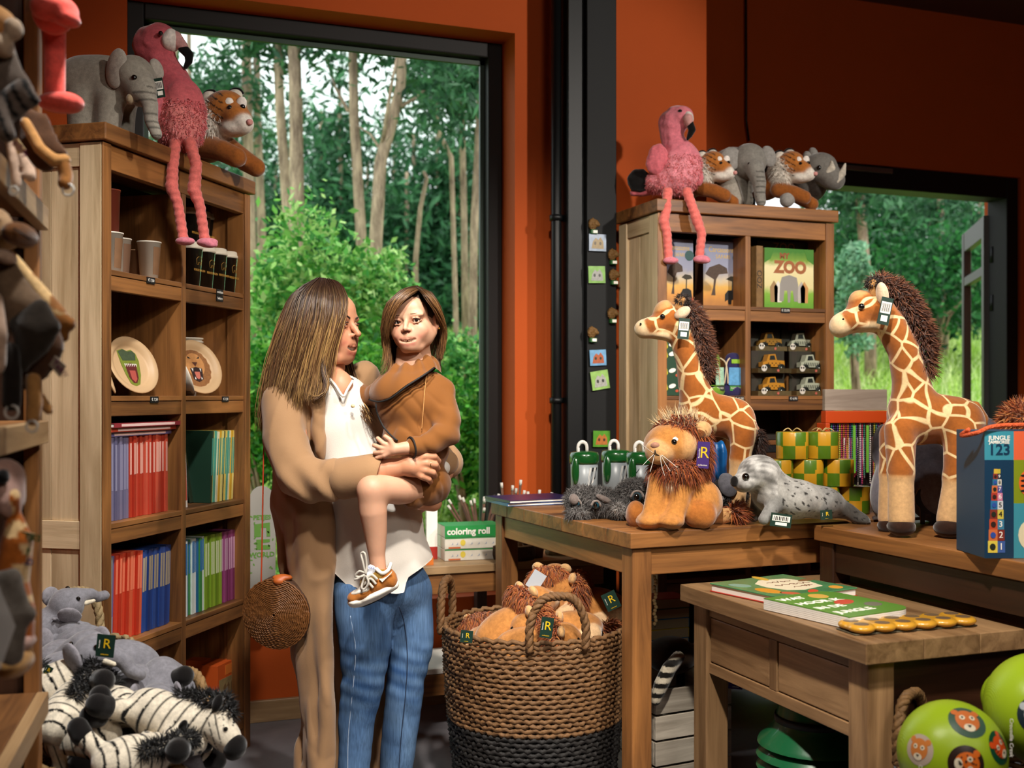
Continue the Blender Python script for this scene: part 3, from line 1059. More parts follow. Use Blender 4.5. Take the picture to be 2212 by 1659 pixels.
pine('slim pine trunk near the right window jamb', [(1008, 900), (1003, 500), (998, 250), (996, -80)], 11.5, 15, 8, [(1000, 200, 70, 120, 14)])
pine('slanting slim pine trunk touching the right window jamb', [(1018, 900), (1024, 500), (1036, 250), (1046, -80)], 11, 20, 9, [(1060, 120, 60, 60, 8)])
pine('curved pine trunk leaning in front of the dark wood', [(985, 700), (975, 340), (945, 280), (940, 200), (930, 60)], 12.5, 11, 10, [(930, 150, 60, 80, 10)])
pine('thin pine trunk behind the left flamingo head', [(385, 700), (382, 300), (378, 40), (377, -80)], 14, 15, 12, [(420, 260, 70, 70, 9)])
pine('slim pine trunk beside the left flamingo beak', [(412, 700), (410, 300), (408, 60), (407, -80)], 13, 12, 13, [(470, 210, 50, 60, 7)])
pine('pine trunk beside the right bookcase seen through the door', [(1880, 700), (1868, 560), (1855, 405), (1845, 200)], 12.5, 24, 14, [(1840, 420, 70, 60, 8)])
pine('slim pine trunk in the middle of the doorway', [(1955, 660), (1950, 520), (1945, 400), (1943, 250)], 16, 15, 15, [(1960, 440, 90, 60, 12)])
pine('pine trunk right of the middle of the doorway', [(2040, 680), (2035, 540), (2030, 400), (2022, 250)], 14.5, 17, 16, [(2040, 440, 60, 60, 8)])
r = np.random.default_rng(77)
far = [(330, 390), (420, 420), (470, 420), (520, 380), (590, 430), (650, 330), (700, 400), (740, 300), (790, 430), (850, 360), (900, 430), (950, 330), (990, 420), (1040, 350), (1085, 420), (560, 400), (880, 520), (930, 560), (970, 520), (1030, 560), (740, 520),
       (1800, 470), (1860, 500), (1910, 470), (1965, 500), (2010, 460), (2060, 500), (2110, 480), (2160, 500)]
for i, (fx, fy) in enumerate(far):
 D = r.uniform(17, 23)
 top = fy - r.uniform(60, 190)
 pine('dark conifer in the dense wood behind the pines', [(fx, 760), (fx + r.uniform(-8, 8), top)], D, 12, 200 + i,
         [(fx, fy, 60, 100, 8), (fx + r.uniform(-20, 20), fy + 170, 85, 130, 34), (fx, fy - 110, 34, 70, 2)], group='dark conifers of the far wood', dens=3300, cols=['#2a5a38', '#3a6e48', '#4c8258', '#224a30', '#5a9064'], cs=0.10)
# ------------------------------------------------------------ people
class Fr:
 """Camera-aligned local frame of a thing: pixel + depth offset -> local coordinates (x right, y away, z up)."""
 def __init__(s, px, py, D, z=None):
  s.D = D
  s.xc = (px - CX) / F * D
  w = W(px, py, D)
  s.z = w.z if z is None else z
  s.loc = Vector((w.x, w.y, s.z))
 def __call__(s, px, py, dy=0.0):
  D = s.D + dy
  return np.array([(px - CX) / F * D - s.xc, dy, CH - (py - HY) / F * D - s.z])
 def r(s, n, dy=0.0):
  return n / F * (s.D + dy)
 def e(s, px, py, dy, rx, rd, rz, col=0, rot=None, op='+', k=None):
  """ellipsoid: rx,rz in pixels, rd (depth radius) in metres"""
  return E(s(px, py, dy), (s.r(rx, dy), rd, s.r(rz, dy)), col, rot, op, k)
 def ch(s, pts, col=0, k=None):
  """chain of tapered capsules through (px,py,dy,radius_px)"""
  return chain([s(*a[:3]) for a in pts], [s.r(a[3], a[2]) for a in pts], col, k)
 def path(s, pts):
  return [s(*p) for p in pts]
def smooth_path(pts, n=6):
 """Catmull-Rom through points."""
 P = [np.array(p, dtype=float) for p in pts]
 out = []
 for i in range(len(P) - 1):
  a, b, c, d = P[max(i - 1, 0)], P[i], P[i + 1], P[min(i + 2, len(P) - 1)]
  for j in range(n):
   t = j / n
   out.append(0.5 * ((2 * b) + (c - a) * t + (2 * a - 5 * b + 4 * c - d) * t * t + (3 * b - a - 3 * c + d) * t ** 3))
 out.append(P[-1])
 return out
def cut(v, q, col, keep):
 """Drop faces not fully inside keep (bool per vertex)."""
 q = q[keep[q].all(1)]
 used = np.unique(q)
 m = np.full(len(v), -1)
 m[used] = np.arange(len(used))
 return v[used], m[q], None if col is None else col[used]
def cutz(v, q, hx, hz):
 """Trim a shell below the curve hz(hx); the border is moved onto the curve so the hem is clean."""
 h = np.interp(v[:, 0], hx, hz)
 ins = v[:, 2] > h
 q = q[ins[q].any(1)]
 v = v.copy()
 v[:, 2] = np.maximum(v[:, 2], h)
 used = np.unique(q)
 m = np.full(len(v), -1)
 m[used] = np.arange(len(used))
 return v[used], m[q], None
def skin_mat(name, base, red):
 m, nt, b = nodes(name)
 at = N(nt, 'Attribute', attribute_name='col')
 tc = N(nt, 'TexCoord')
 no = N(nt, 'TexNoise', Scale=40.0, Detail=4.0)
 L(nt, tc.outputs['Object'], no.inputs['Vector'])
 hv = N(nt, 'HueSaturation')
 mr = N(nt, 'MapRange')
 mr.inputs['To Min'].default_value = 0.93
 mr.inputs['To Max'].default_value = 1.06
 L(nt, no.outputs['Fac'], mr.inputs['Value'])
 L(nt, mr.outputs[0], hv.inputs['Value'])
 L(nt, at.outputs['Color'], hv.inputs['Color'])
 L(nt, hv.outputs['Color'], b.inputs['Base Color'])
 b.inputs['Roughness'].default_value = 0.5
 b.inputs['Specular IOR Level'].default_value = 0.35
 b.inputs['Subsurface Weight'].default_value = 0.12
 b.inputs['Subsurface Radius'].default_value = (0.012, 0.004, 0.002)
 b.inputs['Subsurface Scale'].default_value = 0.6
 return m
M_SKIN = skin_mat('skin', 0, 0)
def cloth(name, col, rough=0.85, weave=900.0, var=0.1, sheen=0.2):
 if name in _mats:
  return _mats[name]
 m, nt, b = nodes(name)
 tc = N(nt, 'TexCoord')
 no = N(nt, 'TexNoise', Scale=weave, Detail=2.0)
 n2 = N(nt, 'TexNoise', Scale=9.0, Detail=5.0)
 L(nt, tc.outputs['Object'], no.inputs['Vector'])
 L(nt, tc.outputs['Object'], n2.inputs['Vector'])
 mx = N(nt, 'Mix', data_type='RGBA')
 c = C3(col)
 mx.inputs['A'].default_value = (*[x * (1 - var) for x in c], 1)
 mx.inputs['B'].default_value = (*[min(1, x * (1 + var)) for x in c], 1)
 L(nt, n2.outputs['Fac'], mx.inputs['Factor'])
 L(nt, mx.outputs['Result'], b.inputs['Base Color'])
 bp = N(nt, 'Bump', Strength=0.25, Distance=0.002)
 L(nt, no.outputs['Fac'], bp.inputs['Height'])
 L(nt, bp.outputs['Normal'], b.inputs['Normal'])
 b.inputs['Roughness'].default_value = rough
 b.inputs['Sheen Weight'].default_value = sheen
 b.inputs['Specular IOR Level'].default_value = 0.2
 _mats[name] = m
 return m
def denim():
 m, nt, b = nodes('blue_denim')
 tc = N(nt, 'TexCoord')
 mp = N(nt, 'Mapping')
 mp.inputs['Scale'].default_value = (260, 260, 18)
 L(nt, tc.outputs['Object'], mp.inputs['Vector'])
 n1 = N(nt, 'TexNoise', Scale=1.0, Detail=3.0)
 L(nt, mp.outputs[0], n1.inputs['Vector'])
 at = N(nt, 'Attribute', attribute_name='col')
 hv = N(nt, 'HueSaturation')
 mr = N(nt, 'MapRange')
 mr.inputs['From Min'].default_value = 0.3
 mr.inputs['From Max'].default_value = 0.7
 mr.inputs['To Min'].default_value = 0.75
 mr.inputs['To Max'].default_value = 1.25
 L(nt, n1.outputs['Fac'], mr.inputs['Value'])
 L(nt, mr.outputs[0], hv.inputs['Value'])
 L(nt, at.outputs['Color'], hv.inputs['Color'])
 L(nt, hv.outputs['Color'], b.inputs['Base Color'])
 b.inputs['Roughness'].default_value = 0.9
 b.inputs['Specular IOR Level'].default_value = 0.1
 return m
def head_prims(s, sx=1.0, eye=0.031, smile=1.0, child=False, mw=1.0, lid=1.0):
 """Head facing -y, centre at eye level; s scales (metres for an adult at s=1). palette: 0 skin 1 lips 2 cheek 3 lid"""
 def p(x, y, z):
  return (x * s * sx, y * s, z * s)
 q = []
 def e(c, r, col=0, rot=None, op='+', k=None):
  q.append(E(p(*c), (r[0] * s * sx, r[1] * s, r[2] * s), col, rot, op, None if k is None else k * s))
 def kk(a, b, r0, r1, col=0, op='+', k=None):
  q.append(K(p(*a), p(*b), r0 * s, r1 * s, col, op, None if k is None else k * s))
 ch = 0.85 if child else 1.0
 e((0, 0.018, 0.030), (0.074, 0.092, 0.088))
 e((0, -0.040, 0.040), (0.058, 0.045, 0.052))            # forehead
 e((0, -0.020, -0.038), (0.057, 0.062, 0.070))
 for g in (-1, 1):
  kk((0.055 * g, 0.01, -0.045), ((0.021 if child else 0.030) * g, -0.045, -0.100 * (0.94 if child else 1)), 0.022, 0.022, 0)      # jaw
  e((0.036 * g, -0.058, -0.036), (0.026, 0.023, 0.026 * (1.15 if child else 1)), 2, k=0.024)
  e((0.046 * g, -0.012, -0.042), (0.022, 0.048, 0.050), 0)                     # cheek
  e((0.030 * g, -0.070, 0.020), (0.026, 0.012, 0.008), 0, k=0.02)               # brow ridge
 e((0, -0.070, -0.100 * (0.95 if child else 1)), (0.021, 0.018, 0.017), 0, k=0.03)     # chin
 e((0, -0.071, -0.066), (0.033, 0.022, 0.026), 0, k=0.03)                          # muzzle
 nb = -0.090 if child else -0.092
 nt_ = -0.103 if child else -0.1085
 kk((0, -0.076, 0.012), (0, nb - 0.003, -0.010), 0.0072, 0.0072, 0, k=0.014)          # nose
 kk((0, nb - 0.003, -0.010), (0, nt_, -0.0265), 0.0070, 0.0088, 0, k=0.009)
 for g in (-1, 1):
  e((0.0110 * g, -0.089, -0.0315), (0.0068, 0.011, 0.0068), 2, k=0.008)
  e((0.0065 * g, nt_ + 0.012, -0.0395), (0.0042, 0.006, 0.003), 0, op='-', k=0.004)
  e((eye * g, -0.093, -0.001), (0.0185, 0.018, 0.0100), 0, op='-', k=0.008)         # socket
  o = lid
  up = [(eye * g - 0.0165 * g, -0.0735, -0.001), (eye * g - 0.006 * g, -0.0835, 0.0068 * o), (eye * g + 0.006 * g, -0.0825, 0.0070 * o), (eye * g + 0.0175 * g, -0.0695, 0.001)]
  lo = [(eye * g - 0.0160 * g, -0.0735, -0.003), (eye * g - 0.005 * g, -0.0815, -0.0078 * o), (eye * g + 0.007 * g, -0.0805, -0.0072 * o), (eye * g + 0.0170 * g, -0.0695, -0.001)]
  for A, rr in ((up, 0.0024), (lo, 0.0015)):
   for i in range(3):
    kk(A[i], A[i + 1], rr, rr, 3, k=0.006)
  e((0.0745 * g, 0.012, -0.012), (0.010, 0.019, 0.030), 2, rot=(12, 0, 14 * g), k=0.008)    # ear
  e((0.081 * g, 0.006, -0.008), (0.006, 0.010, 0.016), 2, op='-', k=0.006)
 m = smile
 cz = -0.0615 + 0.006 * m
 up = [(-0.029 * mw * (1 + 0.10 * m), -0.0735, cz), (-0.013 * mw, -0.0885, -0.0635), (0, -0.0915, -0.0645), (0.013 * mw, -0.0885, -0.0635), (0.029 * mw * (1 + 0.10 * m), -0.0715, cz)]
 lo = [(-0.029 * mw * (1 + 0.10 * m), -0.0715, cz - 0.001), (-0.013 * mw, -0.0855, -0.0735 - 0.0055 * m), (0, -0.0880, -0.0765 - 0.0065 * m), (0.013 * mw, -0.0855, -0.0735 - 0.0055 * m), (0.029 * mw * (1 + 0.10 * m), -0.0715, cz - 0.001)]
 e((0, -0.093, -0.0690), (0.025 * mw, 0.016, 0.0058 + 0.0022 * m), 0, op='-', k=0.004)
 for i in range(4):
  kk(up[i], up[i + 1], 0.0030 if i in (0, 3) else 0.0040, 0.0040 if i in (0,) else 0.0038, 1, k=0.004)
  kk(lo[i], lo[i + 1], 0.0030 if i in (0,) else 0.0050, 0.0048 if i < 3 else 0.0030, 1, k=0.004)
 kk((0, 0.020, -0.070), (0, 0.030, -0.165), 0.047 if not child else 0.043, 0.050 if not child else 0.046, 0, k=0.03)
 return q
def xform(v, M):
 A = np.array(M.to_3x3())
 return v @ A.T + np.array(M.translation)
def build_head(prefix, T, M, s, sx, eye, smile, child, pal, iris, gaze, brow, teeth_gap=None, vox=0.0019, mw=1.0, lid=1.0, bz=0.0205):
 """Returns skin verts/quads/colours in T's space (M: head->thing); adds eyes, brows and teeth as children of T."""
 v, q, c = soft(head_prims(s, sx, eye, smile, child, mw, lid), vox * s / 0.9, 0.014 * s, pal, blend=1.0, cbias={1: 0.0032 * s, 2: 0.002 * s, 3: 0.002 * s})
 v = xform(v, M)
 k = s * sx
 for g in (-1, 1):
  ec = Vector((eye * g * k, -0.0705 * s, -0.0005 * s))
  ev, ef = s_ball((0, 0, 0), 0.0118 * s, 20, 14)
  ev = np.array([tuple(p) for p in ev])
  gd = Vector((gaze[0], -1, gaze[1])).normalized()
  eo = mk('eyeball', xform(ev + np.array(ec), M), ef, M_EYEW, T)
  for nm, ang, rad, mt in (('iris', 0.56, 0.01195, plain(prefix + '_iris', iris, 0.15, coat=0.6)), ('pupil', 0.32, 0.01215, M_EYE)):
   x_, y_ = frame_at(gd)
   pv = [gd * (rad * s)]
   for j in (1, 2, 3, 4):
    for i in range(16):
     a = 2 * math.pi * i / 16
     pv.append(gd * (rad * s * math.cos(ang * j / 4)) + (x_ * math.cos(a) + y_ * math.sin(a)) * (rad * s * math.sin(ang * j / 4)))
   pf = [(0, 1 + i, 1 + (i + 1) % 16) for i in range(16)]
   pf += [(1 + j * 16 + i, 1 + j * 16 + 16 + i, 1 + j * 16 + 16 + (i + 1) % 16, 1 + j * 16 + (i + 1) % 16) for j in range(3) for i in range(16)]
   mk(nm, xform(np.array([tuple(p + ec) for p in pv]), M), pf, mt, eo)
  lash = [(eye * g * k - 0.0165 * g * s, -0.0765 * s, 0.0012 * s), (eye * g * k - 0.006 * g * s, -0.0868 * s, 0.0072 * s), (eye * g * k + 0.006 * g * s, -0.0858 * s, 0.0074 * s), (eye * g * k + 0.019 * g * s, -0.0715 * s, 0.0025 * s)]
  mk('eyelashes', *s_tube([M @ Vector(p) for p in smooth_path(lash, 5)], [0.0011 * s * (0.5 + i / 10) for i in range(16)], 5), brow[1], eo)
  bw = [(eye * g * k - 0.015 * g * s, -0.0850 * s, bz * s), (eye * g * k, -0.0845 * s, 0.0260 * s), (eye * g * k + 0.014 * g * s, -0.0755 * s, 0.0265 * s), (eye * g * k + 0.025 * g * s, -0.0625 * s, 0.0210 * s)]
  sp = smooth_path(bw, 5)
  mk('eyebrow', *s_tube([M @ Vector(p) for p in sp], [brow[2] * s * (1 - 0.75 * i / 15) for i in range(16)], 6), brow[0], T)
 tv = []
 for i in range(-4, 4):
  if teeth_gap is not None and i == teeth_gap:
   continue
  a = (i + 0.5) * 0.0052
  y = -0.0835 + 6.5 * a * a
  tv.append(s_ball((a * k, y * s, (-0.0665 - 0.0015 * smile) * s), (0.0027 * k, 0.003 * s, (0.0045 + 0.0017 * smile) * s), 8, 6))
 tv = [([M @ Vector(p) for p in a], b) for a, b in tv]
 mk('teeth', *s_join(*tv), plain('tooth_enamel', '#efe9df', 0.25, coat=0.4), T)
 mk('mouth_inside', *s_xf(s_ball((0, -0.070 * s, -0.0685 * s), (0.024 * k, 0.008 * s, 0.013 * s), 12, 8), M), plain('mouth_inside', '#3a100c', 0.5), T)
 return v, q, c
M_EYEW = plain('eye_white', '#e6e1da', 0.15, coat=0.6)
def strands(name, T, guides, n, seed, cols, rad=0.0026, spread=0.012, seg=4, sides=4, wave=0.006, depth=0.010, tip=0.35, short=0.72):
 """Hair: n tapered strands interpolated between neighbouring guide polylines (local coordinates)."""
 r = np.random.default_rng(seed)
 G = [np.array(smooth_path(g, seg)) for g in guides]
 m = min(len(g) for g in G)
 G = [g[np.linspace(0, len(g) - 1, m).round().astype(int)] for g in G]
 V, Q, Cc = [], [], []
 pal = [np.array(C3(c)) for c in cols]
 base = 0
 for i in range(n):
  u = r.uniform(0, len(G) - 1 - 1e-6)
  a = int(u)
  P = G[a] * (1 - (u - a)) + G[a + 1] * (u - a)
  t = np.linspace(0, 1, m)[:, None]
  off = r.normal(size=3) * spread
  off[1] = r.normal() * depth
  P = P + off * (0.25 + 0.75 * t)
  ph, fr = r.uniform(0, 6.28), r.uniform(5, 9)
  P = P + np.stack([np.sin(fr * t[:, 0] + ph), np.cos(fr * t[:, 0] + ph * 1.7), 0 * t[:, 0]], 1) * wave * t
  end = max(4, int(m * r.uniform(short, 1.0)))
  P = P[:end]
  tt = np.linspace(0, 1, end)
  rr = rad * r.uniform(0.6, 1.3) * (1 - (1 - tip * 0.3) * tt ** 2.5)
  v, f = s_tube([tuple(p) for p in P], rr, sides, cap=False)
  V.append(np.array([tuple(p) for p in v]))
  Q.append(np.array(f) + base)
  base += len(v)
  hi = r.random() < 0.33
  c0, c1 = pal[0], pal[1 + (i % (len(pal) - 2))] if not hi else pal[-1]
  mixv = np.clip(tt * 1.9 - 0.25, 0, 1)[:, None]
  cc = (c0 * (1 - mixv) + c1 * mixv) * r.uniform(0.75, 1.2)
  Cc.append(np.repeat(cc, sides, 0))
 return mk(name, np.concatenate(V), np.concatenate(Q), M_HAIR, T, np.concatenate(Cc))
M_HAIR = attr_mat('hair', 0.42, 0.0, 0.45)
M_COAT = cloth('camel_coat_cloth', '#967351', 0.8, 700)
M_SHIRT = cloth('cream_blouse_cloth', '#d3ccc2', 0.8, 500, 0.04)
M_BROWN = cloth('ochre_jacket_cloth', '#764719', 0.8, 900)
M_DENIM = denim()
M_GOLD = plain('gold', '#d8a850', 0.2, 1.0)
# ---- the mother
fw_ = Fr(800, 0, 3.43, 0.0)
mom = thing('person', 'woman in camel trench coat and blue jeans carrying a child on her hip', 'person', fw_.loc)
HM = Matrix.Translation(Vector(fw_(710, 702, 0.0))) @ Euler((math.radians(2), math.radians(0), math.radians(66))).to_matrix().to_4x4()
SK = ['#bd8464', '#a95a4a', '#be7e60', '#ae775a']
hv_, hq_, hc_ = build_head('mother', mom, HM, 1.0, 1.0, 0.031, 1.7, False, SK, '#3a2415', (0.45, -0.25), (plain('brow_dark', '#2c1a10', 0.8), M_BLACK, 0.0033), vox=0.0017, mw=1.12, lid=0.72)
bp_ = fw_.ch([(712, 770, 0.0, 34), (706, 835, 0.01, 38), (712, 900, 0.03, 62), (740, 1000, 0.03, 66), (790, 1110, 0.03, 70), (825, 1240, 0.03, 78)])
bp_ += fw_.ch([(785, 1290, -0.02, 44), (788, 1460, -0.05, 26), (766, 1660, -0.035, 22), (770, 1760, -0.04, 22)])
bp_ += fw_.ch([(880, 1290, 0.05, 40), (878, 1460, 0.05, 26), (858, 1660, 0.07, 22), (862, 1755, 0.06, 22)])
bp_ += fw_.ch([(625, 850, -0.04, 34), (640, 1030, -0.15, 30), (740, 1030, -0.2, 30)])
bp_ += fw_.ch([(765, 850, 0.12, 34), (880, 960, 0.16, 30), (960, 1010, 0.12, 26), (930, 1060, -0.02, 22)])
bp_.append(fw_.e(736, 846, -0.045, 30, 0.042, 46))
bv, bq, bc = soft(bp_, 0.008, 0.03, SK)
hp = fw_.ch([(740, 1030, -0.2, 30), (800, 1022, -0.215, 30), (838, 1014, -0.22, 24), (872, 1009, -0.225, 19), (890, 1008, -0.23, 20)])
hp.append(fw_.e(898, 1006, -0.232, 30, 0.014, 24))
hp.append(fw_.e(880, 1002, -0.232, 20, 0.016, 17))
for (kx, ky, mx_, my_, tx, ty, rr) in ((918, 986, 938, 986, 947, 996, 7.5), (922, 1001, 940, 1004, 945, 1012, 7.8), (919, 1016, 935, 1021, 939, 1028, 7.6), (911, 1029, 926, 1035, 930, 1041, 6.8)):
 hp += fw_.ch([(898, 1004 + (ky - 1004) * 0.6, -0.232, 9), (kx, ky, -0.235, rr + 1), (mx_, my_, -0.222, rr), (tx, ty, -0.195, rr - 1)], k=0.005)
hp += fw_.ch([(884, 994, -0.235, 10), (906, 978, -0.225, 8), (926, 972, -0.205, 6.5)], k=0.006)
hv2, hq2, hc2 = soft(hp, 0.0028, 0.012, SK)
gp = fw_.ch([(935, 1085, -0.10, 20), (905, 1085, -0.145, 16)])
for x_, l_ in ((889, 1050), (901, 1048), (913, 1052)):
 gp += fw_.ch([(x_ + 4, 1088, -0.145, 8), (x_, 1070, -0.172, 7.5), (x_ - 1, l_, -0.168, 6.5)], k=0.004)
hv3, hq3, hc3 = soft(gp, 0.0028, 0.008, SK)
def merge(*parts):
 V, Q, Cc, o = [], [], [], 0
 for v, q, c in parts:
  V.append(v)
  Q.append(q + o)
  Cc.append(c)
  o += len(v)
 return np.concatenate(V), np.concatenate(Q), np.concatenate(Cc)
v, q, c = merge((hv_, hq_, hc_), (bv, bq, bc), (hv2, hq2, hc2), (hv3, hq3, hc3))
mk('body', v, q, M_SKIN, mom, c)
for (x_, y_, d_) in ((931, 1003, -0.229),):
 cpt = fw_(x_, y_, d_)
 mk('ring', *s_xf(s_tube(arc((0, 0, 0), 0.0118, 0, 345, 22, 'yz'), 0.0012, 5, closed=True), Matrix.Translation(cpt)), M_GOLD, mom)
cpt = fw_(912, 1060, -0.170)
mk('ring', *s_xf(s_tube(arc((0, 0, 0), 0.0112, 0, 345, 22, 'xy'), 0.0012, 5, closed=True), Matrix.Translation(cpt)), M_GOLD, mom)
def folds(amp, fx, fz, seed):
 def fn(P):
  return amp * (np.sin(P[:, 0] * fx + 2.0 * np.sin(P[:, 2] * fz * 0.5 + seed) + P[:, 1] * fx * 0.6) * 0.6 + vnoise(P, fz, seed) * 0.7)
 return fn
sp_ = [fw_.e(742, 925, 0.02, 78, 0.125, 115), fw_.e(722, 850, 0.01, 44, 0.10, 40), fw_.e(775, 1030, 0.02, 88, 0.13, 110), fw_.e(812, 1130, 0.02, 104, 0.14, 90), fw_.e(822, 1215, 0.02, 116, 0.155, 85), fw_.e(826, 1275, 0.02, 122, 0.16, 60)]
v, q, _ = soft(sp_, 0.0062, 0.05, warp=lambda P: 0.0045 * np.sin(P[:, 0] * 42 + 3 * np.sin(P[:, 2] * 7)) * np.clip((1.28 - P[:, 2]) * 3, 0.25, 1) + 0.004 * vnoise(P, 16, 4) + 0.005 * crease(P * np.array([1, 1, 0.5]), 11, 5))
hem_px = [(640, 1180), (700, 1218), (716, 1236), (748, 1262), (778, 1268), (820, 1272), (858, 1280), (874, 1278), (880, 1248), (905, 1232), (928, 1218), (936, 1190), (941, 1165), (980, 1140)]
hx = [fw_(x, y, -0.1)[0] for x, y in hem_px]
hz = [fw_(x, y, -0.1)[2] for x, y in hem_px]
v, q, _ = cutz(v, q, hx, hz)
x0_, z0_ = fw_(741, 852, -0.1)[[0, 2]]
vk = ~((np.abs(v[:, 0] - x0_) < (v[:, 2] - z0_) * 0.42) & (v[:, 2] > z0_) & (v[:, 1] < -0.03))
v, q, _ = cut(v, q, None, vk)
so = mk('blouse', v, q, M_SHIRT, mom)
mk('blouse_button', *s_xf(s_lathe([(0.006, -0.001), (0.006, 0.001)], 12), Matrix.Translation(fw_(762, 877, -0.118)) @ Euler((math.pi / 2, 0, 0)).to_matrix().to_4x4()), plain('shell_button', '#d8c090', 0.3), so)
mk('neck_placket', *s_tube(smooth_path(fw_.path([(712, 818, -0.078), (724, 832, -0.094), (741, 856, -0.112), (750, 842, -0.098), (762, 822, -0.062)]), 5), 0.0042, 6), M_SHIRT, so)
jp = [fw_.e(826, 1262, 0.03, 98, 0.135, 80)]
jp += fw_.ch([(785, 1280, -0.03, 66), (789, 1390, -0.04, 58), (786, 1460, -0.05, 48), (770, 1560, -0.04, 40), (764, 1660, -0.035, 35), (766, 1725, -0.035, 35)])
jp += fw_.ch([(880, 1285, 0.05, 56), (891, 1390, 0.05, 46), (877, 1460, 0.05, 43), (864, 1580, 0.06, 39), (856, 1660, 0.07, 36), (854, 1725, 0.07, 36)])
def jean_paint(P, col):
 base = np.array(C3('#2b4a76'))
 lt = np.array(C3('#7b9aba'))
 dk = np.array(C3('#1c2f4e'))
 t = np.clip(0.30 + 0.35 * vnoise(P, 5, 2) + 0.14 * vnoise(P, 22, 8), 0, 1)
 kz = fw_(0, 1455, 0)[2]
 wr = np.sin((P[:, 2] - kz) * 150 + P[:, 0] * 40) * np.exp(-((P[:, 2] - kz) / 0.09) ** 2)
 t = np.clip(t + 0.12 * wr, 0, 1)
 c = base * (1 - t[:, None]) + lt * t[:, None]
 return c * (1 - np.clip(-wr, 0, 1)[:, None] * 0.15) + 0 * dk
kz_ = fw_(0, 1458, 0)[2]
v, q, c = soft(jp, 0.0055, 0.03, ['#3a5a86'], paint=jean_paint,
               warp=lambda P: 0.0016 * np.sin((P[:, 2] - kz_) * 95 + P[:, 0] * 60 + P[:, 1] * 40 + 2 * vnoise(P, 9, 5)) * np.exp(-((P[:, 2] - kz_) / 0.10) ** 2) + 0.0022 * vnoise(P, 12, 6) + 0.0025 * crease(P * np.array([.5, .5, 1.2]), 8, 7))
jo = mk('jeans', v, q, M_DENIM, mom, c)
M_STITCH = plain('jeans_stitch', '#9db0c8', 0.8)
def on_surf(fr, px, py, surf, off, d0=-0.08):
 """depth offset of the nearest front point of a vertex cloud at pixel px,py"""
 t = fr(px, py, d0)
 m = np.hypot(surf[:, 0] - t[0], surf[:, 2] - t[2]) < 0.012
 return (surf[m, 1].min() if m.any() else d0) - off
def seam(nm, pts, rad, mt):
 mk(nm, *s_tube([fw_(a, b, on_surf(fw_, a, b, v, -0.0004, -0.05)) for a, b in smooth_path(pts, 6)], rad, 5), mt, jo)
seam('side_seam', [(757, 1330), (768, 1400), (764, 1470), (757, 1540), (752, 1600), (751, 1690)], 0.0014, M_STITCH)
seam('inner_seam', [(862, 1310), (874, 1350), (880, 1420), (876, 1500), (866, 1600), (860, 1690)], 0.0016, plain('dark_seam', '#1d2d47', 0.8))
for nm_, x_, d_ in (('shoe', 775, -0.07), ('shoe', 868, 0.0)):
 b_ = fw_(x_, 0, d_)
 sv, sq, sc_ = soft([E((b_[0] + 0.02, d_ - 0.05, 0.045), (0.045, 0.12, 0.042), 0), E((b_[0] + 0.02, d_ - 0.05, 0.018), (0.048, 0.125, 0.016), 1)], 0.006, 0.01, ['#c9b79a', '#efe9df'])
 mk(nm_, sv, sq, M_FUR, mom, sc_)
cp = [fw_.e(650, 930, 0.05, 66, 0.15, 120), fw_.e(655, 850, 0.02, 56, 0.12, 42), fw_.e(655, 1060, 0.05, 62, 0.14, 100), fw_.e(765, 835, 0.12, 42, 0.06, 38), fw_.e(790, 812, 0.11, 30, 0.05, 36)]
cp += fw_.ch([(630, 845, -0.03, 34), (608, 870, -0.07, 42), (612, 945, -0.12, 47), (640, 1025, -0.17, 49), (690, 1040, -0.195, 47), (745, 1033, -0.21, 43)])
cp += fw_.ch([(800, 850, 0.16, 40), (900, 950, 0.19, 40), (965, 1000, 0.13, 34)])
cp += [fw_.e(682, 858, -0.072, 20, 0.030, 44, 0, (0, -14, 0), k=0.02), fw_.e(690, 930, -0.095, 16, 0.028, 70, 0, (0, -6, 0), k=0.02)]
for i, (xt, xm, xb, dt, db, rt, rb) in enumerate(((618, 640, 662, 0.02, 0.00, 24, 20), (640, 655, 668, -0.05, -0.05, 26, 20), (662, 672, 684, -0.09, -0.09, 22, 18), (684, 692, 700, -0.08, -0.12, 20, 17), (700, 704, 712, -0.07, -0.10, 14, 13))):
 cp += fw_.ch([(xt, 1080, dt, rt + 6), (xt + 6, 1200, dt, rt + 4), (xm, 1320, (dt + db) / 2, rt), (xb, 1500, db, rb), (xb - 2, 1740, db, rb + 2)], k=0.022)
for i, (xt, xb) in enumerate(((650, 700), (690, 745), (740, 790), (790, 838))):
 cp += fw_.ch([(xt + 40, 1110, 0.14, 26), (xb, 1400, 0.17, 26), (xb + 4, 1700, 0.19, 28)], k=0.03)
def coat_fold(P):
 lowz = np.clip((0.95 - P[:, 2]) * 3, 0, 1)
 return 0.0055 * np.sin(P[:, 0] * 75 + 4 * np.sin(P[:, 2] * 3.1) + P[:, 2] * 6) * lowz + 0.006 * vnoise(P, 13, 9) + 0.007 * crease(P * np.array([1, 1, 0.6]), 9, 31) - 0.004 * crease(P, 15, 33) + 0.006 * np.sin((P[:, 2] * 60 + P[:, 0] * 75)) * np.exp(-((P[:, 2] - 1.03) / 0.09) ** 2) * np.clip(-P[:, 1] * 6, 0, 1)
v, q, _ = soft(cp, 0.0062, 0.035, warp=coat_fold)
fe = [(900, 690), (990, 706), (1075, 716), (1140, 702), (1210, 694), (1290, 700), (1380, 716), (1500, 724), (1750, 730)]
co = mk('trench_coat', v, q, M_COAT, mom)
cf = fw_.ch([(745, 1033, -0.21, 45), (805, 1026, -0.22, 46)])
cv, cq, _ = soft(cf, 0.005, 0.01, warp=lambda P: 0.003 * vnoise(P, 25, 3))
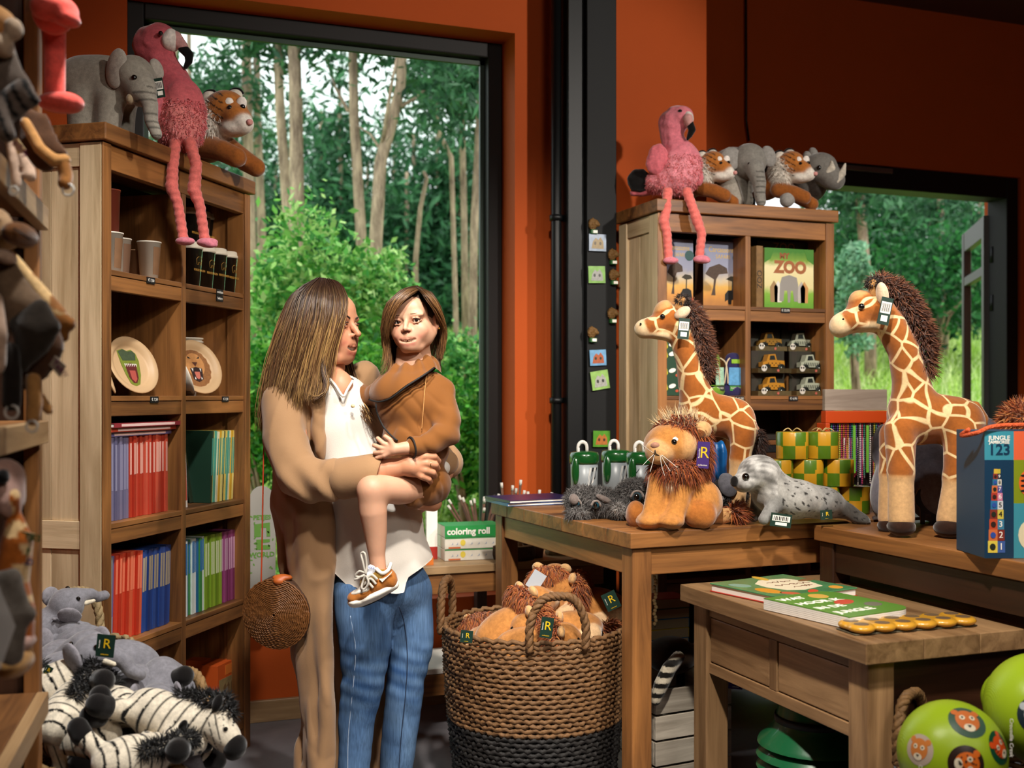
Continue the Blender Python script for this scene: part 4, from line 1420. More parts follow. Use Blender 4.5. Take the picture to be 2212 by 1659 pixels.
xk = fw_(818, 0, -0.22)[0]
lim = xk + (cv[:, 2] - fw_(0, 1026, -0.22)[2]) * 0.25
cq = cq[(cv[:, 0] < lim)[cq].any(1)]
cv[:, 0] = np.minimum(cv[:, 0], lim)
mk('sleeve_cuff', cv, cq, M_COAT, mom)
tb = fw_(741, 1028, -0.255)
box('cuff_tab', mom, tb[0] - 0.018, tb[0] + 0.03, tb[1] - 0.004, tb[1] + 0.004, tb[2] - 0.014, tb[2] + 0.012, M_COAT, 0.003)
mk('cuff_button', *s_xf(s_lathe([(0.0085, -0.002), (0.0085, 0.002)], 14), Matrix.Translation((tb[0] - 0.004, tb[1] - 0.006, tb[2])) @ Euler((math.pi / 2, 0, 0)).to_matrix().to_4x4()), plain('horn_button', '#b59468', 0.35), mom)
cf = fw_.ch([(948, 985, 0.06, 28), (964, 1000, 0.0, 27)])
cv, cq, _ = soft(cf, 0.005, 0.01, warp=lambda P: 0.004 * vnoise(P, 30, 5))
mk('sleeve_cuff', cv, cq, M_COAT, mom)
mk('cuff_lining', *soft([fw_.e(957, 1012, -0.036, 15, 0.03, 17, 0, (0, 30, 0))], 0.004, 0.01)[:2], M_SHIRT, mom)
gd_ = [[(724, 609, -0.02), (743, 632, -0.055), (745, 668, -0.080), (734, 705, -0.092), (719, 750, -0.095), (707, 800, -0.095), (699, 845, -0.112), (690, 880, -0.125)],
       [(708, 606, -0.015), (722, 632, -0.075), (722, 675, -0.096), (710, 725, -0.104), (696, 775, -0.105), (686, 820, -0.11), (676, 860, -0.125), (690, 850, -0.13)],
       [(698, 604, -0.01), (694, 636, -0.085), (688, 690, -0.106), (672, 745, -0.11), (656, 800, -0.112), (645, 850, -0.12), (636, 900, -0.12)],
       [(690, 603, 0.0), (664, 634, -0.07), (650, 690, -0.10), (634, 745, -0.105), (618, 800, -0.108), (604, 860, -0.115), (592, 920, -0.12)],
       [(686, 604, 0.01), (640, 634, -0.035), (618, 690, -0.06), (602, 745, -0.07), (588, 805, -0.08), (576, 870, -0.09), (568, 940, -0.10)],
       [(686, 606, 0.03), (632, 645, 0.02), (608, 695, 0.0), (592, 755, -0.01), (578, 815, -0.02), (568, 880, -0.03), (562, 955, -0.04)],
       [(690, 608, 0.05), (640, 645, 0.06), (612, 700, 0.06), (600, 760, 0.05), (586, 830, 0.05), (576, 900, 0.05), (568, 940, 0.04)]]
GH = [fw_.path(g) for g in gd_]
cap = [E(tuple(HM @ Vector((0, 0.022, 0.037))), (0.080, 0.097, 0.083), rot=(0, 0, 66))]
for g in GH[2:]:
 cap += chain([p + np.array([0.004, 0.016, 0]) for p in g[1:-1]], [0.009] * (len(g) - 2))
cap += [E(fw_(645, 760, -0.015), (fw_.r(44), 0.070, fw_.r(85))), E(fw_(668, 690, -0.015), (fw_.r(54), 0.072, fw_.r(60))), E(fw_(615, 840, -0.03), (fw_.r(34), 0.05, fw_.r(80)), rot=(0, 12, 0))]
v, q, _ = soft(cap, 0.0055, 0.02)
vi = (v - np.array(HM.translation)) @ np.array(HM.to_3x3())
face = (vi[:, 1] < -0.045 - 0.35 * np.clip(np.abs(vi[:, 0]) - 0.045, 0, 1) - 0.3 * np.clip(vi[:, 2] - 0.055, 0, 1) * 3) & (vi[:, 2] < 0.085) & (vi[:, 0] > -0.3)
v, q, _ = cut(v, q, None, ~face)
mk('hair_mass', v, q, plain('hair_under', '#2a1a10', 0.6, var=0.3, scale=60), mom)
HC = ['#2b190f', '#5a3c24', '#6e4a2c', '#4a3019', '#86633d', '#a8834f']
strands('hair', mom, GH, 3800, 5, HC, 0.0017, 0.008, wave=0.009, depth=0.008, seg=3, sides=3, short=0.6)
far_g = [fw_.path([(740, 700, 0.075), (752, 760, 0.07), (765, 810, 0.05), (780, 850, 0.01), (797, 885, -0.05), (812, 912, -0.09)]),
         fw_.path([(725, 700, 0.08), (735, 770, 0.07), (745, 815, 0.04), (762, 860, -0.03), (785, 895, -0.08), (803, 915, -0.11)])]
strands('hair_lock', mom, far_g, 160, 6, HC, 0.0022, 0.007)
strands('hair_lock', mom, [fw_.path([(704, 740, -0.10), (694, 790, -0.11), (702, 825, -0.125), (697, 850, -0.135), (676, 862, -0.14), (655, 848, -0.13)]),
                           fw_.path([(712, 740, -0.10), (703, 785, -0.11), (708, 825, -0.125), (704, 846, -0.135), (688, 858, -0.14), (668, 852, -0.13)])], 60, 8, HC, 0.0016, 0.004)
# ---- the child
fk = Fr(890, 1080, 3.33)
kid = thing('person', 'little girl in an ochre jacket with gap-toothed grin, carried by the woman', 'person', fk.loc)
KM = Matrix.Translation(Vector(fk(893, 694, 0.0))) @ Euler((math.radians(4), math.radians(-5), math.radians(-14))).to_matrix().to_4x4()
SKK = ['#c6967a', '#ae6858', '#c89075', '#b58468']
hv_, hq_, hc_ = build_head('child', kid, KM, 0.80, 1.13, 0.0315, 1.45, True, SKK, '#3b2d22', (0.42, 0.04), (plain('brow_child', '#8a6244', 0.85), plain('lash_child', '#2a1a12', 0.8), 0.0018), teeth_gap=-1, vox=0.0019, mw=1.22, lid=1.15, bz=0.0255)
kb = fk.ch([(888, 760, 0.02, 32), (890, 830, 0.02, 42), (892, 930, 0.02, 55), (905, 1035, 0.02, 52)])
kb += fk.ch([(955, 855, 0.0, 22), (972, 930, -0.05, 20), (895, 966, -0.14, 15)])
kv, kq, kc = soft(kb, 0.008, 0.03, SKK)
kl = fk.ch([(915, 1050, -0.02, 36), (860, 1056, -0.10, 34), (806, 1056, -0.17, 29)])
kl += fk.ch([(802, 1060, -0.17, 30), (806, 1105, -0.165, 30), (811, 1150, -0.155, 25), (814, 1200, -0.15, 18), (818, 1235, -0.15, 17)], k=0.02)
kl += fk.ch([(925, 1058, 0.06, 32), (890, 1095, 0.26, 24)])
kv2, kq2, kc2 = soft(kl, 0.005, 0.02, SKK)
kh = fk.ch([(905, 964, -0.14, 14), (875, 968, -0.15, 14), (852, 971, -0.155, 12)])
kh.append(fk.e(842, 970, -0.157, 17, 0.010, 15))
for (a, b_, rr) in (((828, 958), (816, 947), 5.5), ((824, 968), (808, 962), 5.5), ((825, 977), (810, 978), 5.5), ((830, 984), (814, 989), 5.2)):
 kh += fk.ch([(842, (970 + a[1]) / 2, -0.157, 6.5), (a[0], a[1], -0.160, rr), (b_[0], b_[1], -0.152, rr - 0.7)], k=0.003)
kh += fk.ch([(848, 962, -0.160, 7), (842, 950, -0.162, 5.6), (832, 943, -0.158, 5)], k=0.004)
kv3, kq3, kc3 = soft(kh, 0.0026, 0.008, SKK)
v, q, c = merge((hv_, hq_, hc_), (kv, kq, kc), (kv2, kq2, kc2), (kv3, kq3, kc3))
mk('body', v, q, M_SKIN, kid, c)
mk('earring', *s_ball(tuple(KM @ Vector((0.0855 * 0.80 * 1.13, 0.004 * 0.8, -0.036 * 0.8))), 0.0035, 8, 6), M_GOLD, kid)
jk = [fk.e(892, 880, 0.0, 84, 0.088, 66), fk.e(896, 960, 0.0, 74, 0.095, 76), fk.e(912, 1045, 0.0, 62, 0.095, 46), fk.e(852, 838, 0.02, 34, 0.06, 28), fk.e(930, 838, 0.02, 38, 0.06, 34)]
jk += fk.ch([(955, 848, 0.0, 30), (966, 890, -0.03, 31), (966, 935, -0.07, 29), (930, 958, -0.115, 26), (896, 966, -0.14, 22)])
jk += fk.ch([(835, 845, 0.03, 30), (800, 860, 0.07, 28), (760, 850, 0.12, 26)])
jk += fk.ch([(925, 1060, -0.01, 40), (890, 1078, -0.06, 26)])
def jk_fold(P):
 ez = fk(0, 925, 0)[2]
 return 0.004 * np.sin(P[:, 2] * 85 + P[:, 0] * 60) * np.exp(-((P[:, 2] - ez) / 0.06) ** 2) * np.clip((P[:, 0] - 0.03) * 20, 0, 1) + 0.004 * vnoise(P, 18, 21) + 0.006 * crease(P, 14, 22)
v, q, _ = soft(jk, 0.0045, 0.022, warp=jk_fold)
mk('jacket', v, q, M_BROWN, kid)
xs = fk(878, 0, -0.15)[0]
cl = [fk.e(890, 852, -0.008, 92, 0.100, 58), fk.e(885, 800, 0.012, 42, 0.06, 20), fk.e(915, 800, 0.02, 34, 0.055, 34)]
v, q, _ = soft(cl, 0.0042, 0.02, warp=lambda P: 0.005 * np.sin(np.arctan2(P[:, 0] - fk(885, 0)[0], -(P[:, 1] - 0.03)) * 11) * np.clip((P[:, 2] - fk(0, 870)[2]) * 8, 0, 1))
edge = [(780, 848), (797, 862), (818, 867), (842, 860), (862, 846), (880, 832), (902, 818), (922, 805), (938, 793), (960, 815), (1000, 850)]
ex = [fk(a, b_, -0.06)[0] for a, b_ in edge]
ez_ = [fk(a, b_, -0.06)[2] for a, b_ in edge]
nk = fk(882, 806)[2]
v, q, _ = cutz(v, q, ex, ez_)
v, q, _ = cut(v, q, None, ~((v[:, 2] > nk + 0.006) & (np.hypot(v[:, 0] - fk(884, 0)[0], v[:, 1] - 0.01) < 0.044)))
mk('ruffle_collar', v, q, M_BROWN, kid)
vv = v
M_PIPE = plain('black_piping', '#0e0b0a', 0.7)
def on_front(px, py, surf, off=0.003):
 return on_surf(fk, px, py, surf, off)
mk('collar_piping', *s_tube(smooth_path([fk(a, b_ + 1, on_front(a, b_ - 3, vv)) for a, b_ in edge[1:9]], 5), 0.0028, 6), M_PIPE, kid)
jv = soft(jk, 0.008, 0.022)[0]
for pts in ([(812, 872), (814, 890), (826, 918), (842, 938), (858, 952)], ):
 mk('front_piping', *s_tube(smooth_path([fk(a, b_, on_front(a, b_, jv, 0.004)) for a, b_ in pts], 5), 0.0030, 6), M_PIPE, kid)
mk('seam_cord', *s_tube(smooth_path([fk(a, b_, on_front(a, b_, jv, 0.003)) for a, b_ in ((921, 812), (917, 850), (914, 890), (911, 928))], 5), 0.0012, 5), plain('seam_tan', '#c08a50', 0.8), kid)
cc_ = fk(889, 967, -0.148)
ringv = arc((0, 0, 0), fk.r(22), 0, 345, 24, 'yz')
mk('cuff_piping', *s_xf(s_tube(ringv, 0.0026, 6, closed=True), Matrix.Translation(cc_) @ Euler((0, math.radians(-8), math.radians(28))).to_matrix().to_4x4()), M_PIPE, kid)
HK = ['#33200f', '#5c3c22', '#4a2f1a', '#6e4a2a', '#7d5a36', '#92693e']
kg = [[(912, 623, -0.02), (898, 630, -0.064), (876, 643, -0.090), (857, 665, -0.092), (846, 692, -0.080), (838, 720, -0.055)],
      [(905, 622, 0.0), (880, 628, -0.045), (858, 645, -0.070), (846, 668, -0.072), (838, 695, -0.062), (834, 722, -0.045), (838, 745, -0.02)],
      [(903, 620, 0.01), (872, 628, -0.02), (845, 650, -0.045), (834, 680, -0.045), (829, 710, -0.035), (832, 740, -0.01), (845, 770, 0.01)],
      [(902, 620, 0.02), (868, 628, 0.02), (838, 655, 0.0), (828, 690, 0.0), (826, 725, 0.01), (836, 765, 0.03), (850, 795, 0.03), (835, 825, -0.02), (805, 850, -0.06), (782, 868, -0.09)],
      [(902, 621, 0.04), (870, 632, 0.06), (842, 665, 0.06), (835, 705, 0.06), (838, 745, 0.06), (850, 785, 0.05), (845, 815, 0.0), (822, 840, -0.04), (795, 865, -0.08)],
      [(904, 622, 0.06), (890, 640, 0.10), (880, 690, 0.11), (878, 740, 0.10), (872, 780, 0.08), (858, 815, 0.03), (838, 845, -0.03), (815, 880, -0.08)]]
kg2 = [[(900, 622, -0.02), (909, 629, -0.066), (922, 644, -0.086), (937, 664, -0.074), (948, 684, -0.04), (957, 706, 0.02), (955, 740, 0.035)],
       [(898, 622, 0.0), (915, 630, -0.050), (932, 650, -0.062), (945, 674, -0.045), (955, 696, 0.0), (960, 725, 0.03), (955, 760, 0.04)],
       [(900, 620, 0.01), (925, 632, -0.025), (945, 658, -0.030), (955, 686, 0.0), (961, 715, 0.03), (956, 755, 0.04), (950, 785, 0.04)],
       [(900, 620, 0.03), (930, 634, 0.02), (950, 668, 0.02), (957, 705, 0.025), (956, 740, 0.03), (952, 775, 0.035), (956, 810, 0.03)],
       [(902, 622, 0.05), (930, 640, 0.07), (946, 680, 0.08), (950, 725, 0.075), (946, 770, 0.06), (950, 800, 0.05)],
       [(904, 624, 0.07), (915, 650, 0.10), (920, 700, 0.10), (922, 750, 0.09), (925, 790, 0.07)]]
GA, GB = [fk.path(g) for g in kg], [fk.path(g) for g in kg2]
cap = [E(tuple(KM @ Vector((0.0, 0.020, 0.030))), (0.0715, 0.079, 0.0705), rot=(0, -5, -14))]
for g in GA[2:] + GB[2:]:
 cap += chain([p + np.array([0, 0.008, 0]) for p in g[1:6]], [0.006] * len(g[1:6]))
v, q, _ = soft(cap, 0.0045, 0.015)
vi = (v - np.array(KM.translation)) @ np.array(KM.to_3x3())
face = (vi[:, 1] < -0.036 - 0.9 * np.clip(vi[:, 2] - 0.045, 0, 1)) & (vi[:, 2] < 0.068) & (np.abs(vi[:, 0]) < 0.062)
v, q, _ = cut(v, q, None, ~face)
mk('hair_mass', v, q, plain('hair_under_child', '#3a2414', 0.6, var=0.3, scale=60), kid)
strands('hair', kid, GA, 1700, 15, HK, 0.0012, 0.0045, wave=0.003, depth=0.004, seg=2, sides=3)
strands('hair', kid, GB, 1500, 16, HK, 0.0012, 0.0045, wave=0.003, depth=0.004, seg=2, sides=3)
sn = mk('sneaker', *s_tube(smooth_path(fk.path([(858, 1269, -0.155), (820, 1294, -0.155), (785, 1309, -0.155), (764, 1309, -0.155)]), 4), [fk.r(7)] * 13, 8, flat=0.25), plain('black_rubber', '#141414', 0.7), kid)
sn['label'] = 'small tan and white sneaker with grey laces'
M_SUEDE = plush_mat('tan_suede', '#a5652c', 0.15, 60, 0.3, 0.2)
M_MUST = plush_mat('mustard_mesh', '#8a6a2c', 0.15, 120, 0.4, 0.1)
M_SOLE = plain('white_rubber', '#e9e3d6', 0.5)
SD = -0.155
v, q, _ = soft(fk.ch([(850, 1262, SD, 11), (815, 1284, SD, 11), (780, 1300, SD, 11), (764, 1301, SD, 10)]) + [fk.e(812, 1283, SD, 50, 0.034, 10, 0, (0, -25, 0)), fk.e(768, 1298, SD, 16, 0.036, 10, 0, (0, -18, 0))], 0.003, 0.012)
mk('sole', v, q, M_SOLE, sn)
v, q, _ = soft([fk.e(842, 1250, SD, 16, 0.030, 24, 0, (0, -20, 0)), fk.e(815, 1262, SD, 30, 0.031, 20, 0, (0, -28, 0)), fk.e(782, 1283, SD, 28, 0.034, 15, 0, (0, -22, 0)), fk.e(764, 1292, SD, 13, 0.031, 11)], 0.003, 0.014)
mk('upper', v, q, M_SUEDE, sn)
v, q, _ = soft([fk.e(800, 1254, SD, 26, 0.026, 16, 0, (0, -32, 0)), fk.e(822, 1242, SD, 16, 0.026, 18, 0, (0, -20, 0))], 0.003, 0.01)
mk('side_mesh', v, q, M_MUST, sn)
mk('toe_overlay', *soft([fk.e(783, 1275, SD - 0.012, 27, 0.022, 8, 0, (0, -20, 0))], 0.003, 0.01)[:2], M_SOLE, sn)
mk('tongue', *soft(fk.ch([(801, 1230, SD - 0.005, 10), (812, 1224, SD - 0.003, 11), (795, 1246, SD - 0.008, 9)]), 0.003, 0.008)[:2], plain('tongue_pale', '#d9dce2', 0.7), sn)
mk('ankle_collar', *s_tube(smooth_path(fk.path([(812, 1228, SD - 0.02), (825, 1238, SD - 0.026), (838, 1232, SD - 0.022), (844, 1218, SD), (838, 1226, SD + 0.022), (822, 1234, SD + 0.026)]), 5), fk.r(4), 6), M_SOLE, sn)
sw = [(819, 1250), (826, 1257), (846, 1238), (848, 1233), (836, 1245), (826, 1250)]
sv, sf = s_prism([(fk(a, b_, SD - 0.03)[0], fk(a, b_, SD - 0.03)[2]) for a, b_ in sw], SD - 0.034, SD - 0.028)
mk('side_mark', sv, sf, M_SOLE, sn, smooth=False)
M_LACE = plain('grey_lace', '#b9b2a6', 0.85)
for i, pts in enumerate(([(786, 1262), (800, 1250), (812, 1262)], [(790, 1252), (803, 1242), (815, 1252)], [(780, 1268), (793, 1258), (806, 1270)])):
 mk('lace', *s_tube(smooth_path([fk(a, b_, SD - 0.034) for a, b_ in pts], 5), fk.r(3), 6), M_LACE, sn)
for pts in ([(789, 1238), (776, 1234), (768, 1244), (780, 1246), (789, 1240)], [(789, 1240), (784, 1215), (780, 1196), (788, 1196), (792, 1222), (790, 1240)], [(790, 1242), (796, 1258), (788, 1272), (781, 1270), (784, 1256), (789, 1242)],
   [(789, 1240), (772, 1250), (766, 1252)]):
 mk('lace_loop', *s_tube(smooth_path([fk(a, b_, SD - 0.042 - 0.004 * (i % 2)) for i, (a, b_) in enumerate(pts)], 5), fk.r(2.4), 6), M_LACE, sn)
tx = fk(801, 1226, SD - 0.022)
text('tongue_print', sn, 'NIKE', 0.010, tx, (math.radians(80), math.radians(14), 0), plain('print_blue', '#27408f', 0.6))
# ---- round rattan bag on a strap
fb = Fr(606, 1320, 3.36)
bag = thing('rattan_bag', 'round woven rattan shoulder bag hanging at the woman\'s hip', 'bag', fb.loc)
M_RAT = plain('rattan', '#6b4018', 0.55, var=0.5, scale=60, bump=0.6)
tilt = Euler((math.radians(4), 0, math.radians(-12))).to_matrix().to_4x4()
R0 = fb.r(76)
rings = []
k_ = 0
rr_ = 0.006
while rr_ < R0:
 z_ = -0.036 - 0.014 * (1 - (rr_ / R0) ** 2)
 pts = []
 nn = max(16, int(rr_ * 900))
 for i in range(nn):
  a = 2 * math.pi * i / nn
  wob = 1 + 0.012 * math.sin(i * 2.3 + k_)
  pts.append((rr_ * wob * math.cos(a), z_ + 0.0014 * (i % 2), rr_ * wob * math.sin(a)))
 rings.append(s_tube(pts, 0.0031, 5, closed=True))
 rr_ += 0.0052
 k_ += 1
mk('woven_face', *s_xf(s_join(*rings), tilt), M_RAT, bag)
prof = [(0.001, -0.048), (R0 * 0.5, -0.044), (R0 * 0.95, -0.035), (R0, -0.028), (R0, 0.028), (R0 * 0.95, 0.035), (0.001, 0.04)]
mk('body', *s_xf(s_lathe(prof, 40), tilt @ Euler((-math.pi / 2, 0, 0)).to_matrix().to_4x4() @ Matrix.Scale(-1, 4, (0, 0, 1))), plain('rattan_dark', '#3c210c', 0.7, var=0.4, scale=80, bump=0.6), bag)
M_LEATH = plain('tan_leather', '#a8531c', 0.5)
mk('clasp', *soft([fb.e(602, 1256, -0.045, 12, 0.010, 8), fb.e(610, 1248, -0.030, 22, 0.016, 8)], 0.003, 0.008)[:2], M_LEATH, bag)
mk('strap', *s_tube(smooth_path(fb.path([(572, 905, -0.03), (570, 960, -0.055), (568, 1060, -0.06), (566, 1180, -0.05), (564, 1262, -0.03)]), 5), 0.0042, 6, flat=0.5), plain('orange_strap', '#b5401a', 0.6), bag)
# ------------------------------------------------------------ goods on the shelves and tables
def lb(px, y=0.0):
 """local x in the left bookcase seen at pixel column px, at depth y behind its front"""
 r_ = (px - CX) / F
 n_, f_ = ((219 - CX) / F * 3.295, 3.295), ((538 - CX) / F * 4.19, 4.19)
 dx, dd = (f_[0] - n_[0]) / LBW, (f_[1] - n_[1]) / LBW
 nx, nd = -dd, dx
 return (r_ * (n_[1] + y * nd) - n_[0] - y * nx) / (dx - r_ * dd)
def cl(x, y, z):
 c, s = math.cos(LBR), math.sin(LBR)
 return Vector((LN.x + x * c - y * s, LN.y + x * s + y * c, z))
def cr(x, y, z):
 return Vector((RX0 + x, RY0 + y, z))
def rb(px, y=RY0):
 return D_y(px, y) * ((px - CX) / F * cA + sA) - RX0
_book = {}
def book_meshes(col, th, h, dp, band, band_col):
 key = (col, round(th, 4), round(h, 3), round(dp, 3), band, band_col)
 if key not in _book:
  t = th / 2
  c = 0.0014
  cover = s_join(s_box(-t, t, 0, c, 0, h), s_box(-t, -t + c, c, dp, 0, h), s_box(t - c, t, c, dp, 0, h))
  pages = s_box(-t + c, t - c, c, dp - 0.004, 0.002, h - 0.002)
  bd = s_box(-t * 0.62, t * 0.62, -0.0006, 0, h * band[0], h * band[1])
  ms = []
  for nm, sh, mt in (('cover', cover, plain('cover_' + str(col), col, 0.35, var=0.08, scale=30)), ('pages', pages, M_PAPER), ('spine_print', bd, plain('print_' + str(band_col), band_col, 0.5))):
   me = bpy.data.meshes.new(nm)
   me.from_pydata(*[[tuple(p) for p in sh[0]], [], sh[1]])
   me.materials.append(mt)
   ms.append((nm, me))
  _book[key] = ms
 return _book[key]
def book(label, group, loc, rot, col, th=0.012, h=0.27, dp=0.2, band=(0.5, 0.85), bc='#e8ddd0', name='magazine', cat='magazine'):
 t = thing(name, label, cat, loc, None, group, rot=rot)
 for nm, me in book_meshes(col, th, h, dp, band, bc):
  link(bpy.data.objects.new(nm, me), t)
 return t
ORD = ('first', 'second', 'third', 'fourth', 'fifth', 'sixth', 'seventh', 'eighth', 'ninth', 'tenth', 'eleventh', 'twelfth', 'thirteenth', 'fourteenth', 'fifteenth')
def book_row(case, rotz, x0, x1, y, z, specs, lean=0.0):
 n = sum(s[0] for s in specs)
 th = (x1 - x0) / n
 i = 0
 r = random.Random(int(x0 * 1000 + z * 777))
 for cnt, cols, h, label, group, band, bc in specs:
  for j in range(cnt):
   hh = h * r.uniform(0.985, 1.0)
   book(label if cnt == 1 else '%s, %s from the left' % (label, ORD[j]), group, case(x0 + (i + 0.5) * th, y + r.uniform(0, 0.012), z + 0.001), (0, lean, rotz), cols[j % len(cols)], th * 0.93, hh, 0.2, band, bc)
   i += 1
g1, g2, g3, g4, g5, g6, g7 = ('grey-violet magazines', 'red magazines upper row', 'green and yellow magazines', 'red magazines lower row', 'blue magazines', 'lime magazines', 'plum magazines')
book_row(cl, LBR, lb(230, .03), lb(364, .03), 0.03, 0.935, [
 (9, ['#5d5a78', '#6d6a88', '#77718c'], 0.262, 'grey-violet magazine spine beside the upper red row', g1, (0.35, 0.9), '#8d8aa5'),
 (15, ['#b23a26', '#a83020', '#c4523c', '#b8402e'], 0.262, 'red magazine spine in the upper red row', g2, (0.52, 0.9), '#e0a898')])
for k, (c_, lab) in enumerate((('#6a6296', 'violet magazine lying lowest on top of the magazine row'), ('#c2452f', 'orange-red magazine lying second on top of the magazine row'), ('#8e2f38', 'dark red magazine lying topmost on top of the magazine row'))):
 book(lab, 'magazines lying on the row', cl(lb(232, .03), 0.03 - 0.012 * k, 0.935 + 0.2655 + k * 0.0145), (0, math.pi / 2, LBR), c_, 0.013, lb(372) - lb(232) + 0.01 * k, 0.2, (0.1, 0.9), '#e8c4bc')
book_row(cl, LBR, lb(398, .03), lb(409, .03), 0.03, 0.935, [(1, ['#c4432e'], 0.245, 'single red book with white edge leaning on the bookcase divider', 'leaning books', (0.1, 0.9), '#d8645a'),
                                                  (1, ['#e5ddd4'], 0.245, 'single white book beside the red one at the bookcase divider', 'leaning books', (0.1, 0.9), '#c84b38')], -0.06)
db = thing('picture_book', 'dark safari book standing face out behind the shelf edge, left bookcase', 'book', cl((lb(413, .1) + lb(452, .1)) / 2, 0.10, 0.937), None, rot=(math.radians(-12), 0, LBR))
wdb = (lb(454) - lb(413)) / 2
box('cover', db, -wdb, wdb, 0, 0.008, 0, 0.26, plain('dark_cover', '#23301f', 0.5), 0.001)
mk('cover_circle', *s_prism(ell(0, 0.16, wdb * 0.7, 0.06), -0.001, 0), plain('dark_moon', '#55582c', 0.6), db, smooth=False)
mk('cover_animal', *s_prism([(-wdb * .7, .02), (-wdb * .5, .07), (-.01, .10), (wdb * .3, .09), (wdb * .6, .06), (wdb * .5, .02)], -0.0016, -0.0005), M_BLACK, db, smooth=False)
book_row(cl, LBR, lb(456, .03), lb(508, .03), 0.03, 0.935, [(14, ['#1f3a2c', '#d8bc5a', '#4f9a86', '#d9d2b0', '#c79a2c', '#4f9a86', '#d8c878'], 0.258, 'green and yellow magazine leaning in the left bookcase', g3, (0.38, 0.9), '#3f8a78')], 0.07)
book_row(cl, LBR, lb(234, .03), lb(372, .03), 0.03, 0.56, [
 (2, ['#7b7f84', '#6a5f8a'], 0.268, 'grey magazine before the lower red row', 'grey magazines', (0.1, 0.3), '#8a8e92'),
 (9, ['#c8402a', '#b83420', '#d05a3a'], 0.268, 'red magazine spine in the lower red row', g4, (0.55, 0.95), '#e87a5a'),
 (11, ['#2c4a92', '#34559e', '#263f80'], 0.262, 'blue magazine spine right of the lower red row', g5, (0.5, 0.92), '#b8a88a')], 0.04)
book_row(cl, LBR, lb(400, .03), lb(516, .03), 0.03, 0.56, [
 (8, ['#e8ecec', '#2a6a9a', '#3f8a4a', '#d8e4dc'], 0.262, 'blue, white and green spine beside the lime ones', 'nature magazines', (0.55, 0.97), '#2f73b0'),
 (8, ['#7fa02c', '#94b43a', '#6c8c26'], 0.262, 'lime green magazine spine beside the plum ones', g6, (0.45, 0.9), '#d8e4b0'),
 (7, ['#8a3a6a', '#9a4a7c', '#7a305c'], 0.262, 'plum magazine spine beside the lime ones', g7, (0.45, 0.9), '#d8a8c4')])
def cup(label, loc, rotz, r0, r1, h, mat, lid=None, group=None, cat='cup', name='paper_cup', printm=None, txt=None):
 t = thing(name, label, cat, loc, rotz, group)
 prof = [(r0, 0), (r1, h), (r1 * 1.06, h), (r1 * 1.06, h + 0.004), (r1 * 0.97, h + 0.004), (r0 * 0.95, 0.01)]
 mk('wall', *s_lathe(prof, 28), mat, t)
 if lid:
  mk('lid', *s_lathe([(r1 * 1.07, h - 0.004), (r1 * 1.09, h + 0.004), (r1 * 1.02, h + 0.006), (r1 * 0.98, h + 0.018), (r1 * 0.9, h + 0.02), (0.001, h + 0.016)], 28), lid, t)
 if printm:
  a0, a1 = -125, -60
  v, f = [], []
  for i in range(9):
   a = math.radians(a0 + (a1 - a0) * i / 8)
   for zz in (0.12, 0.88):
    rr = (r0 + (r1 - r0) * zz) + 0.0006
    v.append((rr * math.cos(a), rr * math.sin(a), h * zz))
  f = [(2 * i, 2 * i + 2, 2 * i + 3, 2 * i + 1) for i in range(8)]
  mk('print', v, f, printm, t)
 if txt:
  text('lettering', t, txt, 0.011, (0, -(r0 + (r1 - r0) * 0.45) - 0.0012, h * 0.42), (math.radians(86), 0, 0), plain('print_gold', '#b98a3a', 0.5), spacing=0.95)
 return t
M_CUPW = plain('cup_white', '#ddd3c2', 0.55)
M_KRAFT = plain('kraft_brown', '#7a5638', 0.7, var=0.2, scale=40)
M_CUPB = plain('cup_black', '#120d09', 0.35, coat=0.3)
M_LIDW = plain('lid_cream', '#d9cdb8', 0.45)
cup('white paper cup with green and brown print at the shelf front, top shelf left bookcase', cl(lb(322, 0.05), 0.05, 1.70), LBR, 0.028, 0.037, 0.118, M_CUPW, printm=M_KRAFT)
cup('brown paper cup just behind the white printed cup, top shelf', cl(lb(288, 0.12), 0.12, 1.70), LBR, 0.026, 0.034, 0.095, M_KRAFT)
cup('white paper cup with rhino print beside the near post, top shelf', cl(lb(258, 0.10), 0.10, 1.70), LBR, 0.028, 0.036, 0.118, M_CUPW, printm=plain('rhino_brown', '#6a4a34', 0.7))
cup('brown and white cup half hidden by the near post, top shelf', cl(lb(238, 0.06), 0.06, 1.70), LBR, 0.030, 0.038, 0.12, M_CUPW, printm=M_KRAFT)
cup('bottle-shaped printed cup on top of the stack by the near post', cl(lb(238, 0.07), 0.07, 1.826), LBR, 0.026, 0.030, 0.13, plain('print_red_brown', '#8a3a24', 0.5))
for i, (x_, y_) in enumerate(((412, 0.05), (440, 0.055), (466, 0.05), (489, 0.055))):
 lab = ('first', 'second', 'third', 'fourth')[i]
 c_ = cup('black coffee cup with cream lid and animal outlines, %s from the divider' % lab, cl(lb(x_, y_), y_, 1.70), LBR, 0.029, 0.039, 0.135, M_CUPB, M_LIDW, 'coffee cups on the lower row', txt='BEEKSE BERGEN')
 mk('green_seam', *s_tube([(0.0215, -0.0215, 0.004), (0.0285, -0.0285, 0.13)], 0.0012, 5), plain('mint', '#8fd0a0', 0.5), c_)
 ol = [(-0.016, 0), (-0.018, 0.014), (-0.010, 0.021), (0.004, 0.022), (0.014, 0.018), (0.017, 0.010), (0.012, 0.003), (0.010, -0.006), (0.004, -0.006), (0.003, 0.002), (-0.006, 0.002), (-0.008, -0.006), (-0.014, -0.006)]
 mk('animal_outline', *s_tube([(a, -0.0352 - 0.05 * b - 0.0 + 7 * a * a, 0.082 + b) for a, b in ol], 0.0007, 4, closed=True), plain('print_gold', '#b98a3a', 0.5), c_)
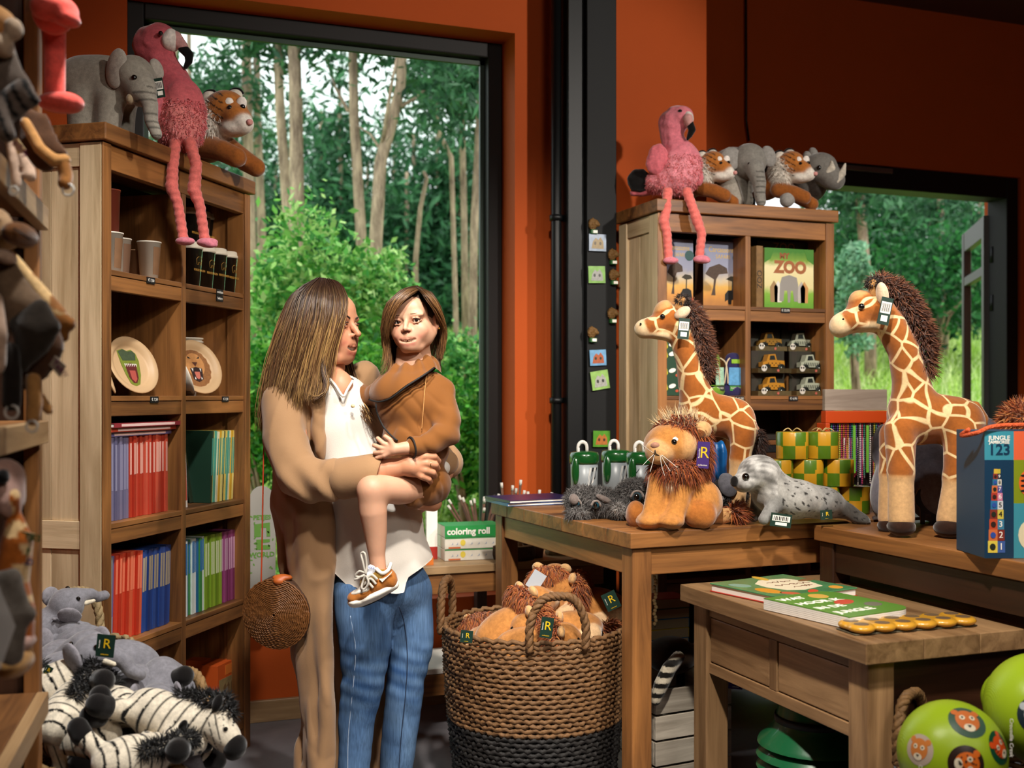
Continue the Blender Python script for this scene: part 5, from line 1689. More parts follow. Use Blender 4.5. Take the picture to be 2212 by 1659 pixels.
for i, x_ in enumerate((408, 432, 452)):
 cup('black coffee cup in the upper row behind the flamingo legs, %s from the divider' % ('first', 'second', 'third')[i], cl(lb(x_, 0.16), 0.16, 1.862), LBR, 0.029, 0.039, 0.125, M_CUPB, M_LIDW, 'coffee cups of the upper row', txt='BEEKSE BERGEN')
for i, x_ in enumerate((408, 432, 452, 474)):
 cup('black coffee cup at the back under the upper row, %s from the divider' % ('first', 'second', 'third', 'fourth')[i], cl(lb(x_, 0.165), 0.165, 1.70), LBR, 0.029, 0.039, 0.135, M_CUPB, M_LIDW, 'coffee cups at the back')
def plate(label, loc, rot, r, mat, extra=None, name='plate'):
 t = thing(name, label, 'plate', loc, None, rot=rot)
 prof = [(0.001, 0.0), (r * 0.66, 0.0), (r * 0.74, 0.004), (r * 0.80, 0.014), (r * 0.97, 0.018), (r, 0.0165), (r, 0.0145), (r * 0.80, 0.010), (r * 0.70, -0.003), (0.001, -0.003)]
 mk('dish', *s_xf(s_lathe(prof, 40), Matrix.Translation((0, 0, r)) @ Euler((math.pi / 2, 0, 0)).to_matrix().to_4x4()), mat, t)
 if extra:
  extra(t, r)
 return t
M_BAMB = plain('bamboo_plate', '#c9a67c', 0.5, var=0.05)
def flat(t, name, poly, y, mat, th=0.0006):
 return mk(name, *s_prism(poly, y - th, y), mat, t, smooth=False)
def croc(t, r):
 P = lambda pts: [(x * 1.35 * r, r + z * r) for x, z in pts]
 flat(t, 'crocodile_head', P([(-.30, .55), (-.12, .62), (.0, .55), (.14, .60), (.26, .46), (.30, .20), (.24, -.30), (.14, -.62), (.0, -.70), (-.14, -.60), (-.22, -.30), (-.28, .10)]), -0.0008, plain('croc_green', '#6f7a24', 0.6, var=0.4, scale=90))
 flat(t, 'crocodile_brow', P([(-.28, .52), (-.12, .60), (.02, .52), (.16, .56), (.24, .44), (.20, .22), (-.2, .2)]), -0.0016, plain('croc_dark', '#3c4a30', 0.6, var=0.4, scale=90))
 flat(t, 'mouth', P([(-.17, .05), (0, .12), (.17, .05), (.14, -.4), (.05, -.58), (-.05, -.58), (-.14, -.4)]), -0.0016, plain('mouth_dark', '#5a1a16', 0.6))
 flat(t, 'tongue', P([(-.09, -.15), (.09, -.15), (.08, -.45), (0, -.56), (-.08, -.45)]), -0.0024, plain('tongue_red', '#a84a40', 0.6))
 for i in range(7):
  x = -.17 + i * .056
  flat(t, 'tooth', P([(x - .02, .09), (x + .02, .09), (x, -.02)]), -0.0024, M_PAPER)
def lionp(t, r):
 P = lambda pts: [(x * r, r + z * r) for x, z in pts]
 flat(t, 'lion_mane', P([(x * .62 * (1 + .06 * (i % 2)), z * .68 * (1 + .06 * (i % 2))) for i, (x, z) in enumerate(ell(0, 0, 1, 1, 36))]), -0.0008, plain('lion_mane_print', '#8a5a30', 0.6, var=0.5, scale=120))
 flat(t, 'lion_face', P(ell(0.0, 0.12, .40, .44, 24)), -0.0016, plain('lion_face_print', '#c58a50', 0.6, var=0.3, scale=90))
 flat(t, 'lion_nose', P([(-.12, .22), (.12, .22), (0, .06)]), -0.0024, plain('nose_brown', '#5a3020', 0.6))
 for s in (-1, 1):
  flat(t, 'lion_eye', P([(.12 * s, .36), (.26 * s, .44), (.24 * s, .36)]), -0.0024, M_BLACK)
 flat(t, 'mouth', P([(-.26, -.02), (0, .04), (.26, -.02), (.20, -.42), (0, -.52), (-.20, -.42)]), -0.0024, plain('mouth_black', '#2a1210', 0.6))
 flat(t, 'tongue', P([(-.11, -.14), (.11, -.14), (.09, -.36), (0, -.42), (-.09, -.36)]), -0.0032, plain('tongue_pink', '#c06a58', 0.6))
 for x in (-.17, .17):
  flat(t, 'tooth', P([(x - .04, -.02), (x + .04, -.02), (x, -.14)]), -0.0032, M_PAPER)
  flat(t, 'tooth', P([(x * .8 - .03, -.42), (x * .8 + .03, -.42), (x * .8, -.32)]), -0.0032, M_PAPER)
RL = math.radians
plate('bamboo plate with a roaring crocodile, second shelf of the left bookcase', cl(lb(300, 0.06), 0.06, 1.322), (RL(-22), 0, LBR + RL(-14)), 0.100, M_BAMB, croc)
plate('bamboo plate with a roaring lion, second shelf of the left bookcase', cl(lb(438, 0.07), 0.07, 1.322), (RL(-22), 0, LBR + RL(-20)), 0.105, M_BAMB, lionp)
plate('plain plate seen edge-on beside the near post', cl(lb(238, 0.05), 0.05, 1.322), (RL(-20), 0, LBR + RL(30)), 0.085, M_BAMB)
plate('white plate seen edge-on beside the lion plate', cl(lb(408, 0.02), 0.02, 1.322), (RL(-20), 0, LBR + RL(40)), 0.06, M_CUPW)
for i in range(8):
 bo = thing('bowl', 'cream bowl in the tall stack behind the lion plate', 'bowl', cl(lb(404, .2) + .012, 0.20, 1.402 + i * 0.012), LBR, 'stacked cream bowls')
 mk('bowl_wall', *s_lathe([(0.02, 0), (0.03, 0.0), (0.05, 0.045), (0.053, 0.045), (0.053, 0.05), (0.046, 0.05), (0.026, 0.006)], 24), M_CUPW, bo)
bs = thing('tumbler_stack', 'pale ribbed beaker carrying the stack of bowls', 'cup', cl(lb(404, .2) + .012, 0.20, 1.32), LBR)
mk('wall', *s_lathe([(0.026, 0), (0.034, 0.08), (0.03, 0.08), (0.024, 0.004)], 24), M_CUPW, bs)
M_ORB = plain('box_orange', '#c2501a', 0.5)
for i, (x0, x1, y0, lab) in enumerate(((lb(470, .05), lb(514, .05), 0.05, 'orange puzzle box with meerkat photo at the front of the bottom shelf'), (lb(440, .14), lb(490, .14), 0.14, 'orange puzzle box behind the meerkat box on the bottom shelf'))):
 t = thing('puzzle_box', lab, 'box', cl((x0 + x1) / 2, y0, 0.141), LBR)
 w_ = (x1 - x0) / 2
 box('carton', t, -w_, w_, 0, 0.075, 0, 0.19, M_ORB, 0.001)
 box('photo_panel', t, -w_ + 0.012, w_ - 0.004, -0.0008, 0, 0.012, 0.135, plain('meerkat_photo', '#8a744c', 0.5, var=0.6, scale=30))
 for sx in (-0.025, 0.0, 0.028):
  mk('meerkat', *s_prism([(sx - .012, .015), (sx - .014, .06), (sx - .009, .085), (sx - .010, .105), (sx, .118), (sx + .010, .105), (sx + .009, .085), (sx + .014, .06), (sx + .012, .015)], -0.0016, -0.0008), plain('meerkat_tan', '#6b4e2c', 0.7), t, smooth=False)
 box('brand_strip', t, -0.02, w_ - 0.006, -0.0008, 0, 0.145, 0.180, plain('strip_red', '#d9742c', 0.5))
 box('side_label', t, -w_ - 0.0008, -w_, 0.012, 0.06, 0.02, 0.08, M_PAPER)
# ---- right bookcase: board games, bags, toy cars, books
def game_box(label, x0, x1, y0, dp, z, h, cat='board game', name='board_game'):
 t = thing(name, label, cat, cr((x0 + x1) / 2, y0, z), 0)
 return t, (x1 - x0) / 2
M_SKYG = None
def ramp_mat(name, stops, axis=2, lo=0.0, hi=1.0, noise=0.0):
 m, nt, b = nodes(name)
 tc = N(nt, 'TexCoord')
 sp = N(nt, 'SeparateXYZ')
 L(nt, tc.outputs['Object'], sp.inputs[0])
 mr = N(nt, 'MapRange')
 mr.inputs['From Min'].default_value = lo
 mr.inputs['From Max'].default_value = hi
 L(nt, sp.outputs[axis], mr.inputs['Value'])
 rp = N(nt, 'ValToRGB')
 e = rp.color_ramp.elements
 while len(e) < len(stops):
  e.new(0.5)
 for i, (p, c) in enumerate(stops):
  e[i].position = p
  e[i].color = (*C3(c), 1)
 src = mr.outputs[0]
 if noise:
  no = N(nt, 'TexNoise', Scale=40.0, Detail=4.0)
  L(nt, tc.outputs['Object'], no.inputs['Vector'])
  ad = N(nt, 'Math', operation='MULTIPLY_ADD')
  ad.inputs[1].default_value = noise
  L(nt, no.outputs['Fac'], ad.inputs[0])
  L(nt, mr.outputs[0], ad.inputs[2])
  src = ad.outputs[0]
 L(nt, src, rp.inputs['Fac'])
 L(nt, rp.outputs['Color'], b.inputs['Base Color'])
 b.inputs['Roughness'].default_value = 0.4
 return m
def savanna(t, w, h):
 box('carton', t, -w, w, 0, 0.07, 0, h, plain('game_brown', '#4a2e1e', 0.5), 0.001)
 box('cover_picture', t, -w, w, -0.0008, 0, 0.004, h, ramp_mat('savanna_print_%d' % int(w * 1e4), [(0.0, '#8a5c38'), (0.22, '#c98a3c'), (0.36, '#d8a850'), (0.46, '#c8b89a'), (0.62, '#8f92a8'), (1.0, '#7a7f9a')], 2, -h / 2, h / 2, 0.12))
 flat(t, 'acacia_tree', [(-.6 * w, .18 * h), (-.5 * w, .3 * h), (-.46 * w, .42 * h), (-.9 * w, .5 * h), (-.7 * w, .6 * h), (-.2 * w, .66 * h), (.2 * w, .6 * h), (.25 * w, .52 * h), (-.2 * w, .5 * h), (-.35 * w, .42 * h), (-.4 * w, .3 * h), (-.38 * w, .18 * h)], -0.0009, plain('acacia', '#4a3a30', 0.7, var=0.4, scale=80))
 flat(t, 'small_tree', [(.45 * w, .26 * h), (.47 * w, .40 * h), (.15 * w, .43 * h), (.4 * w, .48 * h), (.8 * w, .47 * h), (.95 * w, .42 * h), (.55 * w, .40 * h), (.53 * w, .26 * h)], -0.0009, plain('acacia_dark', '#3a3428', 0.7))
 flat(t, 'elephant_silhouette', [(.1 * w, .09 * h), (.1 * w, .2 * h), (.25 * w, .26 * h), (.6 * w, .27 * h), (.85 * w, .24 * h), (.92 * w, .12 * h), (.85 * w, .05 * h), (.75 * w, .07 * h), (.7 * w, .12 * h), (.45 * w, .12 * h), (.42 * w, .05 * h), (.28 * w, .05 * h), (.25 * w, .12 * h)], -0.0015, M_BLACK)
 gold = plain('title_gold', '#c9a43c', 0.4)
 text('title', t, 'Carcassonne', h * 0.115, (0, -0.0012, h * 0.87), FRONT, gold, sx=w * 8.6)
 text('subtitle', t, 'SAFARI', h * 0.085, (0, -0.0012, h * 0.765), FRONT, gold, sx=w * 10)
 flat(t, 'badge', ell(.72 * w, .76 * h, .022, .022), -0.0015, plain('badge_green', '#1f4a4a', 0.5))
 box('age_strip', t, .82 * w, .97 * w, -0.0012, -0.0008, 0.006, .14 * h, plain('strip_red2', '#c8321e', 0.5))
for (a, b_, y0, lab) in ((1438, 1497, 0.10, 'board game box with savanna cover behind the flamingo legs, left one'), (1519, 1603, 0.10, 'board game box with savanna cover and acacia beside the bookcase divider')):
 t, w_ = game_box(lab, rb(a, RY0 + y0), rb(b_, RY0 + y0), y0, 0.07, 1.701, 0.29)
 savanna(t, w_, 0.285)
def myzoo(t, w, h):
 box('carton', t, -w, w, 0, 0.06, 0, h, plain('zoo_box', '#7a6a34', 0.5), 0.001)
 box('cover_picture', t, -w, w, -0.0008, 0, 0, h, ramp_mat('zoo_print', [(0.0, '#4f8a28'), (0.3, '#7cab3a'), (0.42, '#d8cc94'), (0.75, '#e3d7a6'), (0.86, '#7a9a3a'), (1.0, '#3f7a2a')], 2, -h / 2, h / 2, 0.12))
 br = plain('zoo_title', '#8a4a24', 0.5)
 text('title', t, 'MY', h * 0.13, (-0.2 * w, -0.0012, h * 0.87), FRONT, br, bold=0.002)
 text('title', t, 'ZOO', h * 0.27, (0.05 * w, -0.0012, h * 0.68), FRONT, plain('zoo_title2', '#9a5a30', 0.5), bold=0.004)
 gr = plain('zoo_grey', '#8f8a84', 0.6)
 flat(t, 'elephant', [(-.4 * w, .12 * h), (-.38 * w, .4 * h), (-.3 * w, .52 * h), (.0, .56 * h), (.3 * w, .52 * h), (.36 * w, .4 * h), (.34 * w, .12 * h), (.2 * w, .12 * h), (.15 * w, .3 * h), (.06 * w, .3 * h), (0.03 * w, .1 * h), (-.06 * w, .1 * h), (-.08 * w, .3 * h), (-.2 * w, .3 * h), (-.24 * w, .12 * h)], -0.0015, gr)
 for x, c_ in ((-.62, '#9a7a50'), (.62, '#c08a50'), (-.45, '#d8d2c8'), (.5, '#b0a8a0')):
  flat(t, 'animal', [(x * w - .14 * w, .1 * h), (x * w - .16 * w, .35 * h), (x * w, .46 * h), (x * w + .16 * w, .35 * h), (x * w + .14 * w, .1 * h)], -0.0009, plain('zoo_an' + c_, c_, 0.6))
 for s in (-1, 1):
  flat(t, 'leaf_corner', [(s * w, h * .99), (s * w, h * .75), (s * .75 * w, h * .82), (s * .6 * w, h * .99)], -0.0012, plain('zoo_leaf', '#3f7a24', 0.6))
t, w_ = game_box('board game box lettered MY ZOO with animal crowd, standing face out', rb(1651, RY0 + 0.05), rb(1757, RY0 + 0.05), 0.05, 0.06, 1.701, 0.27)
myzoo(t, w_, 0.262)
t, w_ = game_box('dark board game box behind the face-out zoo game', rb(1636, RY0 + 0.14), rb(1750, RY0 + 0.14), 0.14, 0.06, 1.701, 0.30)
box('carton', t, -w_, w_, 0, 0.07, 0, 0.305, plain('zoo_dark', '#3c3a20', 0.6, var=0.4, scale=25), 0.001)
text('title', t, 'ZOO', 0.05, (0, -0.001, 0.28), FRONT, plain('zoo_title2', '#9a5a30', 0.5))
t, w_ = game_box('brown board game box edge-on left of the zoo game', rb(1634, RY0 + 0.03), rb(1648, RY0 + 0.03), 0.03, 0.06, 1.701, 0.27)
box('carton', t, -w_, w_, 0, 0.09, 0, 0.265, plain('zoo_side', '#7a5a30', 0.6, var=0.5, scale=40), 0.001)
text('title', t, 'ZOO', 0.035, (0, -0.001, 0.12), (math.pi / 2, -math.pi / 2, 0), plain('zoo_title3', '#2c2416', 0.5))
def jeep(label, loc, body, stripe):
 t = thing('toy_car_box', label, 'toy car', loc, 0, 'boxed toy cars')
 w, h = 0.084, 0.097
 t.scale = (1, 1, 1)
 box('window_film', t, -w, w, -0.001, 0.0, 0.0, h, M_GLASS)
 box('tray', t, -w, w, 0.055, 0.06, 0, h, plain('tray_dark', '#2a2218', 0.6, var=0.5, scale=40))
 box('tray_base', t, -w, w, 0.0, 0.055, 0, 0.02, plain('tray_tan', '#5a4424', 0.6, var=0.6, scale=60))
 bm, sm = plain('car_' + body, body, 0.3, coat=0.6), plain('car_' + stripe, stripe, 0.4)
 mk('car_body', *s_prism([(-.052, .026), (-.053, .046), (-.034, .051), (-.024, .080), (.010, .082), (.018, .056), (.056, .053), (.058, .026)], 0.012, 0.046), bm, t, smooth=False)
 mk('car_window', *s_prism([(-.020, .056), (-.016, .075), (.005, .076), (.011, .057)], 0.0112, 0.0125), M_BLACK, t, smooth=False)
 r = random.Random(hash(label) % 1000)
 for i in range(9):
  x = -.038 + i * .0095
  if stripe == '#101010':
   mk('stripe', *s_prism([(x, .030), (x + .004, .030), (x + .007, .046), (x + .003, .046)], 0.0114, 0.012), sm, t, smooth=False)
  else:
   mk('spot', *s_prism(ell(x + .004, .034 + .008 * (i % 2), .0032, .0030, 7), 0.0114, 0.012), sm, t, smooth=False)
 for x in (-.034, .038):
  mk('wheel', *s_xf(s_lathe([(0.017, 0), (0.017, 0.010), (0.007, 0.010), (0.006, 0.007), (0.001, 0.007)], 16), Matrix.Translation((x, 0.014, 0.022)) @ Euler((math.pi / 2, 0, 0)).to_matrix().to_4x4()), M_BLACK, t)
  mk('hub', *s_xf(s_lathe([(0.0065, 0), (0.0065, 0.011)], 12), Matrix.Translation((x, 0.014, 0.022)) @ Euler((math.pi / 2, 0, 0)).to_matrix().to_4x4()), plain('chrome', '#b8b8b8', 0.2, 1.0), t)
 flat(t, 'panda_print', ell(-.055, .020, .014, .014), -0.0011, plain('panda_white', '#cfc8bc', 0.6))
 for dx in (-.006, .006):
  flat(t, 'panda_eye', ell(-.055 + dx, .023, .004, .005, 8), -0.0018, M_BLACK)
 flat(t, 'round_logo', ell(.016, .010, .006, .006, 10), -0.0011, plain('logo_red', '#b85a4a', 0.6))
 return t
for i, (a, z_, bd_, st, lab) in enumerate(((1674, 1.321, '#c9822c', '#3a1c0a', 'boxed orange leopard jeep on the bottom row'), (1756, 1.321, '#b9b2a4', '#101010', 'boxed zebra jeep on the bottom row'), (1674, 1.4195, '#c9822c', '#3a1c0a', 'boxed orange leopard jeep on the middle row'),
                                          (1756, 1.4195, '#b9b2a4', '#101010', 'boxed zebra jeep on the middle row'), (1668, 1.518, '#9a6a2c', '#3a1c0a', 'boxed leopard jeep on the top row, set back'), (1735, 1.518, '#b9b2a4', '#101010', 'boxed zebra jeep on the top row, set back'))):
 jeep(lab + ' in the right bookcase', cr(rb(a, RY0 + 0.03 + (0.08 if i > 3 else 0)), 0.03 + (0.08 if i > 3 else 0), z_), bd_, st)
def pouch(label, a, c1, c2, c3, pic):
 t = thing('drawstring_pouch', label, 'bag', cr(rb(a, RY0 + 0.04), 0.04, 1.321), 0)
 v, q, _ = soft([E((0, 0.03, 0.06), (0.058, 0.03, 0.075)), E((0, 0.03, 0.02), (0.062, 0.034, 0.03)), E((0, 0.03, 0.14), (0.040, 0.022, 0.035)), E((0, 0.03, 0.165), (0.032, 0.016, 0.018))], 0.004, 0.02)
 mk('bag_cloth', v, q, cloth('pouch_' + c1, c1, 0.9, 400), t)
 sl = [(-.042, .045), (.042, .045), (.040, .12), (-.040, .12)]
 flat(t, 'picture_panel', sl, -0.002, plain('pic_' + pic, pic, 0.5, var=0.6, scale=50))
 box('label_band', t, -.036, .044, -0.0035, -0.002, 0.02, 0.042, plain('lab_' + c2, c2, 0.5))
 text('lettering', t, 'PUZZLE TO GO', 0.010, (0.003, -0.004, 0.031), FRONT, M_PAPER)
 box('top_label', t, -.022, .022, 0.006, 0.009, 0.138, 0.155, plain('lab_' + c3, c3, 0.5))
 for s in (-1, 1):
  mk('cord', *s_tube(smooth_path([(0.03 * s, 0.01, 0.16), (0.05 * s, 0.0, 0.14), (0.058 * s, -0.004, 0.09), (0.062 * s, 0.0, 0.05)], 4), 0.0035, 6), plain('cord_beige', '#c9b79a', 0.9), t)
 return t
pouch('purple drawstring puzzle pouch with a world map', 1592, '#2c2752', '#3f8a3a', '#8ab82a', '#5a9ac8')
pouch('green drawstring puzzle pouch with farm animals', 1545, '#6f9a2a', '#22301c', '#9ac03a', '#9cc4a8')
pouch('dark jungle drawstring pouch at the back of the shelf beside the green one', 1527, '#2a3a22', '#3c4a2c', '#6a7a3a', '#44543a')
t = thing('puzzle_box', 'tall dark green box with white birds beside the small giraffe', 'box', cr(rb(1452, RY0 + 0.05), 0.05, 1.321), 0)
box('carton', t, -0.035, 0.045, 0, 0.06, 0, 0.235, plain('jungle_green', '#0f3a22', 0.5), 0.001)
for z_ in (0.04, 0.105, 0.175, 0.215):
 flat(t, 'bird', ell(0.0, z_, 0.017, 0.009, 14, 15), -0.0008, M_PAPER)
 flat(t, 'parrot', [(-.033, z_ - .03), (-.02, z_ - .012), (-.026, z_ + .01), (-.033, z_ + .014)], -0.0008, plain('parrot_yel', '#b8b020', 0.5))
 flat(t, 'flower', ell(.022, z_ - .02, .008, .006, 8), -0.0008, plain('flower_red', '#b84a2a', 0.5))
for i, (a, z_, w_, c_) in enumerate(((1528, 1.60, .045, '#6a655e'), (1528, 1.56, .045, '#5a564f'))):
 t = thing('book', 'grey boxed set lying on the high stack behind the small giraffe, %s' % ('upper', 'lower')[i], 'book', cr(rb(a, RY0 + 0.2), 0.2, z_ - 0.001), 0)
 box('cover', t, -w_, w_, 0, 0.1, 0, 0.038, plain('grey_' + c_, c_, 0.7), 0.001)
t = thing('box', 'dark carton under the grey boxed sets in the right bookcase', 'box', cr(rb(1528, RY0 + 0.2), 0.2, 1.321), 0)
box('carton', t, -.05, .05, 0, 0.12, 0, 0.236, plain('dark_carton', '#1c1612', 0.7), 0.001)
for i, (a0, a1, z_, h_, c_, lab) in enumerate(((1640, 1722, 1.045, 0.028, '#5a3a24', 'brown book'), (1640, 1718, 1.075, 0.03, '#23262a', 'black book'), (1640, 1690, 1.107, 0.02, '#8a5a34', 'small tan book'), (1640, 1715, 1.129, 0.022, '#2a221c', 'dark brown book'), (1640, 1716, 0.937, 0.10, '#1a1c18', 'thick black boxed book with white lettering'))):
 t = thing('book', '%s lying in the stack behind the checkered rolls' % lab, 'book', cr(rb((a0 + a1) / 2, RY0 + 0.06), 0.06, z_), 0)
 w_ = (rb(a1, RY0 + 0.06) - rb(a0, RY0 + 0.06)) / 2
 box('cover', t, -w_, w_, 0, 0.14, 0, h_ - 0.001, plain('bk_' + c_, c_, 0.5), 0.001)
 if h_ > 0.05:
  for k in range(14):
   box('title_stroke', t, -.04 + k * .0068, -.036 + k * .0068, -.0008, 0, .052, .068 - .004 * (k % 3 == 1), plain('title_grey', '#8f98a0', 0.5))
r_ = random.Random(5)
for i in range(9):
 x_ = 0.08 + i * 0.085
 t = thing('book', 'book standing on the low shelf seen under the main table, %s from the left' % ('first', 'second', 'third', 'fourth', 'fifth', 'sixth', 'seventh', 'eighth', 'ninth')[i], 'book', cr(x_ + (0.03 if i > 3 else 0), 0.08, 0.561), 0)
 box('cover', t, -.02, .02, 0, 0.15, 0, 0.2 + r_.uniform(-.03, .02), plain('lowbk%d' % i, ['#3a2a20', '#2a3a2c', '#4a3a1a', '#6a5a1a', '#2a2c34', '#d8d4c8', '#7a3a20', '#4a4a3a', '#20242a'][i], 0.5), 0.001)
# ---- column magnets
M_MANE = plain('magnet_mane', '#6a4a1c', 0.6, var=0.4, scale=120, bump=0.8)
for i, (px_, py_) in enumerate(((1283, 487), (1325, 553), (1327, 597), (1324, 680), (1281, 721))):
 p = W(px_, py_, D_y(px_, 4.335))
 t = thing('lion_magnet', 'gilt lion head magnet on the black column, %s from the top' % ('first', 'second', 'third', 'fourth', 'fifth')[i], 'magnet', p, 0)
 v, q, _ = soft([E((-0.004, 0.004, 0.006), (0.020, 0.012, 0.026)), E((0.010, 0.0, 0.010), (0.012, 0.011, 0.014)), E((0.019, -0.002, 0.004), (0.008, 0.008, 0.008))], 0.0022, 0.006, warp=lambda P: 0.0016 * np.sin(P[:, 2] * 900) * (P[:, 0] < 0.006))
 mk('lion_head', v, q, M_MANE, t)
 box('base_plate', t, -.014, .016, -0.006, 0.012, -.036, -.018, plain('magnet_green', '#1f5a24', 0.5), 0.001)
 box('base_text', t, -.006, .014, -0.0075, -0.006, -.033, -.021, M_PAPER)
for i, (x0, y0, x1, y1, rot, cols, lab) in enumerate(((1270, 505, 1312, 543, 0, ['#7a8aa0', '#8a7448', '#4a3a24'], 'photo magnet of a river landscape'), (1269, 574, 1310, 612, 2, ['#6a9a3a', '#8a8a86', '#2a2a28'], 'photo magnet of a lemur mother, upper one'),
                                               (1272, 755, 1312, 790, 3, ['#6a9ac0', '#a0502a', '#1c2a1c'], 'photo magnet of a red giraffe head'), (1275, 800, 1318, 842, 9, ['#8ab060', '#9a9a94', '#2a2c28'], 'tilted photo magnet of a lemur mother'),
                                               (1279, 930, 1320, 966, -1, ['#4f8a2a', '#a8642a', '#3a2414'], 'photo magnet of two tiger faces'))):
 p = W((x0 + x1) / 2, (y0 + y1) / 2, D_y((x0 + x1) / 2, 4.338))
 t = thing('photo_magnet', lab + ' on the black column', 'magnet', p, None, rot=(0, RL(-rot), 0))
 w_, h_ = (x1 - x0) / 2 / F * 4.6, (y1 - y0) / 2 / F * 4.6
 box('card', t, -w_, w_, 0, 0.003, -h_, h_, plain('pm%d' % i, cols[0], 0.3, var=0.5, scale=40))
 flat(t, 'picture_subject', [(x * w_ * .8, z * h_ * .8) for x, z in ((-.9, -.9), (-.7, .1), (-.3, .7), (.1, .4), (.4, .8), (.8, .2), (.9, -.9))], -0.0004, plain('pms%d' % i, cols[1], 0.4, var=0.5, scale=120))
 for s in (-.3, .3):
  flat(t, 'picture_dark', ell(s * w_, -.1 * h_, w_ * .14, h_ * .2, 8), -0.0011, plain('pmd%d' % i, cols[2], 0.4))
tag(mk('hanging_cable', *s_tube([W(1611, -80, D_y(1611, 5.27)), W(1612, 150, D_y(1612, 5.27)), W(1612, 260, D_y(1612, 5.27)), W(1618, 305, D_y(1618, 5.27))], 0.006, 6), M_BLKSTEEL), 'thin dark cable hanging down the orange wall above the elephants', 'cable')
# ---- bench goods under the window
def bench_at(px, y=4.3):
 D = D_y(px, y)
 return Vector((D * ((px - CX) / F * cA + sA), y, BZ))
for i, (c_, lab) in enumerate((('#d8d2c4', 'lowest'), ('#d8d2c4', 'middle'), ('#e4ded2', 'topmost'))):
 p = bench_at(1000, 4.27)
 t = thing('colouring_box', 'white colouring roll box with green lid strip on the window bench, %s of three' % lab, 'box', (p.x, p.y, BZ + 0.001 + i * 0.047), RL(-4))
 box('carton', t, -.075, .16, 0, 0.14, 0, 0.045, plain('cbox', c_, 0.5, var=0.1, scale=80), 0.001)
 if i == 2:
  box('green_front', t, -.075, .16, -0.001, 0, 0, 0.045, plain('cgreen', '#1f8a3f', 0.5))
  box('green_top', t, -.0755, .1605, -0.001, 0.14, 0.045, 0.046, plain('cgreen', '#1f8a3f', 0.5))
  text('lettering', t, 'coloring roll', 0.036, (-.066, -0.0015, 0.022), FRONT, M_PAPER, align='LEFT', bold=0.0012)
 else:
  box('green_edge', t, -.075, .16, -0.001, 0.0, 0.041, 0.045, plain('cgreen', '#1f8a3f', 0.5))
  flat(t, 'balloon', ell(.0, .024, .011, .013, 12), -0.0006, plain('balloon_yel', '#d8c24a', 0.5))
  flat(t, 'red_strip', [(-.06, .002), (-.01, .002), (-.01, .008), (-.06, .008)], -0.0006, plain('strip_or', '#c86a3a', 0.5))
  for sx in (-.05, -.03, .03, .06, .09, .12):
   flat(t, 'doodle', [(sx, .015), (sx + .01, .018), (sx + .008, .026), (sx + .006, .019)], -0.0006, plain('doodle_grey', '#8a98b0', 0.6))
p = bench_at(932, 4.35)
t = thing('book', 'white card with red foot standing on the window bench behind the woman', 'book', p, RL(-4))
box('card', t, -.02, .025, 0, 0.02, 0.05, 0.28, M_PAPER, 0.001)
box('red_foot', t, -.02, .025, -0.001, 0.02, 0.0, 0.05, plain('red_foot', '#a02418', 0.5), 0.001)
p = bench_at(926, 4.2)
tag(box('note_block', None, p.x - .012, p.x + .02, p.y, p.y + .03, BZ, BZ + 0.03, plain('block_orange', '#d8762c', 0.5), 0.001), 'small orange block on the bench edge beside the woman', 'block')
def twig_pencils(label, px, D, z0, n, seed, hgt=0.24, spread=0.05):
 p = W(px, 900, D)
 t = thing('pencil_pot', label, 'pencil pot', (p.x, p.y, z0), 0)
 mk('pot', *s_lathe([(0.04, 0), (0.05, 0.09), (0.045, 0.09), (0.036, 0.006)], 20), plain('log_pot', '#5a3a20', 0.8, var=0.4, scale=30), t)
 r = random.Random(seed)
 for i in range(n):
  a, q = r.uniform(0, 6.28), r.uniform(0, 0.03)
  b0 = Vector((q * math.cos(a), q * math.sin(a), 0.02))
  b1 = b0 + Vector((spread * math.cos(a) * r.uniform(.5, 1.4), spread * math.sin(a) * r.uniform(.5, 1.4), hgt * r.uniform(.8, 1.1)))
  pc = mk('twig_pencil', *s_tube([b0, b1], 0.0055, 6), plain('twig_bark', '#5c4030', 0.8, var=0.4, scale=60), t)
  mk('white_end', *s_tube([b1, b1 + (b1 - b0).normalized() * 0.022], 0.006, 6), plain('twig_cut', '#c9c2b8', 0.7), pc)
 return t
twig_pencils('pot of twig pencils left of the main table at the window', 1036, 4.74, BZ, 14, 1, 0.20, 0.09)
twig_pencils('pot of twig pencils behind the blue books by the column', 1098, 4.62, BZ + 0.0, 6, 2, 0.26, 0.04)
twig_pencils('pot of twig pencils before the orange wall', 1152, 4.58, BZ + 0.0, 5, 3, 0.225, 0.05)
p = bench_at(1110, 4.25)
t = thing('log_slice', 'thick bark-edged log slice with drilled holes on the bench', 'log', p, 0)
mk('log', *s_lathe([(0.085, 0), (0.09, 0.02), (0.088, 0.055), (0.001, 0.056)], 28), plain('log_bark', '#3c2818', 0.9, var=0.6, scale=40, bump=1.0), t)
mk('cut_face', *s_xf(s_lathe([(0.082, 0.056), (0.082, 0.0575), (0.001, 0.0575)], 28), Matrix()), plain('log_face', '#9a7a58', 0.8, var=0.4, scale=25), t)
for i in range(9):
 a = i * 0.7
 mk('wooden_peg', *s_xf(s_lathe([(0.009, 0), (0.009, 0.03), (0.004, 0.034)], 10), Matrix.Translation((0.05 * math.cos(a), 0.05 * math.sin(a), 0.0575))), plain('peg%d' % (i % 3), ['#2a1c14', '#8a6a4a', '#4a3424'][i % 3], 0.7), t)
p = bench_at(1230, 4.3)
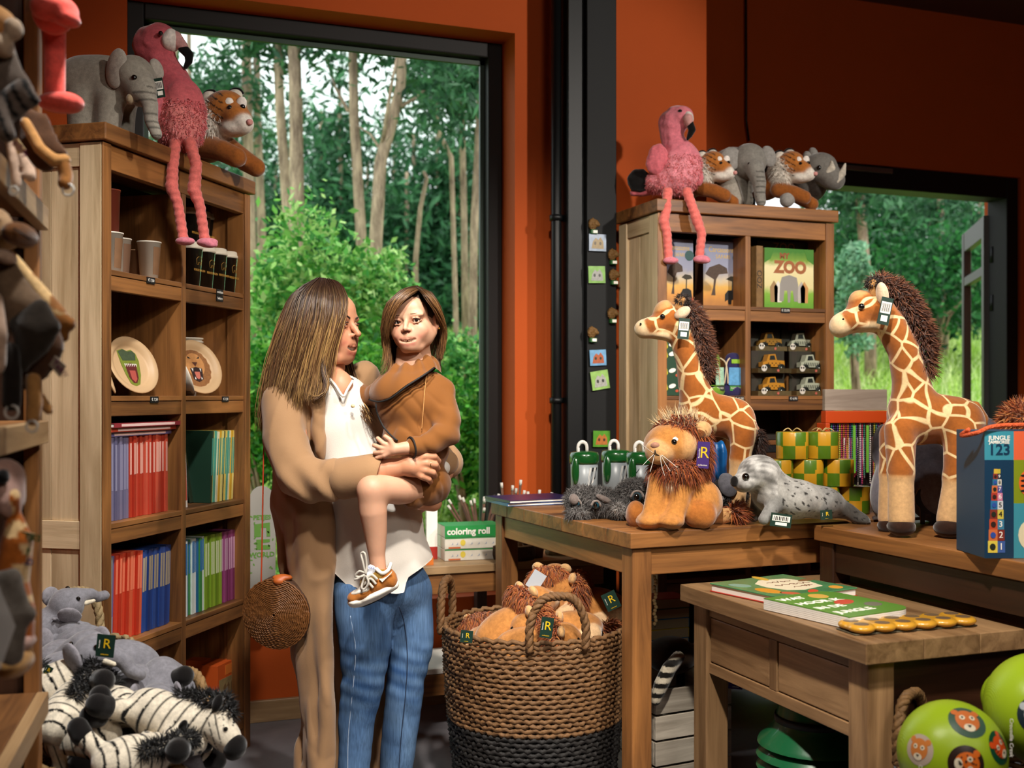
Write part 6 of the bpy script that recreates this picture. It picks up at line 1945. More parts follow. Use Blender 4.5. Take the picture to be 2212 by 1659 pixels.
tag(mk('rope_coil', *s_xf(s_join(*[s_tube([(0.10 * (1 - .05 * k) * math.cos(a / 20 * 6.283) + .004 * math.sin(a * 3.1), 0.05 * math.sin(a / 20 * 6.283), 0.012 + k * 0.02) for a in range(20)], 0.0115, 7, closed=True) for k in range(2)]), Matrix.Translation(p)), plain('rope_beige', '#8f7a52', 0.9, var=0.5, scale=80, bump=1.0)), 'coiled beige rope with tag on the bench under the main table', 'rope')
p = W(566, 1255, D_y(566, 4.40))
t = thing('display_board', 'grey arched display board with green lettering leaning at the window', 'sign', (p.x, p.y, 0.57), RL(0), )
hb, wb = 0.385, 0.052
out = [(-wb, 0), (wb, 0), (wb, hb - wb)] + [(wb * math.cos(a), hb - wb + wb * 1.25 * math.sin(a)) for a in [math.pi * i / 14 for i in range(1, 14)]] + [(-wb, hb - wb)]
mk('board', *s_prism(out, 0, 0.008), plain('board_grey', '#9a958c', 0.6), t, smooth=False)
gp_ = plain('board_green', '#5c8a34', 0.6)
for i, (s_, z_, sz) in enumerate((('PETJES', .275, .024), ('WORLD', .13, .026))):
 text('lettering', t, s_, sz, (0.0, -0.001, z_), FRONT, gp_, bold=0.001)
for pl in ([(-.03, .2), (-.03, .25), (.03, .255), (.032, .2), (.018, .2), (.016, .235), (-.004, .235), (-.004, .2)], [(-.022, .15), (-.022, .19), (.03, .19), (.03, .178), (.0, .176), (.0, .168), (.032, .166), (.032, .15)]):
 flat(t, 'emblem', pl, -0.0004, gp_)
rr = random.Random(4)
for i in range(16):
 x_, z_ = rr.choice((-1, 1)) * rr.uniform(.022, .045), rr.uniform(.03, .34)
 flat(t, 'leaf_print', ell(x_, z_, .006, .003, 6, rr.uniform(0, 180)), -0.0004, gp_)
box('black_foot', t, -wb - .01, wb + .02, -0.03, 0.03, -0.085, 0.0, M_BLACK, 0.002)
t = thing('wall_shelf', 'black wall shelf plate under the arched board at the window', 'shelf', (p.x - 0.02, 4.36, 0), RL(0))
box('shelf_plate', t, -.07, .13, 0, 0.219, 0.462, 0.483, M_BLACK, 0.002)
box('bracket', t, .0, .02, 0.19, 0.219, 0.40, 0.462, M_BLACK, 0.002)
# ---- main table goods
def mt_at(px, py, z=TZ):
 D = D_z(py, z)
 return W(px, py, D)
for i, (c_, lab) in enumerate((('#2a5a9a', 'blue picture book lying lower on the left end of the main table'), ('#2c2452', 'violet picture book lying on the blue one on the main table'))):
 p = mt_at(1160, 1086)
 t = thing('picture_book', lab, 'book', (p.x, p.y, TZ + 0.0012 + i * 0.011), RL(2 + 3 * i))
 box('cover', t, -.16, .13, -.10, .12, 0.0085, 0.0102, plain('cov' + c_, c_, 0.3, var=0.2, scale=12), 0.0005)
 box('cover', t, -.16, .13, -.10, .12, 0.0, 0.0016, plain('cov' + c_, c_, 0.3, var=0.2, scale=12), 0.0005)
 box('spine', t, -.1605, -.159, -.10, .12, 0.0, 0.0102, plain('cov' + c_, c_, 0.3))
 box('pages', t, -.157, .127, -.097, .117, 0.0017, 0.0084, M_PAPER)
def tumbler(label, px, D, kind):
 p = W(px, 1000, D)
 t = thing('drinking_cup', label, 'cup', (p.x, p.y, TZ + 0.001), -YAW)
 t.scale = (1, 1, 1.2)
 s = D / F
 r0 = 31 * s
 mk('cup_wall', *s_lathe([(r0 * .9, 0), (r0 * .97, 0.14), (r0 * .9, 0.14), (r0 * .82, 0.005)], 32), plain('cup_grey', '#8d9498', 0.35), t)
 gm = plain('cup_green', '#0f4a1c', 0.25, coat=0.6)
 mk('lid', *s_lathe([(r0 * 1.0, 0.128), (r0 * 1.04, 0.135), (r0 * 1.04, 0.152), (r0 * .96, 0.162), (r0 * .4, 0.167), (0.001, 0.167)], 32), gm, t)
 v, q, _ = soft([E((-r0 * .66, -r0 * .80, 0.108), (r0 * .30, 0.012, 0.042), rot=(0, 0, -38))], 0.003, 0.01)
 mk('lid_spout', v, q, gm, t)
 R_ = 0.016
 pts = [(-r0 * .45, -r0 * .35, 0.15), (-r0 * .45, -r0 * .35, 0.178)] + [(-r0 * .45 + R_ - R_ * math.cos(a), -r0 * .35, 0.178 + R_ * math.sin(a)) for a in [math.pi * i / 8 for i in range(9)]] + [(-r0 * .45 + 2 * R_, -r0 * .35, 0.165)]
 mk('straw', *s_tube(pts, 0.006, 10), plain('straw_white', '#e4e0da', 0.4), t)
 def wrap(poly, nm, mt, off=0.0006):
  v = []
  n = len(poly)
  for k in (off, off - 0.0025):
   for (a, z) in poly:
    an = math.radians(-90 + a)
    rr = r0 * (.9 + .07 * z / .14) + k
    v.append((rr * math.cos(an), rr * math.sin(an), z))
  f = [tuple(range(n))] + [(i, n + i, n + (i + 1) % n, (i + 1) % n) for i in range(n)]
  return mk(nm, v, f, mt, t, smooth=False)
 wm, bm = plain('cup_print_white', '#d8d6d0', 0.5), M_BLACK
 if kind == 'zebra':
  for k in range(4):
   x = 4 + k * 12
   wrap([(x + 0, 0.045 + .012 * k), (x + 9, 0.05 + .012 * k), (x + 24, 0.118), (x + 16, 0.118)], 'zebra_stripe', bm if k % 2 else wm)
  wrap([(-8, .004), (6, .004), (30, .055), (20, .07), (2, .04)], 'zebra_neck', wm, 0.0012)
  wrap([(0, .004), (5, .004), (20, .05), (15, .055)], 'zebra_stripe', bm, 0.0018)
  wrap([(-24, .01), (-18, .01), (-2, .05), (-6, .055)], 'zebra_stripe', bm, 0.0012)
 else:
  for a in (-14, 20):
   wrap([(a + 8 * math.cos(x), .060 + .010 * math.sin(x)) for x in [i * .785 for i in range(8)]], 'eye_white', wm)
   wrap([(a + 2.5 * math.cos(x), .058 + .0035 * math.sin(x)) for x in [i * .785 for i in range(8)]], 'pupil', bm, 0.0014)
   s = 1 if a < 0 else -1
   wrap([(a - 9, .068 + .005 * s), (a + 9, .068 - .005 * s), (a + 9, .065 - .005 * s), (a - 9, .065 + .005 * s)], 'brow', bm, 0.0014)
  wrap([(-44, .06), (-42, .06), (-30, .10), (-12, .118), (-12, .115), (-28, .097)], 'outline', bm)
 return t
tumbler('grey zebra drinking cup with green lid nearest the orange wall', 1262, 4.02, 'zebra')
tumbler('shaded grey zebra drinking cup with green lid, middle of three', 1330, 4.14, 'zebra')
tumbler('grey elephant-face drinking cup with green lid beside the lion', 1384, 4.00, 'elephant')
p = mt_at(1548, 1100)
t = thing('gift_bag', 'bright blue bag standing behind the sitting lion', 'bag', (p.x, p.y + .02, TZ + .001), -YAW)
v, q, _ = soft([E((0, 0, 0.10), (0.055, 0.03, 0.11)), E((0.01, 0, 0.19), (0.045, 0.02, 0.05))], 0.005, 0.02, warp=lambda P: 0.006 * np.sin(P[:, 0] * 160))
v[:, 2] = np.maximum(v[:, 2], 0.0)
mk('bag_foil', v, q, plain('blue_foil', '#0f5a9a', 0.3, var=0.3, scale=15), t)
def check_mat():
 m, nt, b = nodes('green_yellow_checker')
 tc = N(nt, 'TexCoord')
 sp = N(nt, 'SeparateXYZ')
 L(nt, tc.outputs['Object'], sp.inputs[0])
 at = N(nt, 'Math', operation='ARCTAN2')
 L(nt, sp.outputs[1], at.inputs[0])
 L(nt, sp.outputs[0], at.inputs[1])
 cb = N(nt, 'CombineXYZ')
 m1 = N(nt, 'Math', operation='MULTIPLY')
 m1.inputs[1].default_value = 8 / 6.28318
 m2 = N(nt, 'Math', operation='MULTIPLY')
 m2.inputs[1].default_value = 2 / 0.092
 L(nt, at.outputs[0], m1.inputs[0])
 L(nt, sp.outputs[2], m2.inputs[0])
 L(nt, m1.outputs[0], cb.inputs[0])
 L(nt, m2.outputs[0], cb.inputs[1])
 ck = N(nt, 'TexChecker', Scale=1.0)
 ck.inputs['Color1'].default_value = (*hexc('#b8871c'), 1)
 ck.inputs['Color2'].default_value = (*hexc('#4a6a14'), 1)
 mp = N(nt, 'Mapping')
 mp.inputs['Location'].default_value = (0.3, 0.01, 0.5)
 L(nt, cb.outputs[0], mp.inputs['Vector'])
 L(nt, mp.outputs[0], ck.inputs['Vector'])
 L(nt, ck.outputs['Color'], b.inputs['Base Color'])
 b.inputs['Roughness'].default_value = 0.3
 b.inputs['Coat Weight'].default_value = 0.5
 return m
M_CHK = check_mat()
base = mt_at(1790, 1112)
RW, RH = 0.054, 0.0915
roll0 = None
names = {0: 'bottom', 1: 'middle', 2: 'top'}
ordn = ('first', 'second', 'third', 'fourth')
for row, cnt in ((0, 4), (1, 3), (2, 2)):
 for i in range(cnt):
  off = (i - 1.75) * 0.112 + row * 0.056 - 0.02 - (0.004 if row else 0)
  loc = base + Vector((off * cA, -off * sA * 0.6, 0.03 * 0)) + Vector((0, 0.04, 0))
  loc.z = TZ + 0.001 + row * (RH + 0.0015)
  t = thing('wrapped_roll', 'green and yellow checkered paper roll, %s from the left in the %s row' % (ordn[i], names[row]), 'paper roll', loc, RL(17 * i + 40 * row), 'checkered paper rolls')
  mk('roll', *s_xf(s_lathe([(RW * .97, -RH / 2), (RW, -RH / 2 + .003), (RW, RH / 2 - .003), (RW * .97, RH / 2)], 36), Matrix()), M_CHK, t, loc=(0, 0, RH / 2))
  for k in range(4):
   a = k * 1.57 + .5
   v, f = [], []
   for j in range(3):
    an = a + (j - 1) * .06
    for zz in (-.008, .008):
     v.append(((RW + .0005) * math.cos(an), (RW + .0005) * math.sin(an), RH * .55 + zz))
   mk('small_square', v, [(0, 2, 3, 1), (2, 4, 5, 3)], plain('sq%d' % (k % 2), ['#b8871c', '#4a6a14'][k % 2], 0.3), t)
  if row == 2:
   mk('ribbon_bow', *s_xf(s_join(*[s_tube(smooth_path([(0, 0, 0), (.02 * math.cos(a), .02 * math.sin(a), .012), (.04 * math.cos(a), .04 * math.sin(a), .003)], 4), 0.002, 5) for a in (0.3, 1.9, 3.6, 5.0)]), Matrix.Translation((0, 0, RH))), plain('raffia', '#a8905c', 0.8), t)
p = mt_at(1850, 1070)
RKZ = .062
rk2 = thing('bracelet_rack', 'orange wooden rack with pale header hung with beaded bracelets', 'display rack', (p.x, p.y, TZ + .001), RL(-3))
s_ = D_z(1070, TZ) / F
rw = 78 * s_
box('header_board', rk2, -rw, rw, 0, 0.02, 0.340, 0.425, 'grey', 0.002)
box('orange_rail', rk2, -rw, rw, -0.006, 0.03, 0.29, 0.339, plain('orange_lacquer', '#c24410', 0.4), 0.003)
box('orange_side', rk2, -rw, -rw + .02, -0.006, 0.06, 0.0, 0.29, plain('orange_lacquer', '#c24410', 0.4), 0.003)
box('orange_side', rk2, rw - .02, rw, -0.006, 0.06, 0.0, 0.29, plain('orange_lacquer', '#c24410', 0.4), 0.003)
box('back_board', rk2, -rw + .02, rw - .02, 0.05, 0.058, 0.0, 0.29, M_BLACK)
rr = random.Random(9)
bc_ = ['#c03a5a', '#d8d0c8', '#3a8a7a', '#8a2a3a', '#c87a2a', '#5a3a8a', '#2a2a2a', '#b8b83a']
for i in range(26):
 x_ = -rw + .026 + (2 * rw - .052) * i / 25
 ln = rr.uniform(.2, .27)
 c0, c1 = rr.sample(bc_, 2)
 st_ = thing_part = mk('bead_strand', *s_tube([(x_, 0.012 + rr.uniform(-.006, .012), 0.23), (x_ + rr.uniform(-.003, .003), 0.012, 0.29 - ln * .6), (x_ + rr.uniform(-.006, .006), 0.012, 0.29 - ln)], 0.0026, 5), plain('strand' + c0, c0, 0.6), rk2)
 bd = [s_ball((x_, 0.009, 0.285 - k * .0085), 0.0036, 6, 4) for k in range(int(ln / .0085) - 1)]
 mk('beads', *s_join(*bd), plain('beads' + c1, c1, 0.35), st_)
for x_ in (-.012, .05):
 box('green_tag', rk2, x_ - .006, x_ + .006, -0.004, -0.002, 0.09, 0.28, plain('tag_lime', '#6fb83a', 0.5))
p = mt_at(2003, 1133)
ce = thing('cutout_elephant', 'dark blue plywood elephant cut-out between the giraffe legs', 'toy', (p.x, p.y, TZ + .001), -YAW)
s_ = D_z(1133, TZ) / F
ol = [(-13, 0), (-15, 34), (-24, 44), (-26, 58), (-18, 74), (-6, 78), (6, 72), (16, 78), (26, 72), (28, 56), (20, 44), (18, 0), (10, 0), (8, 22), (-4, 22), (-5, 0)]
mk('plywood', *s_prism([(a * s_, b_ * s_) for a, b_ in ol], 0, 0.006), plain('ply_navy', '#131a30', 0.45, var=0.4, scale=60), ce, smooth=False)
mk('ear', *s_prism(ell(12 * s_, 58 * s_, 15 * s_, 17 * s_, 18), -0.004, 0), plain('ply_navy2', '#1c2440', 0.45), ce, smooth=False)
mk('pale_edge', *s_tube([(a * s_ * 1.03, 0.003, b_ * s_ * 1.02) for a, b_ in ol], 0.0016, 5, closed=True), plain('ply_edge', '#8a7458', 0.7), ce)
mk('blue_side', *s_prism([(a * s_, b_ * s_) for a, b_ in [(22, 10), (34, 20), (40, 44), (32, 56), (24, 50)]], 0.012, 0.018), plain('ply_blue', '#2a62b0', 0.45), ce, smooth=False)
p = mt_at(2118, 1152)
cf = thing('cutout_flamingo', 'small orange flamingo cut-out beside the jungle box', 'toy', (p.x, p.y, TZ + .001), -YAW)
ol = [(-2, 0), (6, 0), (6, 4), (2, 4), (4, 24), (10, 30), (14, 44), (8, 54), (-2, 54), (-10, 46), (-26, 34), (-24, 28), (-8, 32), (-4, 26), (-6, 4)]
mk('plywood', *s_prism([(a * s_, b_ * s_) for a, b_ in ol], 0, 0.005), plain('ply_orange', '#d8761c', 0.45), cf, smooth=False)
mk('white_edge', *s_tube([(a * s_ * 1.04, 0.0025, b_ * s_ * 1.03) for a, b_ in ol], 0.0018, 5, closed=True), M_PAPER, cf)
p = mt_at(2127, 1207)
jb = thing('jungle_box', 'tall blue stacking cube box lettered JUNGLE JAMBOREE 123', 'box', (p.x, p.y, TZ + .001), -YAW + RL(2))
JH, s_ = 0.312, 2.727 / F
box('carton', jb, 0, 0.22, 0.001, 0.16, 0, JH, plain('jb_core', '#1a3f5a', 0.4), 0.001)
w1_ = 64 * s_
tl, nv, og, ol_ = plain('jb_teal', '#3a8a9c', 0.35), plain('jb_navy', '#14354f', 0.35), plain('jb_coral', '#d8603c', 0.35), plain('jb_olive', '#7c8a1c', 0.35)
JT = JH - 62 * s_
box('teal_panel', jb, 0, w1_, 0, 0.001, JT, JH, tl)
box('navy_panel', jb, 0, w1_, 0, 0.001, 0, JT, nv)
box('coral_panel', jb, w1_, 2 * w1_, 0, 0.001, JT, JH, og)
box('olive_panel', jb, w1_, 2 * w1_, 0, 0.001, JT - 94 * s_, JT, ol_)
box('teal_panel', jb, w1_, 2 * w1_, 0, 0.001, 0, JT - 94 * s_, tl)
text('lettering', jb, 'JUNGLE', 0.0155, (w1_ * .5, -.0006, JH - 15 * s_), FRONT, M_PAPER, bold=.0003)
text('lettering', jb, 'JAMBOREE', 0.0108, (w1_ * .5, -.0006, JH - 24 * s_), FRONT, M_PAPER, bold=.0002)
text('lettering', jb, '123', 0.037, (w1_ * .5, -.0006, JH - 41 * s_), FRONT, nv, bold=.0008)
cols_ = ['#d8c24a', '#c86a3a', '#b8482a', '#7a3024', '#2a6a9a', '#a83a2a', '#c86a3a', '#2a6a8a', '#8a3a2c', '#c8a83a']
zb = 12 * s_
for k in range(10):
 h_ = (26 - k * 1.75) * s_
 ww_ = (22 - k * 1.5) * s_
 xx = w1_ * .44
 cu = box('printed_cube', jb, xx - ww_ * .95, xx, -.0006, 0, zb, zb + h_, plain('cube%d' % k, cols_[k], 0.4))
 c2 = box('printed_cube', jb, xx, xx + ww_ * .75, -.0006, 0, zb, zb + h_ * .97, plain('cubeb%d' % k, ['#3a5a9a', '#7a2c24', '#3a7a9a', '#c8b84a', '#c8ccd0', '#c87a9a', '#4a4a8a', '#d8d4c8', '#1c2a3a', '#b8a83a'][k], 0.4))
 if k < 9:
  text('numeral', jb, str(k + 1), h_ * .8, (xx + ww_ * .36, -.0012, zb + h_ * .5), FRONT, M_PAPER if k not in (3, 4, 7) else M_BLACK)
  flat(jb, 'cube_animal', ell(xx - ww_ * .5, zb + h_ * .5, ww_ * .3, h_ * .28, 9), -.0012, plain('can%d' % (k % 3), ['#1c2418', '#2a4a9a', '#2a1a14'][k % 3], 0.5))
 zb += h_
flat(jb, 'tiger_print', ell(w1_ * 1.55, JT - 50 * s_, w1_ * .38, 30 * s_, 16), -.0004, plain('jb_tiger', '#d8642c', 0.4))
for k in range(4):
 flat(jb, 'tiger_stripe', ell(w1_ * 1.38, JT - (34 + 11 * k) * s_, w1_ * .16, 3 * s_, 8), -.0010, M_BLACK)
flat(jb, 'moon_print', ell(w1_ * 1.6, 50 * s_, w1_ * .45, 34 * s_, 18), -.0004, plain('jb_cream', '#d8cfae', 0.4))
mk('carry_cord', *s_tube(smooth_path([(-.03, 0.02, JH + .004), (-.036, 0.05, JH - .012), (-.02, 0.0, JH - .004), (0.02, -0.004, JH + .012), (.1, 0.0, JH + .016), (.2, 0.0, JH + .018)], 6), 0.0055, 8), plain('orange_cord', '#d85a2a', 0.7, bump=0.8, scale=200), jb)
# ---- small table goods
def st_at(px, py, z=SZ):
 return W(px, py, D_z(py, z))
a_, b_, c_ = st_at(1535, 1278), st_at(1690, 1312), st_at(1905, 1281)
bk = thing('picture_book', 'large green illustrated jungle book lying on the drawer table', 'book', (b_.x, b_.y, SZ + .001), math.atan2(c_.y - b_.y, c_.x - b_.x))
bw, bdp = (c_ - b_).length, (a_ - b_).length
bw = min(bw, .30)
cv_ = plain('jungle_cover', '#4c8a5a', 0.25, var=0.5, scale=14, coat=0.4)
box('pages', bk, .004, bw - .004, .004, bdp - .004, .003, .021, M_PAPER)
box('back_cover', bk, 0, bw, 0, bdp, 0, .003, plain('red_cover', '#b8382a', 0.4), .0008)
box('front_cover', bk, 0, bw, 0, bdp, .021, .0245, cv_, .0008)
tl_ = mk('title_panel', *s_prism([(bw * x, bdp * y) for x, y in ((.34, .28), (.5, .2), (.8, .26), (.88, .5), (.8, .78), (.5, .84), (.32, .7), (.28, .5))], .0245, .0249, 'xy'), plain('panel_cream', '#d9cdb0', 0.5), bk, smooth=False)
for k, (x, y, l_) in enumerate(((.44, .66, .05), (.62, .64, .04), (.42, .5, .07), (.62, .48, .06), (.5, .36, .05), (.66, .36, .03))):
 mk('title_stroke', *s_tube(smooth_path([(bw * x + l_ * u, bdp * y + .008 * math.sin(u * 14 + k), .0252) for u in (0, .2, .4, .6, .8, 1)], 3), .0012, 5), plain('title_brown', '#6a4a34', 0.5), bk)
for i, (x, y, rx, ry, cc) in enumerate(((.16, .35, .09, .16, '#c88a2a'), (.14, .72, .08, .12, '#7a9a8a'), (.5, .1, .1, .05, '#c8482a'), (.85, .14, .08, .07, '#d89a3a'), (.6, .92, .14, .05, '#c8a03a'), (.93, .6, .05, .14, '#7a5a3a'), (.24, .14, .1, .06, '#b85a3a'))):
 mk('cover_animal', *s_prism([(bw * a, bdp * b) for a, b in ell(x, y, rx, ry, 14, 20 * i)], .0245, .0251, 'xy'), plain('cvan%d' % i, cc, 0.4), bk, smooth=False)
a_, b_, c_ = st_at(1702, 1313), st_at(1835, 1361), st_at(2000, 1340)
bk = thing('board_book', 'thick green board book with white letters and tabbed edge on the drawer table', 'book', (b_.x, b_.y, SZ + .001), math.atan2(c_.y - b_.y, c_.x - b_.x) + RL(4))
bw, bdp = (c_ - b_).length * .92, (a_ - b_).length
def rr_poly(w, d, r, n=6):
 out = [(0, 0)] + [(w - r + r * math.cos(t), r + r * math.sin(t)) for t in [-math.pi / 2 + math.pi / 2 * i / n for i in range(n + 1)]] + [(w - r + r * math.cos(t), d - r + r * math.sin(t)) for t in [math.pi / 2 * i / n for i in range(n + 1)]] + [(0, d)]
 return out
for k in range(6):
 mk('board_page', *s_prism(rr_poly(bw * (1 - .0 * k), bdp, .05), .001 + k * .0046, .0050 + k * .0046, 'xy'), M_PAPER, bk, smooth=False)
mk('front_cover', *s_prism(rr_poly(bw, bdp, .05), .0286, .0306, 'xy'), plain('bb_green', '#5c8f38', 0.3, coat=0.3), bk, smooth=False)
for i, s_ in enumerate(('WAT', 'HOOR IK', 'IN DE', 'JUNGLE')):
 text('title', bk, s_, .038, (bw * .05, bdp * (.84 - .22 * i), .0308), (0, 0, 0), M_PAPER, align='LEFT', bold=.001)
for i, (x, y, rx, ry, cc) in enumerate(((.6, .5, .16, .08, '#b8452c'), (.62, .82, .12, .1, '#c8a04a'), (.78, .3, .12, .08, '#6a6a5a'))):
 mk('cover_animal', *s_prism([(bw * a, bdp * b) for a, b in ell(x, y, rx, ry, 14, 15)], .0306, .0311, 'xy'), plain('bban%d' % i, cc, 0.4), bk, smooth=False)
for k in range(4):
 mk('page_tab', *s_prism([(a + bw * .98, b + bdp * (.86 - .2 * k)) for a, b in ell(0, 0, .035, .028, 14)], .012 - k * .002, .016 - k * .002, 'xy'), plain('tab%d' % k, ['#7a80a0', '#a88a94', '#b87a5a', '#b89a6a'][k], 0.4), bk, smooth=False)
a_, b_ = st_at(1848, 1374), st_at(2112, 1353)
bt = thing('sound_bar', 'yellow plastic sound-button strip with round windows beside the board book', 'toy', (a_.x, a_.y, SZ + .001), math.atan2(b_.y - a_.y, b_.x - a_.x))
ln = (b_ - a_).length
v, q, _ = soft(sum([[E((ln * (i + .5) / 6, .018, .013), (ln / 11.0, ln / 11.0, .013)), E((ln * (i + .5) / 6, .06, .013), (ln / 11.5, ln / 11.5, .013))] for i in range(6)], []) + [E((ln / 2, .04, .012), (ln / 2, .03, .010))], .0028, .008)
v[:, 2] = np.clip(v[:, 2], 0, .022)
mk('moulding', v, q, plain('yellow_plastic', '#c9932a', 0.3, coat=0.5), bt)
for i in range(6):
 for y_ in (.018, .06):
  mk('button_window', *s_prism([(ln * (i + .5) / 6 + a, y_ + b) for a, b in ell(0, 0, ln / 19, ln / 21, 16)], .0215, .0226, 'xy'), plain('btn_brown', '#6a5640', 0.3), bt, smooth=False)
box('dark_base', bt, .0, ln, .0, .078, -.0005, .0025, plain('base_grey', '#55503e', 0.6), .001)
# ---- under the tables: hats, crates, balls
p = W(1760, 1560, 3.05)
hat0 = None
for i in range(7):
 z_ = 0.155 + i * 0.032
 t = thing('rain_hat', 'dark green waterproof bucket hat, %s of the nested stack under the drawer table' % ('lowest', 'second', 'third', 'fourth', 'fifth', 'sixth', 'topmost')[i], 'hat', (p.x, p.y, z_), RL(10 * i), 'nested green hats')
 prof = [(0.155, 0.02), (0.150, 0.032), (0.115, 0.066), (0.105, 0.085), (0.095, 0.15), (0.085, 0.172), (0.05, 0.185), (0.001, 0.188)] if i == 6 else [(0.158, 0.018), (0.150, 0.030), (0.120, 0.058), (0.11, 0.066), (0.10, 0.066), (0.115, 0.052), (0.148, 0.024)]
 mk('hat_felt', *s_lathe(prof, 36, cap=False), plain('wax_green', '#116038', 0.35, coat=0.3, bump=0.15, scale=15), t)
 if i == 6:
  mk('hat_band', *s_lathe([(0.1075, 0.076), (0.109, 0.09), (0.106, 0.10), (0.104, 0.088)], 36), M_BLACK, t)
 else:
  mk('chin_cord', *s_tube(smooth_path([(-.15, -.03, .02), (-.165, -.04, -.02), (-.155, -.05, -.06)], 4), .003, 5), M_BLACK, t)
tag(mk('hat_box', *s_join(s_box(p.x - .11, p.x + .11, p.y - .11, p.y + .11, 0, .02), s_box(p.x - .1, p.x + .1, p.y - .1, p.y + .1, .02, .155)), plain('crate_dark', '#2a1c12', 0.8), smooth=False), 'dark box carrying the green hats under the drawer table', 'box')
def crate(label, px, D, w, d, n, rz, z0=0.0, h=0.075):
 p = W(px, 1500, D)
 t = thing('wooden_crate', label, 'crate', (p.x, p.y, z0), rz)
 for k in range(n):
  z = k * (h + .008)
  box('slat', t, -w / 2, w / 2, 0, .012, z, z + h, 'wash', .0015)
  box('slat', t, -w / 2, w / 2, d - .012, d, z, z + h, 'wash', .0015)
  box('slat', t, -w / 2, -w / 2 + .012, .013, d - .013, z, z + h, 'wash', .0015)
  box('slat', t, w / 2 - .012, w / 2, .013, d - .013, z, z + h, 'wash', .0015)
 for sx in (-1, 1):
  for y_ in (.013, d - .035):
   box('corner_post', t, sx * (w / 2 - .024) - .011, sx * (w / 2 - .024) + .011, y_, y_ + .022, 0, n * (h + .008), 'dark', .001)
 box('bottom', t, -w / 2 + .013, w / 2 - .013, .013, d - .013, 0.002, .012, 'wash')
 return t
crate('whitewashed slatted crate with a lemur under the main table', 1500, 3.62, .30, .28, 4, RL(6), 0.05)
for i, (c_, e_) in enumerate((('#b8a888', '#2a7ab0'), ('#b0a080', '#c8b02a'), ('#a89878', '#2a7ab0'), ('#b8a888', '#3a6a3a'), ('#c0b090', '#a02a1c'))):
 p = W(1440, 1380, 3.95)
 t = thing('book', 'thick book lying in the stack left of the drawer table, %s from below' % ('first', 'second', 'third', 'fourth', 'fifth')[i], 'book', (p.x, p.y, .42 + i * .036), RL(3 - i))
 box('pages', t, -.08, .09, 0, .12, 0, .032, plain('pg' + c_, c_, 0.8))
 box('spine', t, .09, .0925, 0, .12, 0, .033, plain('sp' + e_, e_, 0.5))
 box('cover', t, -.08, .0905, 0, .12, .0321, .0345, plain('sp' + (e_ if i < 4 else '#b8321c'), e_ if i < 4 else '#b8321c', 0.5))
tag(box('low_stool', None, W(1440, 1380, 3.95).x - .12, W(1440, 1380, 3.95).x + .14, 3.68, 3.9, 0, .419, 'dark', .003), 'dark low cupboard carrying the stacked books under the main table', 'cupboard')
mk_b = thing('bead_hanger', 'strand of pale wooden beads hanging beside the front leg of the main table', 'beads', W(1415, 1225, 3.5))
mk('beads', *s_join(*[s_ball((0.003 * math.sin(k * 1.7), 0, -k * .0105), .0062, 8, 5) for k in range(18)]), plain('bead_pale', '#b8a070', 0.6), mk_b)
mk('string', *s_tube([(0, 0, .06), (0, 0, -.19)], .001, 5), M_BLACK, mk_b)
